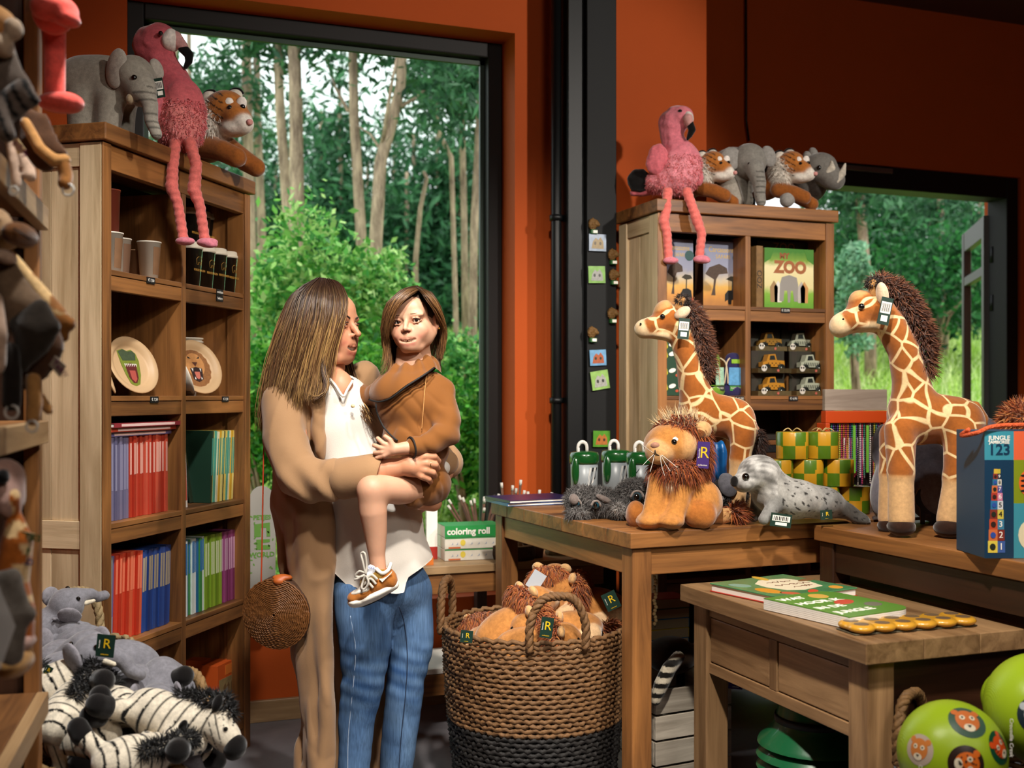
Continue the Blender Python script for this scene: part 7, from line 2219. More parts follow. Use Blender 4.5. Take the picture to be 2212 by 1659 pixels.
def ball(label, px, py, D, rpx, rot, marks):
 c = W(px, py, D)
 r = rpx / F * D
 t = thing('play_ball', label, 'ball', c, None, 'printed play balls', rot=(0, 0, -YAW))
 m, nt, b = nodes('lime_rubber')
 tc = N(nt, 'TexCoord')
 wv = N(nt, 'TexWave', Scale=160.0, Distortion=2.0)
 L(nt, tc.outputs['Object'], wv.inputs['Vector'])
 bp = N(nt, 'Bump', Strength=0.25, Distance=0.001)
 L(nt, wv.outputs['Fac'], bp.inputs['Height'])
 L(nt, bp.outputs['Normal'], b.inputs['Normal'])
 b.inputs['Base Color'].default_value = (*hexc('#9ab820'), 1)
 b.inputs['Roughness'].default_value = 0.35
 mk('rubber', *s_ball((0, 0, 0), r, 48, 32), m, t)
 def patch(nm, u, w, poly, mat, off):
  """poly in units of r around direction (u right, w up) on the camera-facing side"""
  y = -math.sqrt(max(0.02, 1 - u * u - w * w))
  n = Vector((u, y, w)).normalized()
  ax = Vector((0, 0, 1)).cross(n)
  ax = ax.normalized() if ax.length > .01 else Vector((1, 0, 0))
  ax = -ax if ax.x < 0 else ax
  az = n.cross(ax)
  if az.z < 0:
   az = -az
  out = []
  cx_ = sum(p[0] for p in poly) / len(poly)
  cy_ = sum(p[1] for p in poly) / len(poly)
  rings = []
  for sc_ in (1.0, .66, .33):
   for a, b2 in poly:
    p = n + ax * (cx_ + (a - cx_) * sc_) + az * (cy_ + (b2 - cy_) * sc_)
    rings.append(p.normalized() * (r + off))
  k = len(poly)
  p = (n + ax * cx_ + az * cy_).normalized() * (r + off)
  rings.append(p)
  f = [(j * k + i, j * k + (i + 1) % k, (j + 1) * k + (i + 1) % k, (j + 1) * k + i) for j in range(2) for i in range(k)]
  f += [(2 * k + i, 2 * k + (i + 1) % k, 3 * k) for i in range(k)]
  return mk(nm, rings, f, mat, t)
 for (kind, u, w, s, rt) in marks:
  bg = {'leopard': '#2a1a14', 'tiger': '#0f4a30', 'fox': '#3f5a4c', 'panda': '#120e0c', 'zebra': '#1c2a3a', 'lion': '#b8a898'}[kind]
  R = lambda pts: [(s * (a * math.cos(RL(rt)) - b2 * math.sin(RL(rt))), s * (a * math.sin(RL(rt)) + b2 * math.cos(RL(rt)))) for a, b2 in pts]
  patch('print_disc', u, w, R(ell(0, 0, 1, 1, 28)), plain('disc' + kind, bg, 0.35), .0006)
  fc_ = {'leopard': '#d86a1c', 'tiger': '#d8501c', 'fox': '#c8703a', 'panda': '#d8cdb8', 'zebra': '#b8c0c8', 'lion': '#c87a3a'}[kind]
  fm = plain('face' + kind, fc_, 0.35)
  patch('print_face', u, w, R(ell(0, .05, .62, .66, 24)), fm, .0012)
  for g in (-1, 1):
   patch('print_ear', u, w, R(ell(.55 * g, .58, .2, .2, 12)), fm, .0012)
   patch('print_eye', u, w, R(ell(.25 * g, .18, .15, .15, 12)), plain('bcream', '#e3d8bd', 0.4) if kind != 'panda' else M_BLACK, .0018)
   patch('print_pupil', u, w, R(ell(.25 * g, .18, .06, .07, 8)), M_BLACK, .0024)
  patch('print_muzzle', u, w, R(ell(0, -.42, .3, .22, 16)), plain('bcream', '#e3d8bd', 0.4), .0018)
  patch('print_nose', u, w, R([(-.12, -.28), (.12, -.28), (0, -.44)]), M_BLACK, .0024)
  if kind in ('leopard',):
   q = random.Random(3)
   for _ in range(16):
    a, rd = q.uniform(0, 6.28), q.uniform(.15, .55)
    patch('print_spot', u, w, R(ell(rd * math.cos(a), .12 + rd * math.sin(a), .05, .05, 6)), M_BLACK, .0020)
  if kind in ('tiger', 'zebra'):
   for g in (-1, 1):
    for j in range(4):
     patch('print_stripe', u, w, R([(.58 * g, .30 - .2 * j), (.30 * g, .2 - .18 * j), (.56 * g, .22 - .2 * j)]), M_BLACK, .0020)
 text('lettering', t, 'Crocodile Creek', r * .10, (-r * .83, -r * .62, -r * .35), (math.pi / 2, math.pi / 2, RL(-52)), M_PAPER)
 return t
ball('lime green play ball with leopard and tiger face discs in the lower right corner', 2056, 1628, 2.27, 113, 0, [('leopard', -.12, .13, .34, -90), ('tiger', .62, .34, .32, 25), ('fox', .06, .80, .36, -8), ('panda', .28, -.46, .34, 10), ('lion', -.82, .24, .3, 0)])
ball('lime green play ball with zebra disc above the other at the right edge', 2250, 1530, 2.38, 118, 0, [('zebra', -.48, .10, .36, 15), ('leopard', .1, -.6, .34, 0), ('tiger', .3, .5, .34, 0)])
ball('lime green play ball half hidden at the back of the ball basket', 2185, 1510, 2.52, 62, 0, [('tiger', -.5, .15, .5, 170)])
# ------------------------------------------------------------ soft toys and baskets
def toy(name, label, px, py, D, cat='soft toy', group=None):
 f_ = Fr(px, py, D)
 return thing(name, label, cat, f_.loc, None, group), f_
def fur_body(T, prims, vox, k, cols, paint=None, name='body', warp=None, blend=0.6, mat=None):
 v, q, c = soft(prims, vox, k, cols, paint, warp, blend=blend)
 return mk(name, v, q, mat or M_FUR, T, c), v, q, c
def tufts(T, name, v, q, mask, n, ln, wd, cols, grav=0.3, jit=0.35, seed=1, comb=None, segs=2):
 """Long fur rooted on the part of the surface selected by mask."""
 nn = normals(v, q)
 P, Q = v[mask], nn[mask]
 if len(P) == 0:
  return None
 a, t, c = blades(P, Q, n, ln, wd, cols, grav, jit, seed, comb, segs)
 return mk(name, a, t, M_HAIRY, T, c)
def eye(T, p, r):
 e_ = mk('eye', *s_ball(tuple(p), r, 14, 10), M_EYE, T)
 return e_
def hang_tag(T, p, w, h, rot, face=None, txt='R', back=M_CARD, band=None):
 """Shop tag: card with a big yellow letter."""
 t = mk('hang_tag', *s_xf(s_box(-w / 2, w / 2, -.0008, .0008, -h / 2, h / 2), Matrix.Translation(Vector(p)) @ Euler([math.radians(a) for a in rot]).to_matrix().to_4x4()), back, T, smooth=False)
 M_ = Matrix.Translation(Vector(p)) @ Euler([math.radians(a) for a in rot]).to_matrix().to_4x4()
 def put(s, size, dx, dz, m, rz=0):
  MM = M_ @ Matrix.Translation((dx, -.0014, dz)) @ Euler((math.pi / 2, rz, 0)).to_matrix().to_4x4()
  o = text('tag_print', t, s, size, MM.translation, MM.to_euler(), m)
  return o
 if txt == 'bar':
  for i in range(9):
   mk('barcode_bar', *s_xf(s_box(-w * .36 + i * w * .082, -w * .36 + i * w * .082 + w * (.03 + .02 * (i % 2)), -.0016, -.0008, -h * .02, h * .28), M_), M_BLACK, t, smooth=False)
  mk('barcode_label', *s_xf(s_box(-w * .42, w * .42, -.0012, -.0008, -h * .08, h * .34), M_), M_PAPER, t, smooth=False)
  mk('price_sticker', *s_xf(s_box(-w * .25, w * .3, -.0012, -.0008, -h * .38, -h * .16), M_), M_PAPER, t, smooth=False)
 else:
  put('R', h * .60, w * .08, h * .08, M_YEL)
  put('Ravensden', h * .085, -w * .34, h * .06, M_PAPER, -math.pi / 2)
  put('collection', h * .09, 0, -h * .38, M_YEL if back is M_CARD else M_PAPER)
 return t
M_PURP = plain('tag_purple', '#3a1f6a', 0.5)
GREY = ['#8d867a', '#6f695f', '#a8a095', '#4c463f', '#b8ada0']
# ---- standing elephant on the left bookcase
T, f = toy('elephant_plush', 'large grey plush elephant standing on the left bookcase', 225, 296, 3.47)
pr = [f.e(190, 190, .04, 72, .105, 68, 0), f.e(235, 185, .03, 62, .10, 62, 0), f.e(290, 168, -.03, 44, .078, 47, 0), f.e(302, 200, -.06, 28, .05, 30, 0)]
pr += f.ch([(312, 190, -.075, 23), (324, 225, -.10, 17), (327, 262, -.10, 14), (338, 290, -.105, 12)], 0)
pr += f.ch([(178, 220, -.03, 34), (176, 294, -.03, 27)], 0) + f.ch([(238, 215, -.04, 31), (232, 294, -.04, 25)], 0) + f.ch([(196, 220, .11, 30), (196, 294, .11, 26)], 1) + f.ch([(268, 215, .07, 26), (266, 294, .07, 23)], 1)
def trunk_lines(P, c):
 z0 = f(0, 195)[2]
 m = (P[:, 0] > f(312, 0)[0]) & (P[:, 2] < z0) & (np.sin((P[:, 2] - z0) * 2 * math.pi / f.r(15)) > .80)
 c[m] *= .35
 return c
ob, v, q, c = fur_body(T, pr, .006, .03, GREY, trunk_lines)
for (x, y, d, rx, rd, rz, ry) in ((252, 148, -.085, 26, .016, 44, 10), (338, 150, .02, 11, .03, 24, -12)):
 v_, q_, c_ = soft([f.e(x, y, d, rx, rd, rz, 2, (0, ry, -18))], .005, .01, GREY)
 mk('ear', v_, q_, M_FUR, T, c_)
eye(T, f(290, 168, -.108), f.r(6.5))
mk('mouth', *soft([f.e(283, 214, -.088, 10, .02, 13, 0, (0, 25, 0))], .004, .01)[:2], plush_mat('mouth_tan', '#a08c70'), T)
hang_tag(T, f(344, 190, -.05), f.r(20), f.r(42), (0, -10, 0), txt='bar')
# ---- flamingos
def flamingo(label, f, T, body, neck, head, white, beak, black, eyep, legs, feet, wings=(), tails=(), cols=('#cc6468', '#c05a62', '#de8580')):
 PAL = [cols[0], cols[1], cols[2], '#e8dcd6', '#d8a0a0', '#14100f', '#d8625e', '#e08a94']
 pr = [f.e(*b) for b in body] + f.ch(neck, 1) + [f.e(*h) for h in head]
 ob, v, q, c = fur_body(T, pr, .0055, .03, PAL, warp=lambda P: .004 * vnoise(P, 60, 3))
 zc = f(0, body[0][1])[2]
 tufts(T, 'down_feathers', v, q, v[:, 2] < zc + f.r(40), 4200, .011, .0018, ['#d46a6c', '#e08084', '#cc5c60', '#e49496'], .6, 1.0, 3)
 mk('face_patch', *soft([f.e(*w) for w in white], .004, .008)[:2], plush_mat('face_white', '#e6ddd4'), T)
 mk('beak', *soft(f.ch(beak), .0035, .008)[:2], plush_mat('beak_pink', '#c99490'), T)
 mk('beak_tip', *soft(f.ch(black), .0035, .008)[:2], plush_mat('beak_black', '#120f0e'), T)
 eye(T, f(*eyep), f.r(5))
 for w, bl in wings:
  mk('wing', *soft([f.e(*w)], .005, .01, warp=lambda P: .004 * vnoise(P, 70, 4))[:2], plush_mat('beak_black', '#120f0e') if bl else plush_mat('wing_pink', '#d06a74'), T)
 for lg, ft in zip(legs, feet):
  lo = mk('leg', *soft(f.ch(lg), .0045, .012, warp=lambda P: .0012 * np.sin(P[:, 2] * 260))[:2], plush_mat('leg_coral', '#dc7068'), T)
  mk('foot', *soft([f.e(*e_) for e_ in ft], .004, .010)[:2], plush_mat('foot_rose', '#d07a88'), T)
 return v, q
T, f = toy('flamingo_plush', 'pink plush flamingo with dangling legs on the left bookcase', 390, 296, 3.70)
flamingo('', f, T, [(388, 262, .02, 50, .085, 52, 2), (395, 235, .02, 44, .075, 55, 0), (388, 292, .0, 44, .07, 34, 2)], [(322, 105, .02, 32), (345, 135, .02, 33), (372, 170, .02, 34), (392, 215, .02, 42)],
         [(334, 92, .02, 40, .055, 37, 1), (350, 85, .01, 30, .05, 28, 1)], [(372, 87, .0, 15, .046, 24), (364, 92, .0, 13, .046, 20)], [(378, 84, .0, 17), (394, 100, .0, 12), (402, 112, .0, 9)],
         [(395, 104, .0, 11), (408, 118, .0, 10), (408, 132, 0, 8), (401, 145, 0, 5)], (347, 72, -.052), [[(378, 308, -.05, 13), (373, 360, -.07, 12), (371, 405, -.08, 13.5), (384, 440, -.075, 11), (396, 515, -.07, 11)], [(410, 308, -.05, 13), (424, 355, -.07, 12), (419, 410, -.08, 14), (432, 445, -.075, 11), (442, 515, -.07, 11)]],
         [[(400, 521, -.085, 21, .025, 9)], [(445, 524, -.085, 20, .026, 10), (458, 522, -.085, 13, .012, 6), (456, 530, -.09, 14, .012, 5)]], [((340, 232, -.04, 14, .05, 42, 0, (0, 8, 0)), 0)])
T, f = toy('flamingo_plush', 'pink plush flamingo with black wing tip on the right bookcase', 1465, 436, 4.66)
flamingo('', f, T, [(1466, 372, .06, 48, .08, 48, 2), (1472, 345, .06, 40, .07, 36, 0), (1432, 392, .08, 40, .07, 26, 7)], [(1446, 268, .06, 24), (1450, 295, .06, 24), (1462, 325, .06, 30)],
         [(1462, 258, .06, 28, .05, 28, 0), (1474, 252, .05, 22, .045, 20, 0)], [(1485, 258, .03, 13, .045, 17)], [(1486, 256, .0, 11), (1490, 268, .0, 8)], [(1490, 266, .0, 8), (1495, 280, 0, 8), (1490, 292, 0, 6), (1485, 301, 0, 3)], (1469, 241, .008),
         [[(1442, 415, -.06, 11), (1440, 450, -.085, 10), (1434, 478, -.09, 11), (1441, 505, -.085, 9.5), (1444, 556, -.08, 9.5)], [(1484, 415, -.06, 11), (1496, 448, -.085, 10), (1505, 474, -.09, 11.5), (1516, 505, -.085, 9.5), (1511, 552, -.08, 9.5)]],
         [[(1449, 563, -.09, 17, .024, 8)], [(1515, 560, -.09, 18, .024, 9), (1526, 563, -.095, 9, .012, 5)]],
         [((1420, 345, .02, 24, .03, 34, 0, (0, 12, 0)), 0), ((1506, 375, .05, 12, .03, 28, 0, (0, -8, 0)), 0), ((1382, 391, .10, 27, .04, 25, 0, (0, 20, 0)), 1), ((1395, 412, .12, 34, .03, 12, 0, (0, -10, 0)), 0)], cols=('#d67a86', '#d0727e', '#e2909a'))
# ---- tigers: built once on the left bookcase, copied to the right one
T, f = toy('tiger_plush', 'plush tiger lying at the window end of the left bookcase', 488, 300, 4.02, group='plush tigers on the bookcases')
TP = ['#a8662c', '#ded6ca', '#c98a44', '#141010', '#8a4f20', '#c99088']
pr = [f.e(488, 238, -.02, 46, .075, 42, 0), f.e(512, 252, -.06, 30, .05, 26, 0), f.e(528, 268, -.08, 20, .04, 19, 1), f.e(505, 280, -.06, 28, .05, 16, 1), f.e(455, 262, .0, 32, .08, 45, 1), f.e(440, 310, .08, 50, .10, 42, 4), f.e(465, 300, .0, 30, .07, 36, 1)]
pr += f.ch([(440, 318, -.05, 24), (480, 326, -.08, 23), (510, 340, -.09, 22)], 4) + f.ch([(495, 322, .02, 24), (530, 348, -.02, 22), (553, 362, -.03, 20)], 4)
def tiger_paint(P, c):
 X = lambda px: f(px, 0)[0]
 Z = lambda py: f(0, py)[2]
 h = (P[:, 2] > Z(285))
 st = np.sin((P[:, 0] * .8 + P[:, 2] * 1.3) * 2 * math.pi / f.r(21) + 1.5 * vnoise(P, 30, 2)) > .82
 m = h & st & (P[:, 0] < X(497)) & (P[:, 0] > X(452))
 c[m] = C3('#141010')
 return c
fur_body(T, pr, .006, .022, TP, tiger_paint)
v_, q_, c_ = soft([f.e(458, 262, -.02, 30, .07, 48, 1)], .007, .02, TP)
tufts(T, 'cheek_fur', v_, q_, v_[:, 1] < .05, 1400, .03, .002, ['#e4ddd2', '#cfc6ba', '#d8d0c4'], .6, .4, 5)
for (x, y, d) in ((452, 212, -.03), (507, 208, .05)):
 mk('ear', *soft([f.e(x, y, d, 17, .022, 15, 0, (0, -20, 0))], .0045, .01)[:2], plush_mat('tiger_ear', '#d8cec0'), T)
 mk('ear_rim', *s_tube(smooth_path(f.path([(x - 15, y + 2, d + .012), (x - 6, y - 12, d + .012), (x + 9, y - 14, d + .012), (x + 17, y - 4, d + .012)]), 5), f.r(5), 7), plush_mat('beak_black', '#120f0e'), T)
for (x, y, d) in ((495, 228, -.082), (523, 226, -.07)):
 ew = mk('eye_patch', *soft([f.e(x - 2, y - 2, d, 12, .012, 16, 0, (0, 15, 0))], .004, .01)[:2], plush_mat('face_white', '#e6ddd4'), T)
 mk('eye', *s_ball(tuple(f(x + 1, y + 5, d - .015)), f.r(6), 12, 8), M_EYE, ew)
mk('nose', *soft([f.e(539, 264, -.110, 8, .012, 7)], .004, .008)[:2], plush_mat('nose_pink', '#c98c86'), T)
tg = T
for (px_, py_, D_, s_, lab) in ((1535, 395, 4.86, .80, 'plush tiger half hidden behind the right flamingo'), (1703, 398, 5.0, .86, 'plush tiger lying between elephant and rhino on the right bookcase')):
 dup(tg, loc=W(px_, py_, D_), scale=s_, label=lab)
# ---- elephant and rhino on the right bookcase
T, f = toy('elephant_plush', 'small grey plush elephant lying between two tigers on the right bookcase', 1615, 440, 4.86)
pr = [f.e(1585, 375, .14, 58, .12, 56, 0), f.e(1618, 348, .0, 38, .07, 38, 0)] + f.ch([(1630, 365, -.06, 20), (1640, 395, -.08, 15), (1641, 420, -.085, 12), (1644, 436, -.09, 11)], 0) + f.ch([(1572, 400, .02, 24), (1588, 432, .0, 18)], 2) + f.ch([(1600, 400, .06, 22), (1610, 434, .05, 17)], 1)
def tl2(P, c):
 z0 = f(0, 372)[2]
 m = (P[:, 0] > f(1622, 0)[0]) & (P[:, 2] < z0) & (np.sin((P[:, 2] - z0) * 2 * math.pi / f.r(11)) > .75)
 c[m] *= .4
 return c
fur_body(T, pr, .006, .02, ['#7f7b74', '#5f5a52', '#948d82', '#4c463f'], tl2)
for (x, y, d, rx, rz, ry) in ((1578, 343, -.03, 24, 26, 14), (1660, 338, -.0, 16, 24, -16)):
 mk('ear', *soft([f.e(x, y, d, rx, .018, rz, 0, (0, ry, 0))], .005, .01)[:2], plush_mat('ear_grey', '#8f8b86'), T)
eye(T, f(1619, 355, -.072), f.r(5))
T, f = toy('rhino_plush', 'grey plush rhino with two pale horns at the end of the right bookcase', 1770, 440, 5.05)
pr = [f.e(1745, 395, .12, 42, .11, 45, 0), f.e(1772, 362, .0, 36, .07, 32, 0), f.e(1796, 385, -.03, 30, .055, 25, 0, (0, 30, 0))]
fur_body(T, pr, .006, .025, ['#77736d', '#5f5a52'])
for (a, b_) in (((1790, 372), (1797, 349)), ((1806, 390), (1826, 354))):
 mk('horn', *soft(f.ch([(a[0], a[1], -.06, 10), ((a[0] + b_[0]) / 2 + 3, (a[1] + b_[1]) / 2 + 3, -.07, 8), (b_[0], b_[1], -.07, 2.5)]), .0045, .01)[:2], plush_mat('horn_cream', '#c9c0b0'), T)
for x, y in ((1745, 340), (1757, 332)):
 mk('ear', *soft([f.e(x, y, .02, 10, .02, 14, 0, (0, -20, 0))], .0045, .01)[:2], plush_mat('ear_grey', '#8f8b86'), T)
eye(T, f(1769, 362, -.068), f.r(5))
mk('paw', *soft(f.ch([(1710, 418, -.1, 18), (1700, 432, -.12, 16)]), .006, .01)[:2], plush_mat('ear_grey', '#8f8b86'), T)
# ---- giraffes
def giraffe_mat():
 m, nt, b = nodes('giraffe_coat')
 at = N(nt, 'Attribute', attribute_name='col')
 tc = N(nt, 'TexCoord')
 vo = N(nt, 'TexVoronoi', feature='DISTANCE_TO_EDGE', Scale=15.0)
 nz = N(nt, 'TexNoise', Scale=7.0, Detail=1.0)
 mxv = N(nt, 'Mix', data_type='RGBA', blend_type='LINEAR_LIGHT')
 mxv.inputs['Factor'].default_value = 0.02
 L(nt, tc.outputs['Object'], mxv.inputs['A'])
 L(nt, nz.outputs['Color'], mxv.inputs['B'])
 L(nt, tc.outputs['Object'], nz.inputs['Vector'])
 L(nt, mxv.outputs['Result'], vo.inputs['Vector'])
 rp = N(nt, 'ValToRGB')
 rp.color_ramp.elements[0].position = 0.038
 rp.color_ramp.elements[0].color = (*hexc('#e3c592'), 1)
 rp.color_ramp.elements[1].position = 0.07
 rp.color_ramp.elements[1].color = (*hexc('#96551f'), 1)
 L(nt, vo.outputs['Distance'], rp.inputs['Fac'])
 mx = N(nt, 'Mix', data_type='RGBA')
 L(nt, at.outputs['Alpha'], mx.inputs['Factor'])
 L(nt, at.outputs['Color'], mx.inputs['A'])
 L(nt, rp.outputs['Color'], mx.inputs['B'])
 no = N(nt, 'TexNoise', Scale=70.0, Detail=5.0, Roughness=.7)
 L(nt, tc.outputs['Object'], no.inputs['Vector'])
 hv = N(nt, 'HueSaturation')
 mr = N(nt, 'MapRange')
 mr.inputs['From Min'].default_value = .25
 mr.inputs['From Max'].default_value = .75
 mr.inputs['To Min'].default_value = .78
 mr.inputs['To Max'].default_value = 1.2
 L(nt, no.outputs['Fac'], mr.inputs['Value'])
 L(nt, mr.outputs[0], hv.inputs['Value'])
 L(nt, mx.outputs['Result'], hv.inputs['Color'])
 L(nt, hv.outputs['Color'], b.inputs['Base Color'])
 b.inputs['Roughness'].default_value = .95
 b.inputs['Sheen Weight'].default_value = .3
 b.inputs['Specular IOR Level'].default_value = .15
 return m
M_GIR = giraffe_mat()
def giraffe(T, f, patterned, plainp, mane, horns, ears, eyep, hooves, tail, tagp):
 cols = ['#c98a48', '#dcbf95', '#b88a58', '#c9a070']
 pr = patterned + plainp
 v, q, c = soft(pr, .0058, .022, cols, blend=.6)
 D1 = np.min([dist(p, v[:, 0], v[:, 1], v[:, 2]) for p in patterned], 0)
 D2 = np.min([dist(p, v[:, 0], v[:, 1], v[:, 2]) for p in plainp], 0)
 al = np.clip((D2 - D1) / .006 + .5, 0, 1)
 me = mk('body', v, q, M_GIR, T, c)
 a = me.data.color_attributes['col']
 cc = np.ones((len(v), 4), dtype=np.float32)
 cc[:, :3] = c
 cc[:, 3] = al
 a.data.foreach_set('color', cc.ravel())
 mv, mq, _ = soft(f.ch(mane), .006, .01)
 tufts(T, 'mane', mv, mq, np.ones(len(mv), bool), 5200, .034, .0022, ['#5a3220', '#6e4028', '#48281a', '#7d4c30'], .25, .6, 7, comb=(.5, 0, .1), segs=3)
 for h in horns:
  ho = mk('horn', *soft(f.ch(h), .0045, .008)[:2], plush_mat('horn_tan', '#a87a48'), T)
  e_ = h[-1]
  kv, kq, _ = soft([f.e(e_[0], e_[1], e_[2], 13, .02, 11)], .005, .01)
  tufts(T, 'horn_tuft', kv, kq, np.ones(len(kv), bool), 420, .012, .0016, ['#1c100a', '#2c1a10'], .1, .6, 9)
 for e_ in ears:
  mk('ear', *soft([f.e(*e_)], .0045, .008)[:2], plush_mat('giraffe_ear', '#cbb093'), T)
 for (a_, b_, c_, r_) in eyep:
  eye(T, f(a_, b_, c_), f.r(r_))
 for h in hooves:
  mk('hoof', *soft([f.e(*h)], .005, .012)[:2], plush_mat('hoof_brown', '#2c1a12'), T)
 tv, tq, _ = soft(f.ch(tail[0]), .0055, .01)
 mk('tail', tv, tq, plush_mat('tail_tan', '#a8662c'), T)
 bv_, bq_, _ = soft([f.e(*tail[1])], .007, .01)
 tufts(T, 'tail_tuft', bv_, bq_, np.ones(len(bv_), bool), 1200, .03, .0022, ['#3c1e12', '#2c150c'], .6, .4, 8)
 hang_tag(T, f(*tagp[:3]), f.r(tagp[3]), f.r(tagp[4]), tagp[5], txt='bar')
T, f = toy('giraffe_plush', 'large plush giraffe standing on the right display table', 1990, 1160, 3.2)
giraffe(T, f, [f.e(1872, 668, -.0, 42, .052, 33, 0, (0, -12, 0)), f.e(1842, 690, -.01, 28, .042, 22, 0), f.e(2020, 905, .02, 88, .085, 54, 0), f.e(1972, 900, .02, 52, .085, 62, 0), f.e(2078, 918, .02, 46, .08, 56, 0)] +
  f.ch([(1898, 672, .0, 34), (1925, 705, .0, 33), (1952, 757, .0, 33), (1966, 819, .01, 38), (1976, 880, .02, 50)], 0) + f.ch([(1945, 930, -.03, 34), (1946, 1010, -.045, 29)], 0) + f.ch([(2078, 940, -.03, 38), (2070, 1022, -.045, 31)], 0) + f.ch([(1930, 940, .075, 30), (1926, 1010, .085, 26)], 0) + f.ch([(2092, 940, .08, 32), (2090, 1015, .09, 28)], 0),
  [f.e(1815, 704, -.0, 23, .040, 26, 1), f.e(1862, 704, -.0, 40, .040, 14, 1), f.e(1856, 645, .0, 20, .03, 18, 2)] + f.ch([(1946, 1035, -.045, 27), (1947, 1120, -.05, 28)], 3) + f.ch([(2068, 1045, -.045, 30), (2053, 1122, -.06, 29)], 3) + f.ch([(1924, 1035, .085, 24), (1922, 1118, .085, 25)], 3) + f.ch([(2088, 1040, .09, 26), (2080, 1118, .09, 26)], 3),
  [(1900, 610, .0, 13), (1935, 626, .0, 15), (1962, 655, .0, 16), (1985, 700, .0, 16), (1998, 750, .0, 15), (2003, 800, .0, 9)],
  [[(1888, 640, -.02, 11), (1885, 612, -.02, 10)], [(1895, 636, .05, 10), (1900, 610, .05, 9)]], [(1906, 636, -.05, 13, .020, 27, 0, (0, -8, 0)), (1918, 640, .05, 10, .02, 22)], [(1861, 662, -.050, 7), (1822, 690, -.037, 3)],
  [(1947, 1138, -.055, 30, .042, 20), (2050, 1141, -.07, 32, .044, 21), (1922, 1136, .08, 26, .038, 19), (2080, 1136, .085, 28, .04, 19)],
  ([(2105, 880, .05, 14), (2122, 905, .06, 13), (2120, 935, .06, 10)], (2118, 950, .06, 14, .02, 24)), (1912, 672, -.075, 25, 58, (0, 12, 0)))
T, f = toy('giraffe_plush', 'smaller plush giraffe with raised head behind the sitting lion', 1545, 1118, 3.64)
giraffe(T, f, [f.e(1440, 690, -.0, 34, .048, 26, 0, (0, -25, 0)), f.e(1412, 702, -.01, 22, .038, 18, 0), f.e(1548, 898, .02, 66, .075, 46, 0), f.e(1510, 890, .02, 42, .075, 48, 0), f.e(1594, 912, .02, 38, .07, 48, 0)] +
  f.ch([(1458, 700, .0, 27), (1474, 735, .0, 26), (1486, 780, .0, 26), (1497, 830, .01, 32), (1512, 880, .02, 42)], 0) + f.ch([(1606, 930, -.03, 30), (1600, 985, -.04, 22)], 0) + f.ch([(1498, 920, -.03, 28), (1496, 1000, -.04, 22)], 0) + f.ch([(1616, 935, .06, 26), (1616, 990, .07, 20)], 0),
  [f.e(1389, 711, -.0, 19, .036, 20, 1, (0, -10, 0)), f.e(1425, 724, -.0, 32, .036, 10, 1, (0, 10, 0)), f.e(1432, 664, .0, 20, .03, 14, 2, (0, -35, 0))] + f.ch([(1598, 1000, -.04, 21), (1588, 1095, -.045, 21)], 3) + f.ch([(1496, 1015, -.04, 21), (1496, 1095, -.045, 21)], 3) + f.ch([(1616, 1000, .07, 19), (1612, 1095, .07, 20)], 3),
  [(1484, 662, .0, 9), (1500, 685, .0, 12), (1512, 720, .0, 13), (1522, 762, .0, 13), (1526, 800, .0, 9)],
  [[(1466, 664, -.02, 9), (1474, 648, -.02, 8)]], [(1474, 676, -.045, 20, .018, 12, 0, (0, -35, 0))], [(1431, 684, -.046, 6), (1384, 700, -.034, 2.5)],
  [(1588, 1106, -.05, 24, .036, 15), (1496, 1106, -.05, 24, .036, 15)], ([(1606, 878, .03, 11), (1622, 905, .04, 10), (1630, 935, .04, 10)], (1634, 955, .04, 12, .02, 26)), (1477, 710, -.07, 24, 44, (0, 5, 0)))
# ---- sitting lion
T, f = toy('lion_plush', 'plush lion cub with long whiskers sitting at the front of the main table', 1450, 1140, 3.42)
LP = ['#b5793c', '#e0cdb0', '#8a3f18', '#a5642c', '#c99a66']
pr = [f.e(1446, 962, -.02, 56, .085, 47, 0), f.e(1424, 980, -.085, 28, .045, 24, 4), f.e(1412, 968, -.095, 16, .03, 14, 4), f.e(1476, 966, -.05, 26, .05, 34, 4), f.e(1468, 1050, .02, 52, .095, 62, 0), f.e(1452, 1040, -.05, 26, .05, 34, 1), f.e(1510, 1085, .02, 50, .10, 52, 0)]
pr += f.ch([(1425, 1035, -.05, 24), (1415, 1085, -.075, 23), (1405, 1122, -.09, 22)], 0) + f.ch([(1470, 1040, -.06, 27), (1466, 1090, -.085, 24), (1452, 1122, -.11, 21)], 0)
pr += [f.e(1400, 1126, -.10, 26, .05, 15, 0), f.e(1448, 1126, -.12, 28, .05, 14, 0), f.e(1374, 1112, .0, 22, .045, 29, 3), f.e(1512, 1112, -.07, 37, .045, 32, 3)]
pr += f.ch([(1545, 1118, .06, 18), (1575, 1112, .04, 16)], 4)
ob, v, q, c = fur_body(T, pr, .0052, .02, LP, warp=lambda P: .003 * vnoise(P, 55, 2))
mn, mq, _ = soft([f.e(1470, 930, .02, 52, .08, 30), f.e(1502, 975, .03, 26, .08, 52), f.e(1458, 1012, -.03, 48, .085, 24)], .006, .02)
tufts(T, 'mane', mn, mq, np.ones(len(mn), bool), 7500, .034, .0024, ['#7a3414', '#8a3f18', '#9a4c20', '#6a2a10', '#a55a28'], .9, .75, 6, segs=3)
tufts(T, 'crown_fur', mn, mq, mn[:, 2] > f(0, 920)[2], 260, .05, .0015, ['#d8bf98', '#c8a878'], .1, .5, 9, comb=(-.3, 0, .8), segs=3)
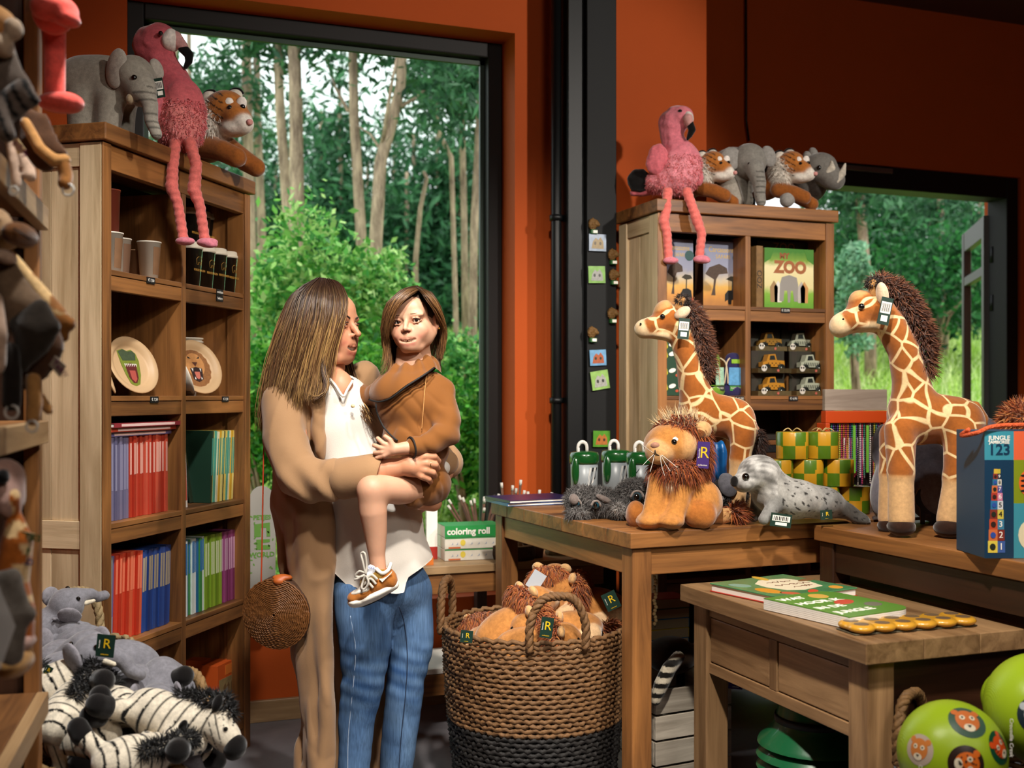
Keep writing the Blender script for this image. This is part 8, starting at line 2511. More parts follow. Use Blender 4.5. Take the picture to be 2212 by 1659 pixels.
for (x, y, d, ry) in ((1514, 930, -.03, -20), ):
 eo = mk('ear', *soft([f.e(x, y, d, 24, .025, 21, 0, (0, ry, 0))], .0045, .01)[:2], plush_mat('lion_ear', '#c49a68'), T)
 mk('inner_ear', *soft([f.e(x - 3, y + 8, d - .018, 14, .012, 11, 0, (0, ry, 0))], .004, .01)[:2], plush_mat('lion_inner', '#6a4020'), eo)
ep = mk('eye_patch', *soft([f.e(1457, 955, -.093, 13, .012, 13)], .004, .008)[:2], plush_mat('face_white', '#e6ddd4'), T)
mk('eye', *s_ball(tuple(f(1456, 955, -.103)), f.r(6.5), 14, 10), M_EYE, ep)
mk('nose', *soft([f.e(1415, 962, -.122, 10, .010, 7)], .003, .006)[:2], plush_mat('nose_dusky', '#a87a66'), T)
mk('mouth', *s_tube(smooth_path(f.path([(1410, 986, -.125), (1414, 980, -.132), (1415, 972, -.132), (1417, 980, -.132), (1428, 986, -.128)]), 4), .0014, 5), M_BLACK, T)
for i, (dx, dy_) in enumerate(((-40, -28), (-30, 26), (-14, 40), (30, 38), (45, 30), (18, 48))):
 mk('whisker', *s_tube(smooth_path(f.path([(1418 + (8 if dx > 0 else -4), 980, -.125), (1418 + dx * .6, 980 + dy_ * .5, -.15), (1418 + dx, 980 + dy_ * 1.0, -.16)]), 4), .0007, 4), M_PAPER, T)
tt, tq, _ = soft([f.e(1592, 1106, .03, 14, .02, 14)], .006, .01)
tufts(T, 'tail_tuft', tt, tq, np.ones(len(tt), bool), 700, .035, .002, ['#8a3f18', '#a5602c', '#6a2a10'], .3, .4, 5, comb=(.9, 0, .1))
hang_tag(T, f(1519, 983, -.085), f.r(26), f.r(56), (0, 4, 0), back=M_PURP)
# ---- seal
T, f = toy('seal_plush', 'speckled grey plush seal lying on the main table', 1730, 1128, 3.44)
SP = ['#7d7c79', '#96948f', '#55534f', '#3a3835']
pr = [f.e(1640, 1022, -.02, 46, .07, 40, 1), f.e(1606, 1042, -.05, 24, .045, 22, 2), f.e(1668, 1060, .0, 46, .08, 46, 1), f.e(1712, 1078, .0, 66, .085, 44, 1), f.e(1768, 1085, .02, 52, .07, 36, 0)] + f.ch([(1790, 1090, .02, 28), (1830, 1104, .03, 18), (1862, 1122, .03, 12)], 2) + f.ch([(1678, 1085, -.06, 18), (1650, 1122, -.09, 12)], 0) + f.ch([(1640, 1075, .05, 16), (1628, 1116, .04, 12)], 2) + [f.e(1858, 1122, .05, 20, .05, 9, 2, (0, 22, 0))]
def seal_paint(P, c):
 n1 = vnoise(P, 150, 3) + .6 * vnoise(P, 230, 5)
 sp = (n1 > .62) & (P[:, 0] > f(1660, 0)[0])
 c = c * (1 + .22 * vnoise(P, 45, 8))[:, None]
 c[sp] = np.array(C3('#2c2a28'))
 hd = (P[:, 0] < f(1668, 0)[0]) & (P[:, 2] > f(0, 1065)[2])
 mott = np.clip(.5 + .9 * vnoise(P, 90, 9), 0, 1)[:, None]
 c[hd] = (np.array(C3('#6a6865')) * mott + np.array(C3('#b8b6b2')) * (1 - mott))[hd]
 return c
ob, v, q, c = fur_body(T, pr, .0045, .02, SP, seal_paint)
eye(T, f(1611, 1030, -.09), f.r(8))
mk('nose', *soft([f.e(1586, 1040, -.075, 9, .012, 12)], .0035, .006)[:2], plush_mat('beak_black', '#120f0e'), T)
hang_tag(T, f(1687, 1124, -.11), f.r(44), f.r(28), (0, 8, 0), txt='bar')
hang_tag(T, f(1785, 1112, -.065), f.r(25), f.r(20), (0, -4, 0))
# ---- fluffy grey heads on the main table
def fluffy(label, px, py, D, eyes_, prims, cols, eyecol, lid=True):
 T, f = toy('fluffy_plush', label, px, py, D, group='fluffy grey animals')
 P_ = [f.e(*p) for p in prims(f)]
 ob, v, q, c = fur_body(T, P_, .0055, .015, cols)
 tufts(T, 'long_fur', v, q, np.ones(len(v), bool), 6500, .022, .0014, cols[:3], .3, .7, 11)
 for (x, y, d, r_) in eyes_:
  e_ = mk('eye', *s_ball(tuple(f(x, y, d)), f.r(r_), 14, 10), plain('eye_' + eyecol, eyecol, 0.1, coat=1), T)
  mk('pupil', *s_ball(tuple(f(x - 1, y, d - f.r(r_) * .55)), f.r(r_ * .62), 12, 8), M_EYE, e_)
  mk('eyelid', *s_tube(smooth_path(f.path([(x - r_ * 1.1, y + 1, d - .004), (x - r_ * .5, y - r_ * .9, d - .008), (x + r_ * .6, y - r_ * .9, d - .008), (x + r_ * 1.2, y + 2, d - .003)]), 4), f.r(2.6), 6), plush_mat('lid_grey', '#8a7f78'), e_)
 return T, f
fc3 = ['#5a5654', '#6f6b68', '#454240', '#8f8a86']
T, f = fluffy('shaggy grey donkey plush head lying at the left on the main table', 1280, 1120, 3.66, [(1287, 1091, -.078, 8.5), (1247, 1087, -.06, 6.5)], lambda f: [(1290, 1085, .0, 50, .065, 30, 0), (1255, 1080, .01, 32, .05, 28, 1), (1250, 1108, -.05, 26, .035, 14, 1), (1330, 1092, .03, 30, .05, 24, 2)], fc3, '#1c4a5a')
mk('ear', *soft([f.e(1240, 1079, -.062, 11, .014, 13, 0, (0, -25, 0))], .004, .008)[:2], plush_mat('ear_taupe', '#7a6e68'), T)
mk('ear', *soft([f.e(1305, 1078, -.062, 20, .012, 7, 0, (0, 25, 0))], .004, .008)[:2], plush_mat('ear_taupe', '#7a6e68'), T)
T, f = fluffy('shaggy dark grey plush with big eye beside the lion\'s foot', 1368, 1122, 3.62, [(1376, 1073, -.075, 12)], lambda f: [(1375, 1072, .0, 42, .06, 36, 2), (1340, 1098, -.04, 20, .04, 18, 0), (1380, 1105, .0, 34, .05, 20, 2)], fc3, '#2c4048')
kv, kq, _ = soft([f.e(1338, 1098, -.075, 10, .012, 9)], .004, .008)
tufts(T, 'snout_tuft', kv, kq, np.ones(len(kv), bool), 500, .02, .001, ['#b8b4b0', '#9a9692'], .2, .8, 3)
T, f = fluffy('black shaggy plush with smooth grey ear behind the seal', 1560, 1118, 3.62, [(1556, 1078, -.07, 5)], lambda f: [(1560, 1080, .0, 36, .05, 36, 0), (1580, 1060, .02, 30, .05, 28, 0)], ['#1c1a19', '#2a2726', '#121110', '#3a3634'], '#101010')
mk('ear', *soft([f.e(1572, 1048, -.06, 20, .012, 28, 0, (0, -20, 0))], .0045, .008)[:2], plush_mat('ear_slate', '#55545a'), T)
# ---- big grey plush behind the large giraffe, brown ones at the right
T, f = toy('elephant_plush', 'big slate grey plush lying behind the large giraffe', 2000, 1125, 3.52)
fur_body(T, [f.e(1925, 1050, .02, 38, .09, 75, 0, (0, 14, 0)), f.e(1990, 1000, .08, 55, .10, 55, 0), f.e(2020, 1060, .0, 62, .10, 70, 0, (0, -16, 0)), f.e(2075, 1060, .05, 46, .09, 62, 1), f.e(1905, 960, .08, 20, .05, 45, 1, (0, 10, 0)), f.e(2128, 930, .1, 22, .06, 30, 1)], .008, .02, ['#6c6872', '#55515c'], warp=lambda P: .004 * vnoise(P, 20, 3))
T, f = toy('lion_plush', 'brown maned plush lion at the right edge behind the jungle box', 2205, 1000, 2.98)
pr = [f.e(2225, 960, .02, 50, .08, 70, 0), f.e(2215, 905, -.02, 34, .06, 30, 1)]
ob, v, q, c = fur_body(T, pr, .007, .02, ['#8a4a20', '#c9ae94'])
tufts(T, 'mane', v, q, v[:, 0] < f(2212, 0)[0], 3000, .04, .002, ['#9a4c20', '#b5622c', '#7a3414', '#c98a50'], .2, .5, 4, segs=3)
mk('stand_body', *soft([f.e(2240, 1070, .03, 45, .07, 70)], .009, .01)[:2], plush_mat('brown_plush', '#7a4a28'), T)
T, f = toy('monkey_plush', 'dark brown plush with tan paws between giraffe and jungle box', 2108, 1120, 3.30)
fur_body(T, [f.e(2118, 985, .03, 30, .06, 60, 0), f.e(2116, 1070, .03, 34, .07, 50, 2), f.e(2122, 958, -.03, 16, .03, 15, 1), f.e(2128, 1045, -.03, 24, .04, 44, 2)], .007, .015, ['#2c1c14', '#b8782c', '#7a6250'])
# ------------------------------------------------------------ baskets
def basket(name, label, loc, r0, r1, h, rope=.0145, dark=0, cols=('#7a5a34', '#1c1814'), handles=(), lip=True, cat='basket', tall=.13):
 t = thing(name, label, cat, loc, 0)
 rows = int(h / rope)
 sh = {0: [], 1: []}
 for k in range(rows):
  z = (k + .5) * h / rows
  tt = z / h
  r = r0 + (r1 - r0) * (1 - (1 - tt) ** 1.6)
  n = int(2 * math.pi * r / .011)
  pts = [((r + .0035 * math.sin(i * math.pi + k * 1.3) + .002 * math.sin(i * .37 + k)) * math.cos(2 * math.pi * i / n), (r + .0035 * math.sin(i * math.pi + k * 1.3)) * math.sin(2 * math.pi * i / n), z + .0035 * math.sin(i * math.pi * .5 + k * 2.1)) for i in range(n)]
  sh[1 if z < dark else 0].append(s_tube(pts, rope * .56, 5, closed=True))
 mats = [plain('seagrass_' + c, c, 0.75, var=0.55, scale=55, bump=0.6) for c in cols]
 mk('woven_wall', *s_join(*sh[0]), mats[0], t)
 if sh[1]:
  mk('dyed_band', *s_join(*sh[1]), mats[1], t)
 mk('lining', *s_lathe([(r0 * .9, .01), (r1 * .93, h * .8), (r1 * .9, h * .8), (r0 * .85, .012)], 24), plain('basket_dark', '#1c120a', 0.9), t)
 def rope_tube(path, r):
  P = smooth_path(path, 8)
  n = len(P)
  out = []
  for s in (0, 1, 2):
   q = []
   for i, p in enumerate(P):
    tn = Vector(P[min(i + 1, n - 1)]) - Vector(P[max(i - 1, 0)])
    a, b = frame_at(tn)
    an = i * .9 + s * 2.094
    q.append(Vector(p) + a * (r * .5 * math.cos(an)) + b * (r * .5 * math.sin(an)))
   out.append(s_tube(q, r * .62, 6))
  return s_join(*out)
 for (a, rad, up) in handles:
  an = math.radians(a)
  c, s = math.cos(an), math.sin(an)
  def pt(u, z):
   return (r1 * c - s * u, r1 * s + c * u, h + z)
  mk('handle', *rope_tube([pt(-rad, -.03), pt(-rad * .98, up * .4), pt(-rad * .6, up * .9), pt(0, up), pt(rad * .6, up * .9), pt(rad * .98, up * .4), pt(rad, -.03)], .013), mats[0], t)
 return t
bgc = W(1155, 1300, 3.55)
big = basket('seagrass_basket', 'large round seagrass basket with black foot full of plush lions', (bgc.x, bgc.y, 0.0), .235, .288, .60, dark=.31, cols=('#6b4a28', '#15110e'), handles=((-98, .085, .13), (150, .085, .125)))
b1 = W(262, 1400, 2.62)
basket('seagrass_basket', 'seagrass basket of plush zebras in front of the left bookcase', (b1.x, b1.y, 0.0), .17, .195, .50, cols=('#8a6a40', '#1c1814'), handles=((35, .07, .13),))
b2 = W(140, 1400, 3.02)
basket('seagrass_basket', 'pale rope basket of plush elephants beside the left bookcase', (b2.x, b2.y, 0.0), .155, .175, .64, cols=('#9a835c', '#1c1814'), handles=((80, .06, .12),))
b3 = W(2150, 1600, 2.42)
basket('seagrass_basket', 'seagrass basket of play balls in the lower right corner', (b3.x + .06, b3.y, 0.0), .19, .24, .50, cols=('#6a4c28', '#1c1814'), handles=((115, .07, .12),))
# ---- zebra template (metric), copied into the basket
zt = thing('zebra_plush', 'x', 'soft toy', (0, 0, 0), 0, 'plush zebras in the basket')
pr = [E((0, 0, .06), (.095, .06, .058), 0), E((.06, 0, .075), (.05, .05, .055), 0), E((.115, 0, .10), (.036, .036, .05), 0, (0, 40, 0)), E((.155, 0, .095), (.05, .034, .034), 0, (0, 20, 0))]
for sx in (-.06, .06):
 for sy in (-1, 1):
  pr.append(K((sx, .035 * sy, .04), (sx + .05 * (1 if sx > 0 else -.6), .085 * sy, .03), .026, .024, 0))
def zpaint(P, c):
 st = np.sin(P[:, 0] * 2 * math.pi / .027 + 1.6 * vnoise(P, 18, 2)) > .80
 c[st & (P[:, 0] < .13)] = C3('#0c0b0c')
 st2 = np.sin((P[:, 2] + P[:, 0]) * 2 * math.pi / .022) > .86
 c[st2 & (P[:, 0] >= .12) & (P[:, 0] < .17)] = C3('#0c0b0c')
 return c
v, q, c = soft(pr, .0045, .016, ['#d9cdb8'], zpaint)
mk('body', v, q, M_FUR, zt, c)
BLK = plush_mat('beak_black', '#120f0e')
mk('muzzle', *soft([E((.195, 0, .082), (.024, .031, .03))], .004, .01)[:2], BLK, zt)
for sx in (-.06, .06):
 for sy in (-1, 1):
  mk('hoof', *soft([K((sx + .055 * (1 if sx > 0 else -.6), .09 * sy, .028), (sx + .065 * (1 if sx > 0 else -.6), .112 * sy, .026), .0275, .0265)], .004, .01)[:2], BLK, zt)
for sy in (-1, 1):
 mk('ear', *soft([E((.118, .036 * sy, .148), (.012, .009, .022), 0, (20 * -sy, 0, 0))], .0035, .01)[:2], BLK, zt)
 eye(zt, (.165, .031 * sy, .108), .0055)
mv, mq, _ = soft(chain([(.02, 0, .118), (.07, 0, .135), (.115, 0, .155), (.14, 0, .14)], [.012, .016, .016, .012]), .005, .01)
tufts(zt, 'mane', mv, mq, np.ones(len(mv), bool), 1500, .026, .002, ['#0e0c0c', '#1a1716', '#070606'], .2, .5, 3)
Zc = W(262, 1560, 2.62)
def place(T0, spots, first=True):
 for i, (px, py, D, rot, s, lab) in enumerate(spots):
  R_ = Euler([math.radians(a) for a in rot])
  loc = W(px, py, D)
  if i == 0:
   T0.location, T0.rotation_euler, T0.scale = loc, R_, (s,) * 3
   T0['label'] = lab
  else:
   dup(T0, loc=loc, rot=R_, scale=s, label=lab)
place(zt, [(150, 1527, 2.62, (10, 25, 185), .95, 'plush zebra lying upper left in the zebra basket with dark mane forward'),
           (318, 1602, 2.50, (-25, 22, -38), .98, 'plush zebra with black muzzle hanging over the right basket rim'),
           (160, 1622, 2.46, (80, 15, 150), .9, 'plush zebra at lower left showing two black hooves'),
           (262, 1654, 2.44, (60, 0, 20), .85, 'plush zebra lying lowest at the front basket rim'),
           (262, 1522, 2.66, (165, -30, 40), .92, 'plush zebra upside down with black hooves up in the basket'),
           (232, 1582, 2.56, (20, 10, 120), .9, 'plush zebra buried in the middle of the zebra basket'),
           (120, 1582, 2.55, (30, -20, 70), .85, 'plush zebra at the left edge of the basket behind the case post')])
# ---- small grey elephant template for the two left baskets
et = thing('elephant_plush', 'x', 'soft toy', (0, 0, 0), 0, 'small plush elephants in the baskets')
pr = [E((0, 0, .065), (.09, .065, .062), 0), E((.10, 0, .085), (.055, .055, .055), 0)] + chain([(.145, 0, .08), (.175, 0, .05), (.185, 0, .02), (.205, 0, .005)], [.026, .020, .017, .016], 0)
for sx in (-.055, .05):
 for sy in (-1, 1):
  pr.append(K((sx, .035 * sy, .045), (sx + .035, .075 * sy, .02), .031, .028, 0))
v, q, c = soft(pr, .0048, .018, ['#7c7a80'], lambda P, c: c * (1 + .10 * vnoise(P, 40, 3))[:, None])
mk('body', v, q, M_FUR, et, c)
for sy in (-1, 1):
 mk('ear', *soft([E((.085, .062 * sy, .10), (.032, .010, .042), 0, (0, -15, 25 * sy))], .0042, .01)[:2], plush_mat('ear_lilac', '#8a868c'), et)
 mk('tusk', *soft([K((.145, .03 * sy, .065), (.168, .034 * sy, .052), .008, .006)], .003, .004)[:2], plush_mat('tusk_cream', '#d8ccb4'), et)
 eye(et, (.138, .035 * sy, .105), .0075)
mk('tail', *soft([K((-.085, 0, .075), (-.115, 0, .04), .007, .005)], .0035, .004)[:2], plush_mat('ear_lilac', '#8a868c'), et)
place(et, [(150, 1514, 2.66, (0, -20, -30), .95, 'grey plush elephant with a tusk upright behind the zebras'),
           (262, 1487, 2.76, (0, -10, 170), .95, 'grey plush elephant with green tag lying on its side behind the zebras'),
           (350, 1512, 2.74, (0, 30, -100), .85, 'grey plush elephant turned away by the basket handle'),
           (378, 1577, 2.64, (30, 40, -60), .8, 'grey plush elephant sunk at the right rim of the zebra basket'),
           (300, 1532, 2.70, (0, 20, 120), .85, 'grey plush elephant in the middle behind the upturned zebra'),
           (200, 1552, 2.70, (0, 30, 200), .8, 'grey plush elephant half buried between tag and zebras'),
           (180, 1435, 3.00, (0, 10, 150), .85, 'grey-brown plush elephant lying right in the rope basket'),
           (125, 1420, 3.00, (0, 60, 60), .9, 'grey-brown plush elephant with raised legs in the rope basket'),
           (118, 1385, 3.06, (30, -40, 10), .85, 'grey-brown plush elephant on top of the rope basket'),
           (130, 1470, 2.94, (0, 0, 60), .85, 'grey-brown plush elephant lowest in the rope basket')])
tg2 = thing('shop_tag', 'dark green tag with yellow letter on the plush elephant above the zebras', 'tag', W(228, 1395, 2.56))
hang_tag(tg2, (0, 0, 0), .042, .052, (0, 6, 0))
tg2 = thing('shop_tag', 'small green tag at the left edge of the zebra basket', 'tag', W(104, 1448, 2.58))
hang_tag(tg2, (0, 0, 0), .018, .02, (0, 30, 0))
# ---- lions in the big basket
lt = thing('lion_plush', 'x', 'soft toy', (0, 0, 0), 0, 'plush lions in the big basket')
pr = [E((0, 0, .07), (.12, .075, .068), 0), E((.13, 0, .10), (.062, .06, .06), 0), E((.18, 0, .085), (.035, .035, .03), 1)]
for sx in (-.07, .08):
 for sy in (-1, 1):
  pr.append(K((sx, .05 * sy, .05), (sx + .07, .09 * sy, .025), .034, .031, 1 if sy > 0 else 0))
v, q, c = soft(pr, .0055, .02, ['#a8703a', '#c9a57c'], lambda P, c: c * (1 + .12 * vnoise(P, 30, 3))[:, None])
mk('body', v, q, M_FUR, lt, c)
mv, mq, _ = soft([E((.085, 0, .10), (.035, .085, .085))], .008, .02)
tufts(lt, 'mane', mv, mq, np.ones(len(mv), bool), 5200, .034, .0026, ['#8a4420', '#a05a28', '#b06c34', '#7a3a18'], .8, .6, 6, comb=(-1.3, 0, -.2), segs=3)
for sy in (-1, 1):
 mk('ear', *soft([E((.115, .05 * sy, .16), (.014, .022, .022))], .0045, .01)[:2], plush_mat('lion_ear', '#c49a68'), lt)
 eye(lt, (.178, .03 * sy, .118), .0065)
mk('nose', *soft([E((.213, 0, .095), (.008, .014, .008))], .0035, .006)[:2], plush_mat('nose_dusky', '#a87a66'), lt)
tv, tq, _ = soft([E((-.14, 0, .06), (.03, .014, .016))], .006, .01)
tufts(lt, 'tail_tuft', tv, tq, np.ones(len(tv), bool), 500, .03, .0022, ['#8a4318', '#a5602c', '#6a3010'], .3, .5, 5, comb=(-1.2, 0, -.3))
place(lt, [(1045, 1432, 3.56, (0, 10, 75), .85, 'plush lion lying at the left rim of the big basket'),
           (1110, 1400, 3.52, (0, -22, 5), .95, 'plush lion with dark mane leaning to the right in the big basket'),
           (1235, 1412, 3.46, (10, 10, 165), .95, 'plush lion under the basket handle with green tag'),
           (1285, 1350, 3.66, (0, -10, 160), .9, 'plush lion in the shade of the main table at the back of the big basket'),
           (1140, 1432, 3.42, (20, 0, -20), .85, 'plush lion with pale paws at the front rim of the big basket'),
           (1185, 1352, 3.66, (0, -25, 50), .95, 'plush lion with very dark mane highest in the big basket')])
for (px_, py_, D_, w_, h_, rt, lab, bar) in ((1008, 1375, 3.26, .036, .036, 6, 'green tag with yellow letter at the left rim of the big basket', 0), (1181, 1356, 3.22, .036, .060, 8, 'green tag with yellow letter hanging before the basket handle', 0), (1320, 1298, 3.40, .045, .055, -25, 'dark shaded tag at the right of the big basket', 0)):
 tg2 = thing('shop_tag', lab, 'tag', W(px_, py_, D_))
 hang_tag(tg2, (0, 0, 0), w_, h_, (0, rt, 0))
tg2 = thing('shop_tag', 'white paper tag on the dark lion mane in the big basket', 'tag', W(1158, 1254, 3.56))
mk('hang_tag', *s_xf(s_box(-.022, .022, -.0008, .0008, -.03, .03), Euler((0, math.radians(32), 0)).to_matrix().to_4x4()), plain('tag_pale', '#aeb4ba', 0.5), tg2, smooth=False)
# ---- lemur in the crate
T, f = toy('lemur_plush', 'ring-tailed plush lemur in the whitewashed crate', 1500, 1440, 3.74)
fur_body(T, [f.e(1450, 1415, .02, 55, .09, 40, 0), f.e(1530, 1410, .04, 40, .08, 28, 1)], .009, .02, ['#3c2a1c', '#8a6a4c'], lambda P, c: c * (1 + .5 * vnoise(P, 30, 3))[:, None])
tv, tq, tc = soft(f.ch([(1465, 1420, -.10, 14), (1445, 1445, -.17, 16), (1428, 1480, -.20, 16), (1416, 1512, -.21, 12)]), .005, .01, ['#b8ae9a'], lambda P, c: np.where((np.sin(P[:, 2] * 2 * math.pi / .030) > 0)[:, None], np.array(C3('#b8ae9a')), np.array(C3('#15120f'))))
mk('tail', tv, tq, M_FUR, T, tc)
hang_tag(T, f(1590, 1468, -.22), .045, .06, (0, 5, 0), back=M_PURP)
# ------------------------------------------------------------ toys hanging in the left foreground
T, f = toy('flamingo_plush', 'coral plush flamingo on top of the foreground case with legs dangling', 150, -90, 2.20)
fur_body(T, [f.e(120, -150, .05, 110, .12, 60, 0)], .010, .02, ['#c94a42'])
for pts, ft in (([(150, -110, .0, 30), (112, 0, -.08, 30), (118, 110, -.08, 23), (118, 210, -.08, 22)], [(128, 222, -.10, 46, .04, 20), (150, 222, -.11, 26, .03, 15)]), ([(160, -110, .05, 30), (105, -10, -.10, 36), (115, 30, -.12, 44)], [(118, 22, -.13, 46, .06, 34), (142, 20, -.15, 20, .03, 14), (150, 44, -.15, 22, .03, 12)])):
 mk('leg', *soft(f.ch(pts), .006, .015)[:2], plush_mat('coral_plush', '#cf5248'), T)
 mk('foot', *soft([f.e(*e_) for e_ in ft], .006, .018)[:2], plush_mat('coral_plush', '#cf5248'), T)
def rag(T, f, name, pts, d, th, mat, warp=.004, sag=.02):
 """Soft cloth square of a comforter: padded polygon hanging at depth d."""
 P = [f(x, y, d + dd) for x, y, dd in pts]
 c = sum(P) / len(P)
 n = len(P)
 pr = []
 for i in range(n):
  a, b = P[i], P[(i + 1) % n]
  for u in np.linspace(0, 1, 5):
   e_ = a * (1 - u) + b * u
   pr.append(K(c, e_ * .93 + c * .07, th * 1.2, th * .8))
 v, q, _ = soft(pr, .006, .012, warp=lambda X: warp * np.sin(X[:, 0] * 60 + X[:, 2] * 35))
 return mk(name, v, q, mat, T)
def ring(T, f, p, r, mat=None):
 mk('clip_ring', *s_xf(s_tube(arc((0, 0, 0), f.r(r), 0, 350, 24, 'xz'), f.r(3), 8, closed=True), Matrix.Translation(f(*p))), plain('clear_ring', '#d8d4cc', 0.1, alpha=0.55), T)
TAN = plush_mat('comf_tan', '#a87844')
T, f = toy('comforter', 'grey comforter cloth with tiger-striped corner at the upper left edge', 30, 180, 1.72, 'comforter')
rag(T, f, 'cloth', [(-40, 110, 0), (20, 100, 0), (58, 180, 0), (-10, 260, 0)], 0, .012, plush_mat('comf_grey', '#5a4e45'))
def zst(P, c):
 m = np.sin((P[:, 0] * 1.0 + P[:, 2] * .5) * 2 * math.pi / .020 + vnoise(P, 40, 2)) > .35
 c[m] = C3('#12100e')
 return c
v, q, c = soft([K(f(10, 225, -.01), f(50, 190, -.01), f.r(24), f.r(20)), K(f(45, 205, -.01), f(72, 215, -.01), f.r(20), f.r(14)), K(f(30, 240, -.01), f(60, 222, -.01), f.r(20), f.r(12)), K(f(-10, 230, -.02), f(15, 290, -.03), f.r(26), f.r(18))], .005, .012, ['#5c5048'], zst)
mk('striped_corner', v, q, M_FUR, T, c)
mk('ear', *soft([f.e(30, 62, -.03, 18, .02, 24), f.e(5, 100, -.03, 20, .03, 24)], .006, .01)[:2], plush_mat('comf_beige', '#b09880'), T)
mk('head', *soft([f.e(-5, 50, -.0, 34, .05, 36)], .007, .01)[:2], TAN, T)
mk('paper_tag', *s_prism([(f(a, b)[0], f(a, b)[2]) for a, b in ((-6, -30), (14, 20), (24, 50), (14, 58), (-10, 20))], -.065, -.062), plain('tag_tan', '#c9a878', 0.7), T, smooth=False)
T, f = toy('comforter', 'tan lion comforter with a clear ring on its leg hanging over the pale panel', 100, 330, 1.95, 'comforter')
rag(T, f, 'cloth', [(60, 240, 0), (95, 255, 0), (140, 335, 0), (100, 355, 0), (50, 330, 0)], 0, .011, plush_mat('comf_brown', '#4a2f1c'))
mk('leg', *soft(f.ch([(55, 265, -.03, 12), (85, 320, -.04, 13), (118, 348, -.04, 14), (140, 345, -.03, 13)]), .005, .01)[:2], TAN, T)
mk('paw', *soft(f.ch([(136, 350, -.03, 15), (142, 380, -.03, 15), (140, 396, -.035, 15)]), .005, .01)[:2], plush_mat('comf_dtan', '#8f5c2a'), T)
ring(T, f, (147, 410, -.04), 12)
T, f = toy('comforter', 'beige comforter hands above the price rail with a written tag', 45, 360, 1.80, 'comforter')
mk('hand', *soft(f.ch([(20, 300, 0, 9), (28, 350, -.01, 9), (35, 400, -.01, 11)]) + f.ch([(42, 340, .01, 14), (62, 370, .01, 15), (66, 382, .0, 12)]), .005, .01)[:2], plush_mat('comf_skin', '#b89a84'), T)
mk('name_tag', *s_prism([(f(a, b)[0], f(a, b)[2]) for a, b in ((24, 296), (40, 300), (58, 326), (40, 334))], -.004, -.001), plain('tag_tan', '#c9a878', 0.7), T, smooth=False)
text('name_lettering', T, 'Teddy', .017, f(40, 316, -.006), (math.pi / 2, math.radians(48), 0), plain('lettering_plum', '#6a1f4a', 0.6))
ring(T, f, (30, 412, -.03), 9)
T, f = toy('comforter', 'comforter animal with brown ball muzzle and giraffe-print blanket', 60, 600, 1.74, 'comforter')
mk('head', *soft([f.e(2, 505, .0, 34, .05, 36), f.e(-5, 470, .02, 22, .03, 20)], .006, .015)[:2], plush_mat('comf_beige2', '#9a7a58'), T)
mk('muzzle', *soft([f.e(44, 508, -.03, 27, .05, 27)], .006, .015)[:2], plush_mat('muzzle_brown', '#6a4220'), T)
mk('muzzle_seam', *s_tube(smooth_path(f.path([(30, 492, -.075), (48, 505, -.083), (66, 518, -.07)]), 4), .0012, 5), M_BLACK, T)
mk('hand', *soft([f.e(12, 555, -.05, 20, .03, 15, 0, (0, 30, 0))], .005, .01)[:2], plush_mat('comf_skin', '#b89a84'), T)
def gsp(P, c):
 m = (np.sin(P[:, 0] * 95 + 1) * np.sin(P[:, 2] * 85 + P[:, 0] * 40) > .35)
 c[m] = C3('#8a5a30')
 return c
v, q, c = soft([K(f(15, 545, .03), f(125, 680, .03), f.r(14), f.r(20))], .005, .01, ['#d0ac78'], gsp)
mk('giraffe_blanket', v, q, M_FUR, T, c)
mk('brown_corner', *soft([K(f(125, 690, .03), f(148, 700, .03), f.r(22), f.r(16)), K(f(128, 715, .03), f(140, 730, .03), f.r(18), f.r(10))], .005, .01)[:2], plush_mat('comf_dtan2', '#7a4a1c'), T)
rag(T, f, 'grey_blanket', [(-10, 560, 0), (20, 575, 0), (95, 660, 0), (30, 700, .0), (-20, 760, 0)], -.02, .012, plush_mat('comf_taupe', '#6e5844'))
rag(T, f, 'dark_corner', [(30, 700, 0), (92, 655, 0), (122, 705, 0), (48, 800, 0)], -.025, .012, plush_mat('comf_dark', '#2c241c'))
mk('dark_leg', *soft(f.ch([(20, 760, -.04, 22), (26, 810, -.04, 20), (25, 870, -.04, 20)]), .006, .01)[:2], plush_mat('comf_dark2', '#1c1612'), T)
mk('pink_arm', *soft(f.ch([(-20, 650, -.06, 25), (-5, 720, -.07, 20), (-8, 790, -.06, 20)]), .006, .01)[:2], plush_mat('comf_skin', '#b89a84'), T)
rag(T, f, 'brown_blanket', [(60, 760, 0), (112, 715, 0), (118, 745, 0), (90, 815, 0), (55, 830, 0)], .01, .010, plush_mat('comf_brown', '#4a2f1c'))
mk('tan_leg', *soft(f.ch([(72, 820, .0, 17), (74, 870, -.01, 18), (70, 905, -.01, 16)]) + f.ch([(84, 860, .02, 14), (105, 886, .02, 11)]), .006, .01)[:2], TAN, T)
ring(T, f, (69, 921, -.02), 12)
ring(T, f, (25, 890, -.05), 14)
tgx = mk('name_tag', *s_prism([(f(a, b)[0], f(a, b)[2]) for a, b in ((113, 762), (143, 790), (130, 815), (104, 785))], -.002, .001), plain('tag_linen', '#8a7a6a', 0.8), T, smooth=False)
text('name_lettering', T, 'My Teddy', .0125, f(122, 787, -.004), (math.pi / 2, math.radians(45), 0), plain('lettering_plum', '#6a1f4a', 0.6))
T, f = toy('comforter', 'giraffe plush with pink head hanging above the lower shelf at the left edge', 40, 1200, 1.72, 'comforter')
mk('head', *soft([f.e(10, 1040, .0, 36, .05, 50), f.e(22, 1080, -.02, 22, .04, 40)], .007, .015)[:2], plush_mat('comf_pink', '#b08c80'), T)
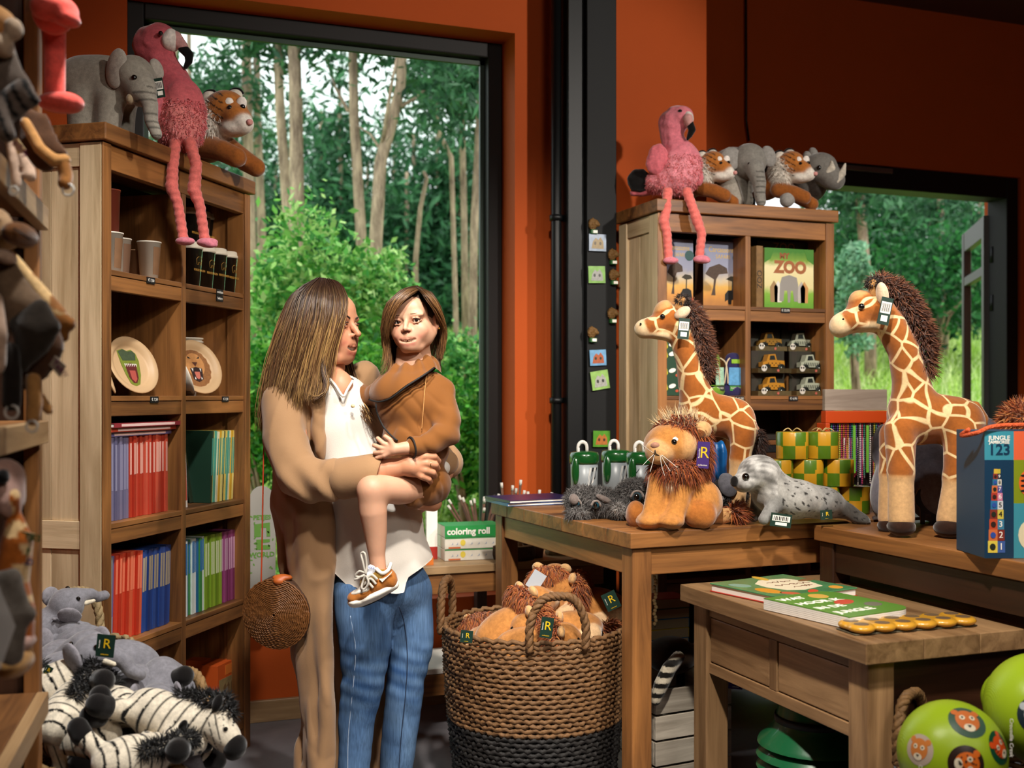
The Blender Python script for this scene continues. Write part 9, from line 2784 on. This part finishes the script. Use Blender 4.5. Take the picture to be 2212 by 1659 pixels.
mk('eye', *soft([f.e(6, 1030, -.05, 14, .012, 18)], .004, .006)[:2], plush_mat('beak_black', '#120f0e'), T)
def gsp2(P, c):
 m = (np.sin(P[:, 0] * 110 + 1.5 * np.sin(P[:, 2] * 60)) * np.sin(P[:, 2] * 100 + P[:, 0] * 30) > -.25)
 c[m] = C3('#a85a1c')
 return c
v, q, c = soft(f.ch([(15, 1080, -.03, 30), (30, 1110, -.02, 16), (36, 1170, -.02, 34), (20, 1260, -.02, 40), (40, 1320, -.02, 34), (48, 1380, -.02, 24), (40, 1420, -.02, 26)]), .005, .02, ['#dcb884'], gsp2)
mk('body', v, q, M_FUR, T, c)
mk('paw', *soft([f.e(30, 1432, -.05, 34, .05, 32)], .006, .01)[:2], plush_mat('comf_sand', '#b98a50'), T)
mk('hand', *soft([f.e(58, 1388, -.03, 12, .03, 16)], .005, .01)[:2], plush_mat('comf_pink', '#b08c80'), T)
tgx = mk('world_tag', *s_prism([(f(a, b)[0], f(a, b)[2]) for a, b in ((48, 1137), (92, 1148), (68, 1232), (30, 1215))], -.03, -.028), plain('tag_kraft', '#c4a784', 0.8), T, smooth=False)
for s_, px_, py_, m_ in (('PETJES', 88, 1165, plain('tag_dgreen', '#1c5a2a', 0.6)), ('WORLD', 72, 1217, plain('tag_blue', '#22386a', 0.6))):
 text('tag_lettering', T, s_, .014, f(px_, py_, -.0325), (math.pi / 2, math.radians(13), 0), m_, bold=.0003, align='RIGHT')
for pl, m_ in (([(70, 1176), (84, 1180), (76, 1196), (68, 1194)], plain('tag_dgreen', '#1c5a2a', 0.6)), ([(62, 1206), (74, 1200), (70, 1212)], plain('tag_blue', '#22386a', 0.6))):
 mk('tag_emblem', *s_prism([(f(a, b)[0], f(a, b)[2]) for a, b in pl], -.0308, -.0302), m_, T, smooth=False)
pt_ = mk('care_card', *s_prism([(f(a, b)[0], f(a, b)[2]) for a, b in ((-10, 1103), (33, 1104), (30, 1205), (-10, 1206))], -.075, -.073), plain('card_cream', '#b8a284', 0.8), T, smooth=False)
for i in range(7):
 mk('printed_line', *s_prism([(f(a, b)[0], f(a, b)[2]) for a, b in ((-4, 1118 + i * 12), (28, 1118 + i * 12), (28, 1120 + i * 12), (-4, 1120 + i * 12))], -.0758, -.0752), M_BLACK, T, smooth=False)
T, f = toy('comforter', 'grey wrapped comforter with clear film at the lower left edge', 20, 1320, 1.62, 'comforter')
rag(T, f, 'cloth', [(-30, 1240, 0), (25, 1240, 0), (66, 1330, 0), (30, 1420, 0), (-30, 1400, 0)], -.02, .012, plush_mat('comf_grey2', '#6a625a'))
mk('film', *s_prism([(f(a, b)[0], f(a, b)[2]) for a, b in ((-30, 1235), (30, 1235), (72, 1335), (40, 1425), (-30, 1405))], -.058, -.0575), M_CLEAR, T, smooth=False)
tag(box('toy_box', None, -.13, -.02, 1.55, 1.75, .181, .43, M_ORB, .003), 'orange box standing on the lowest foreground shelf', 'box')
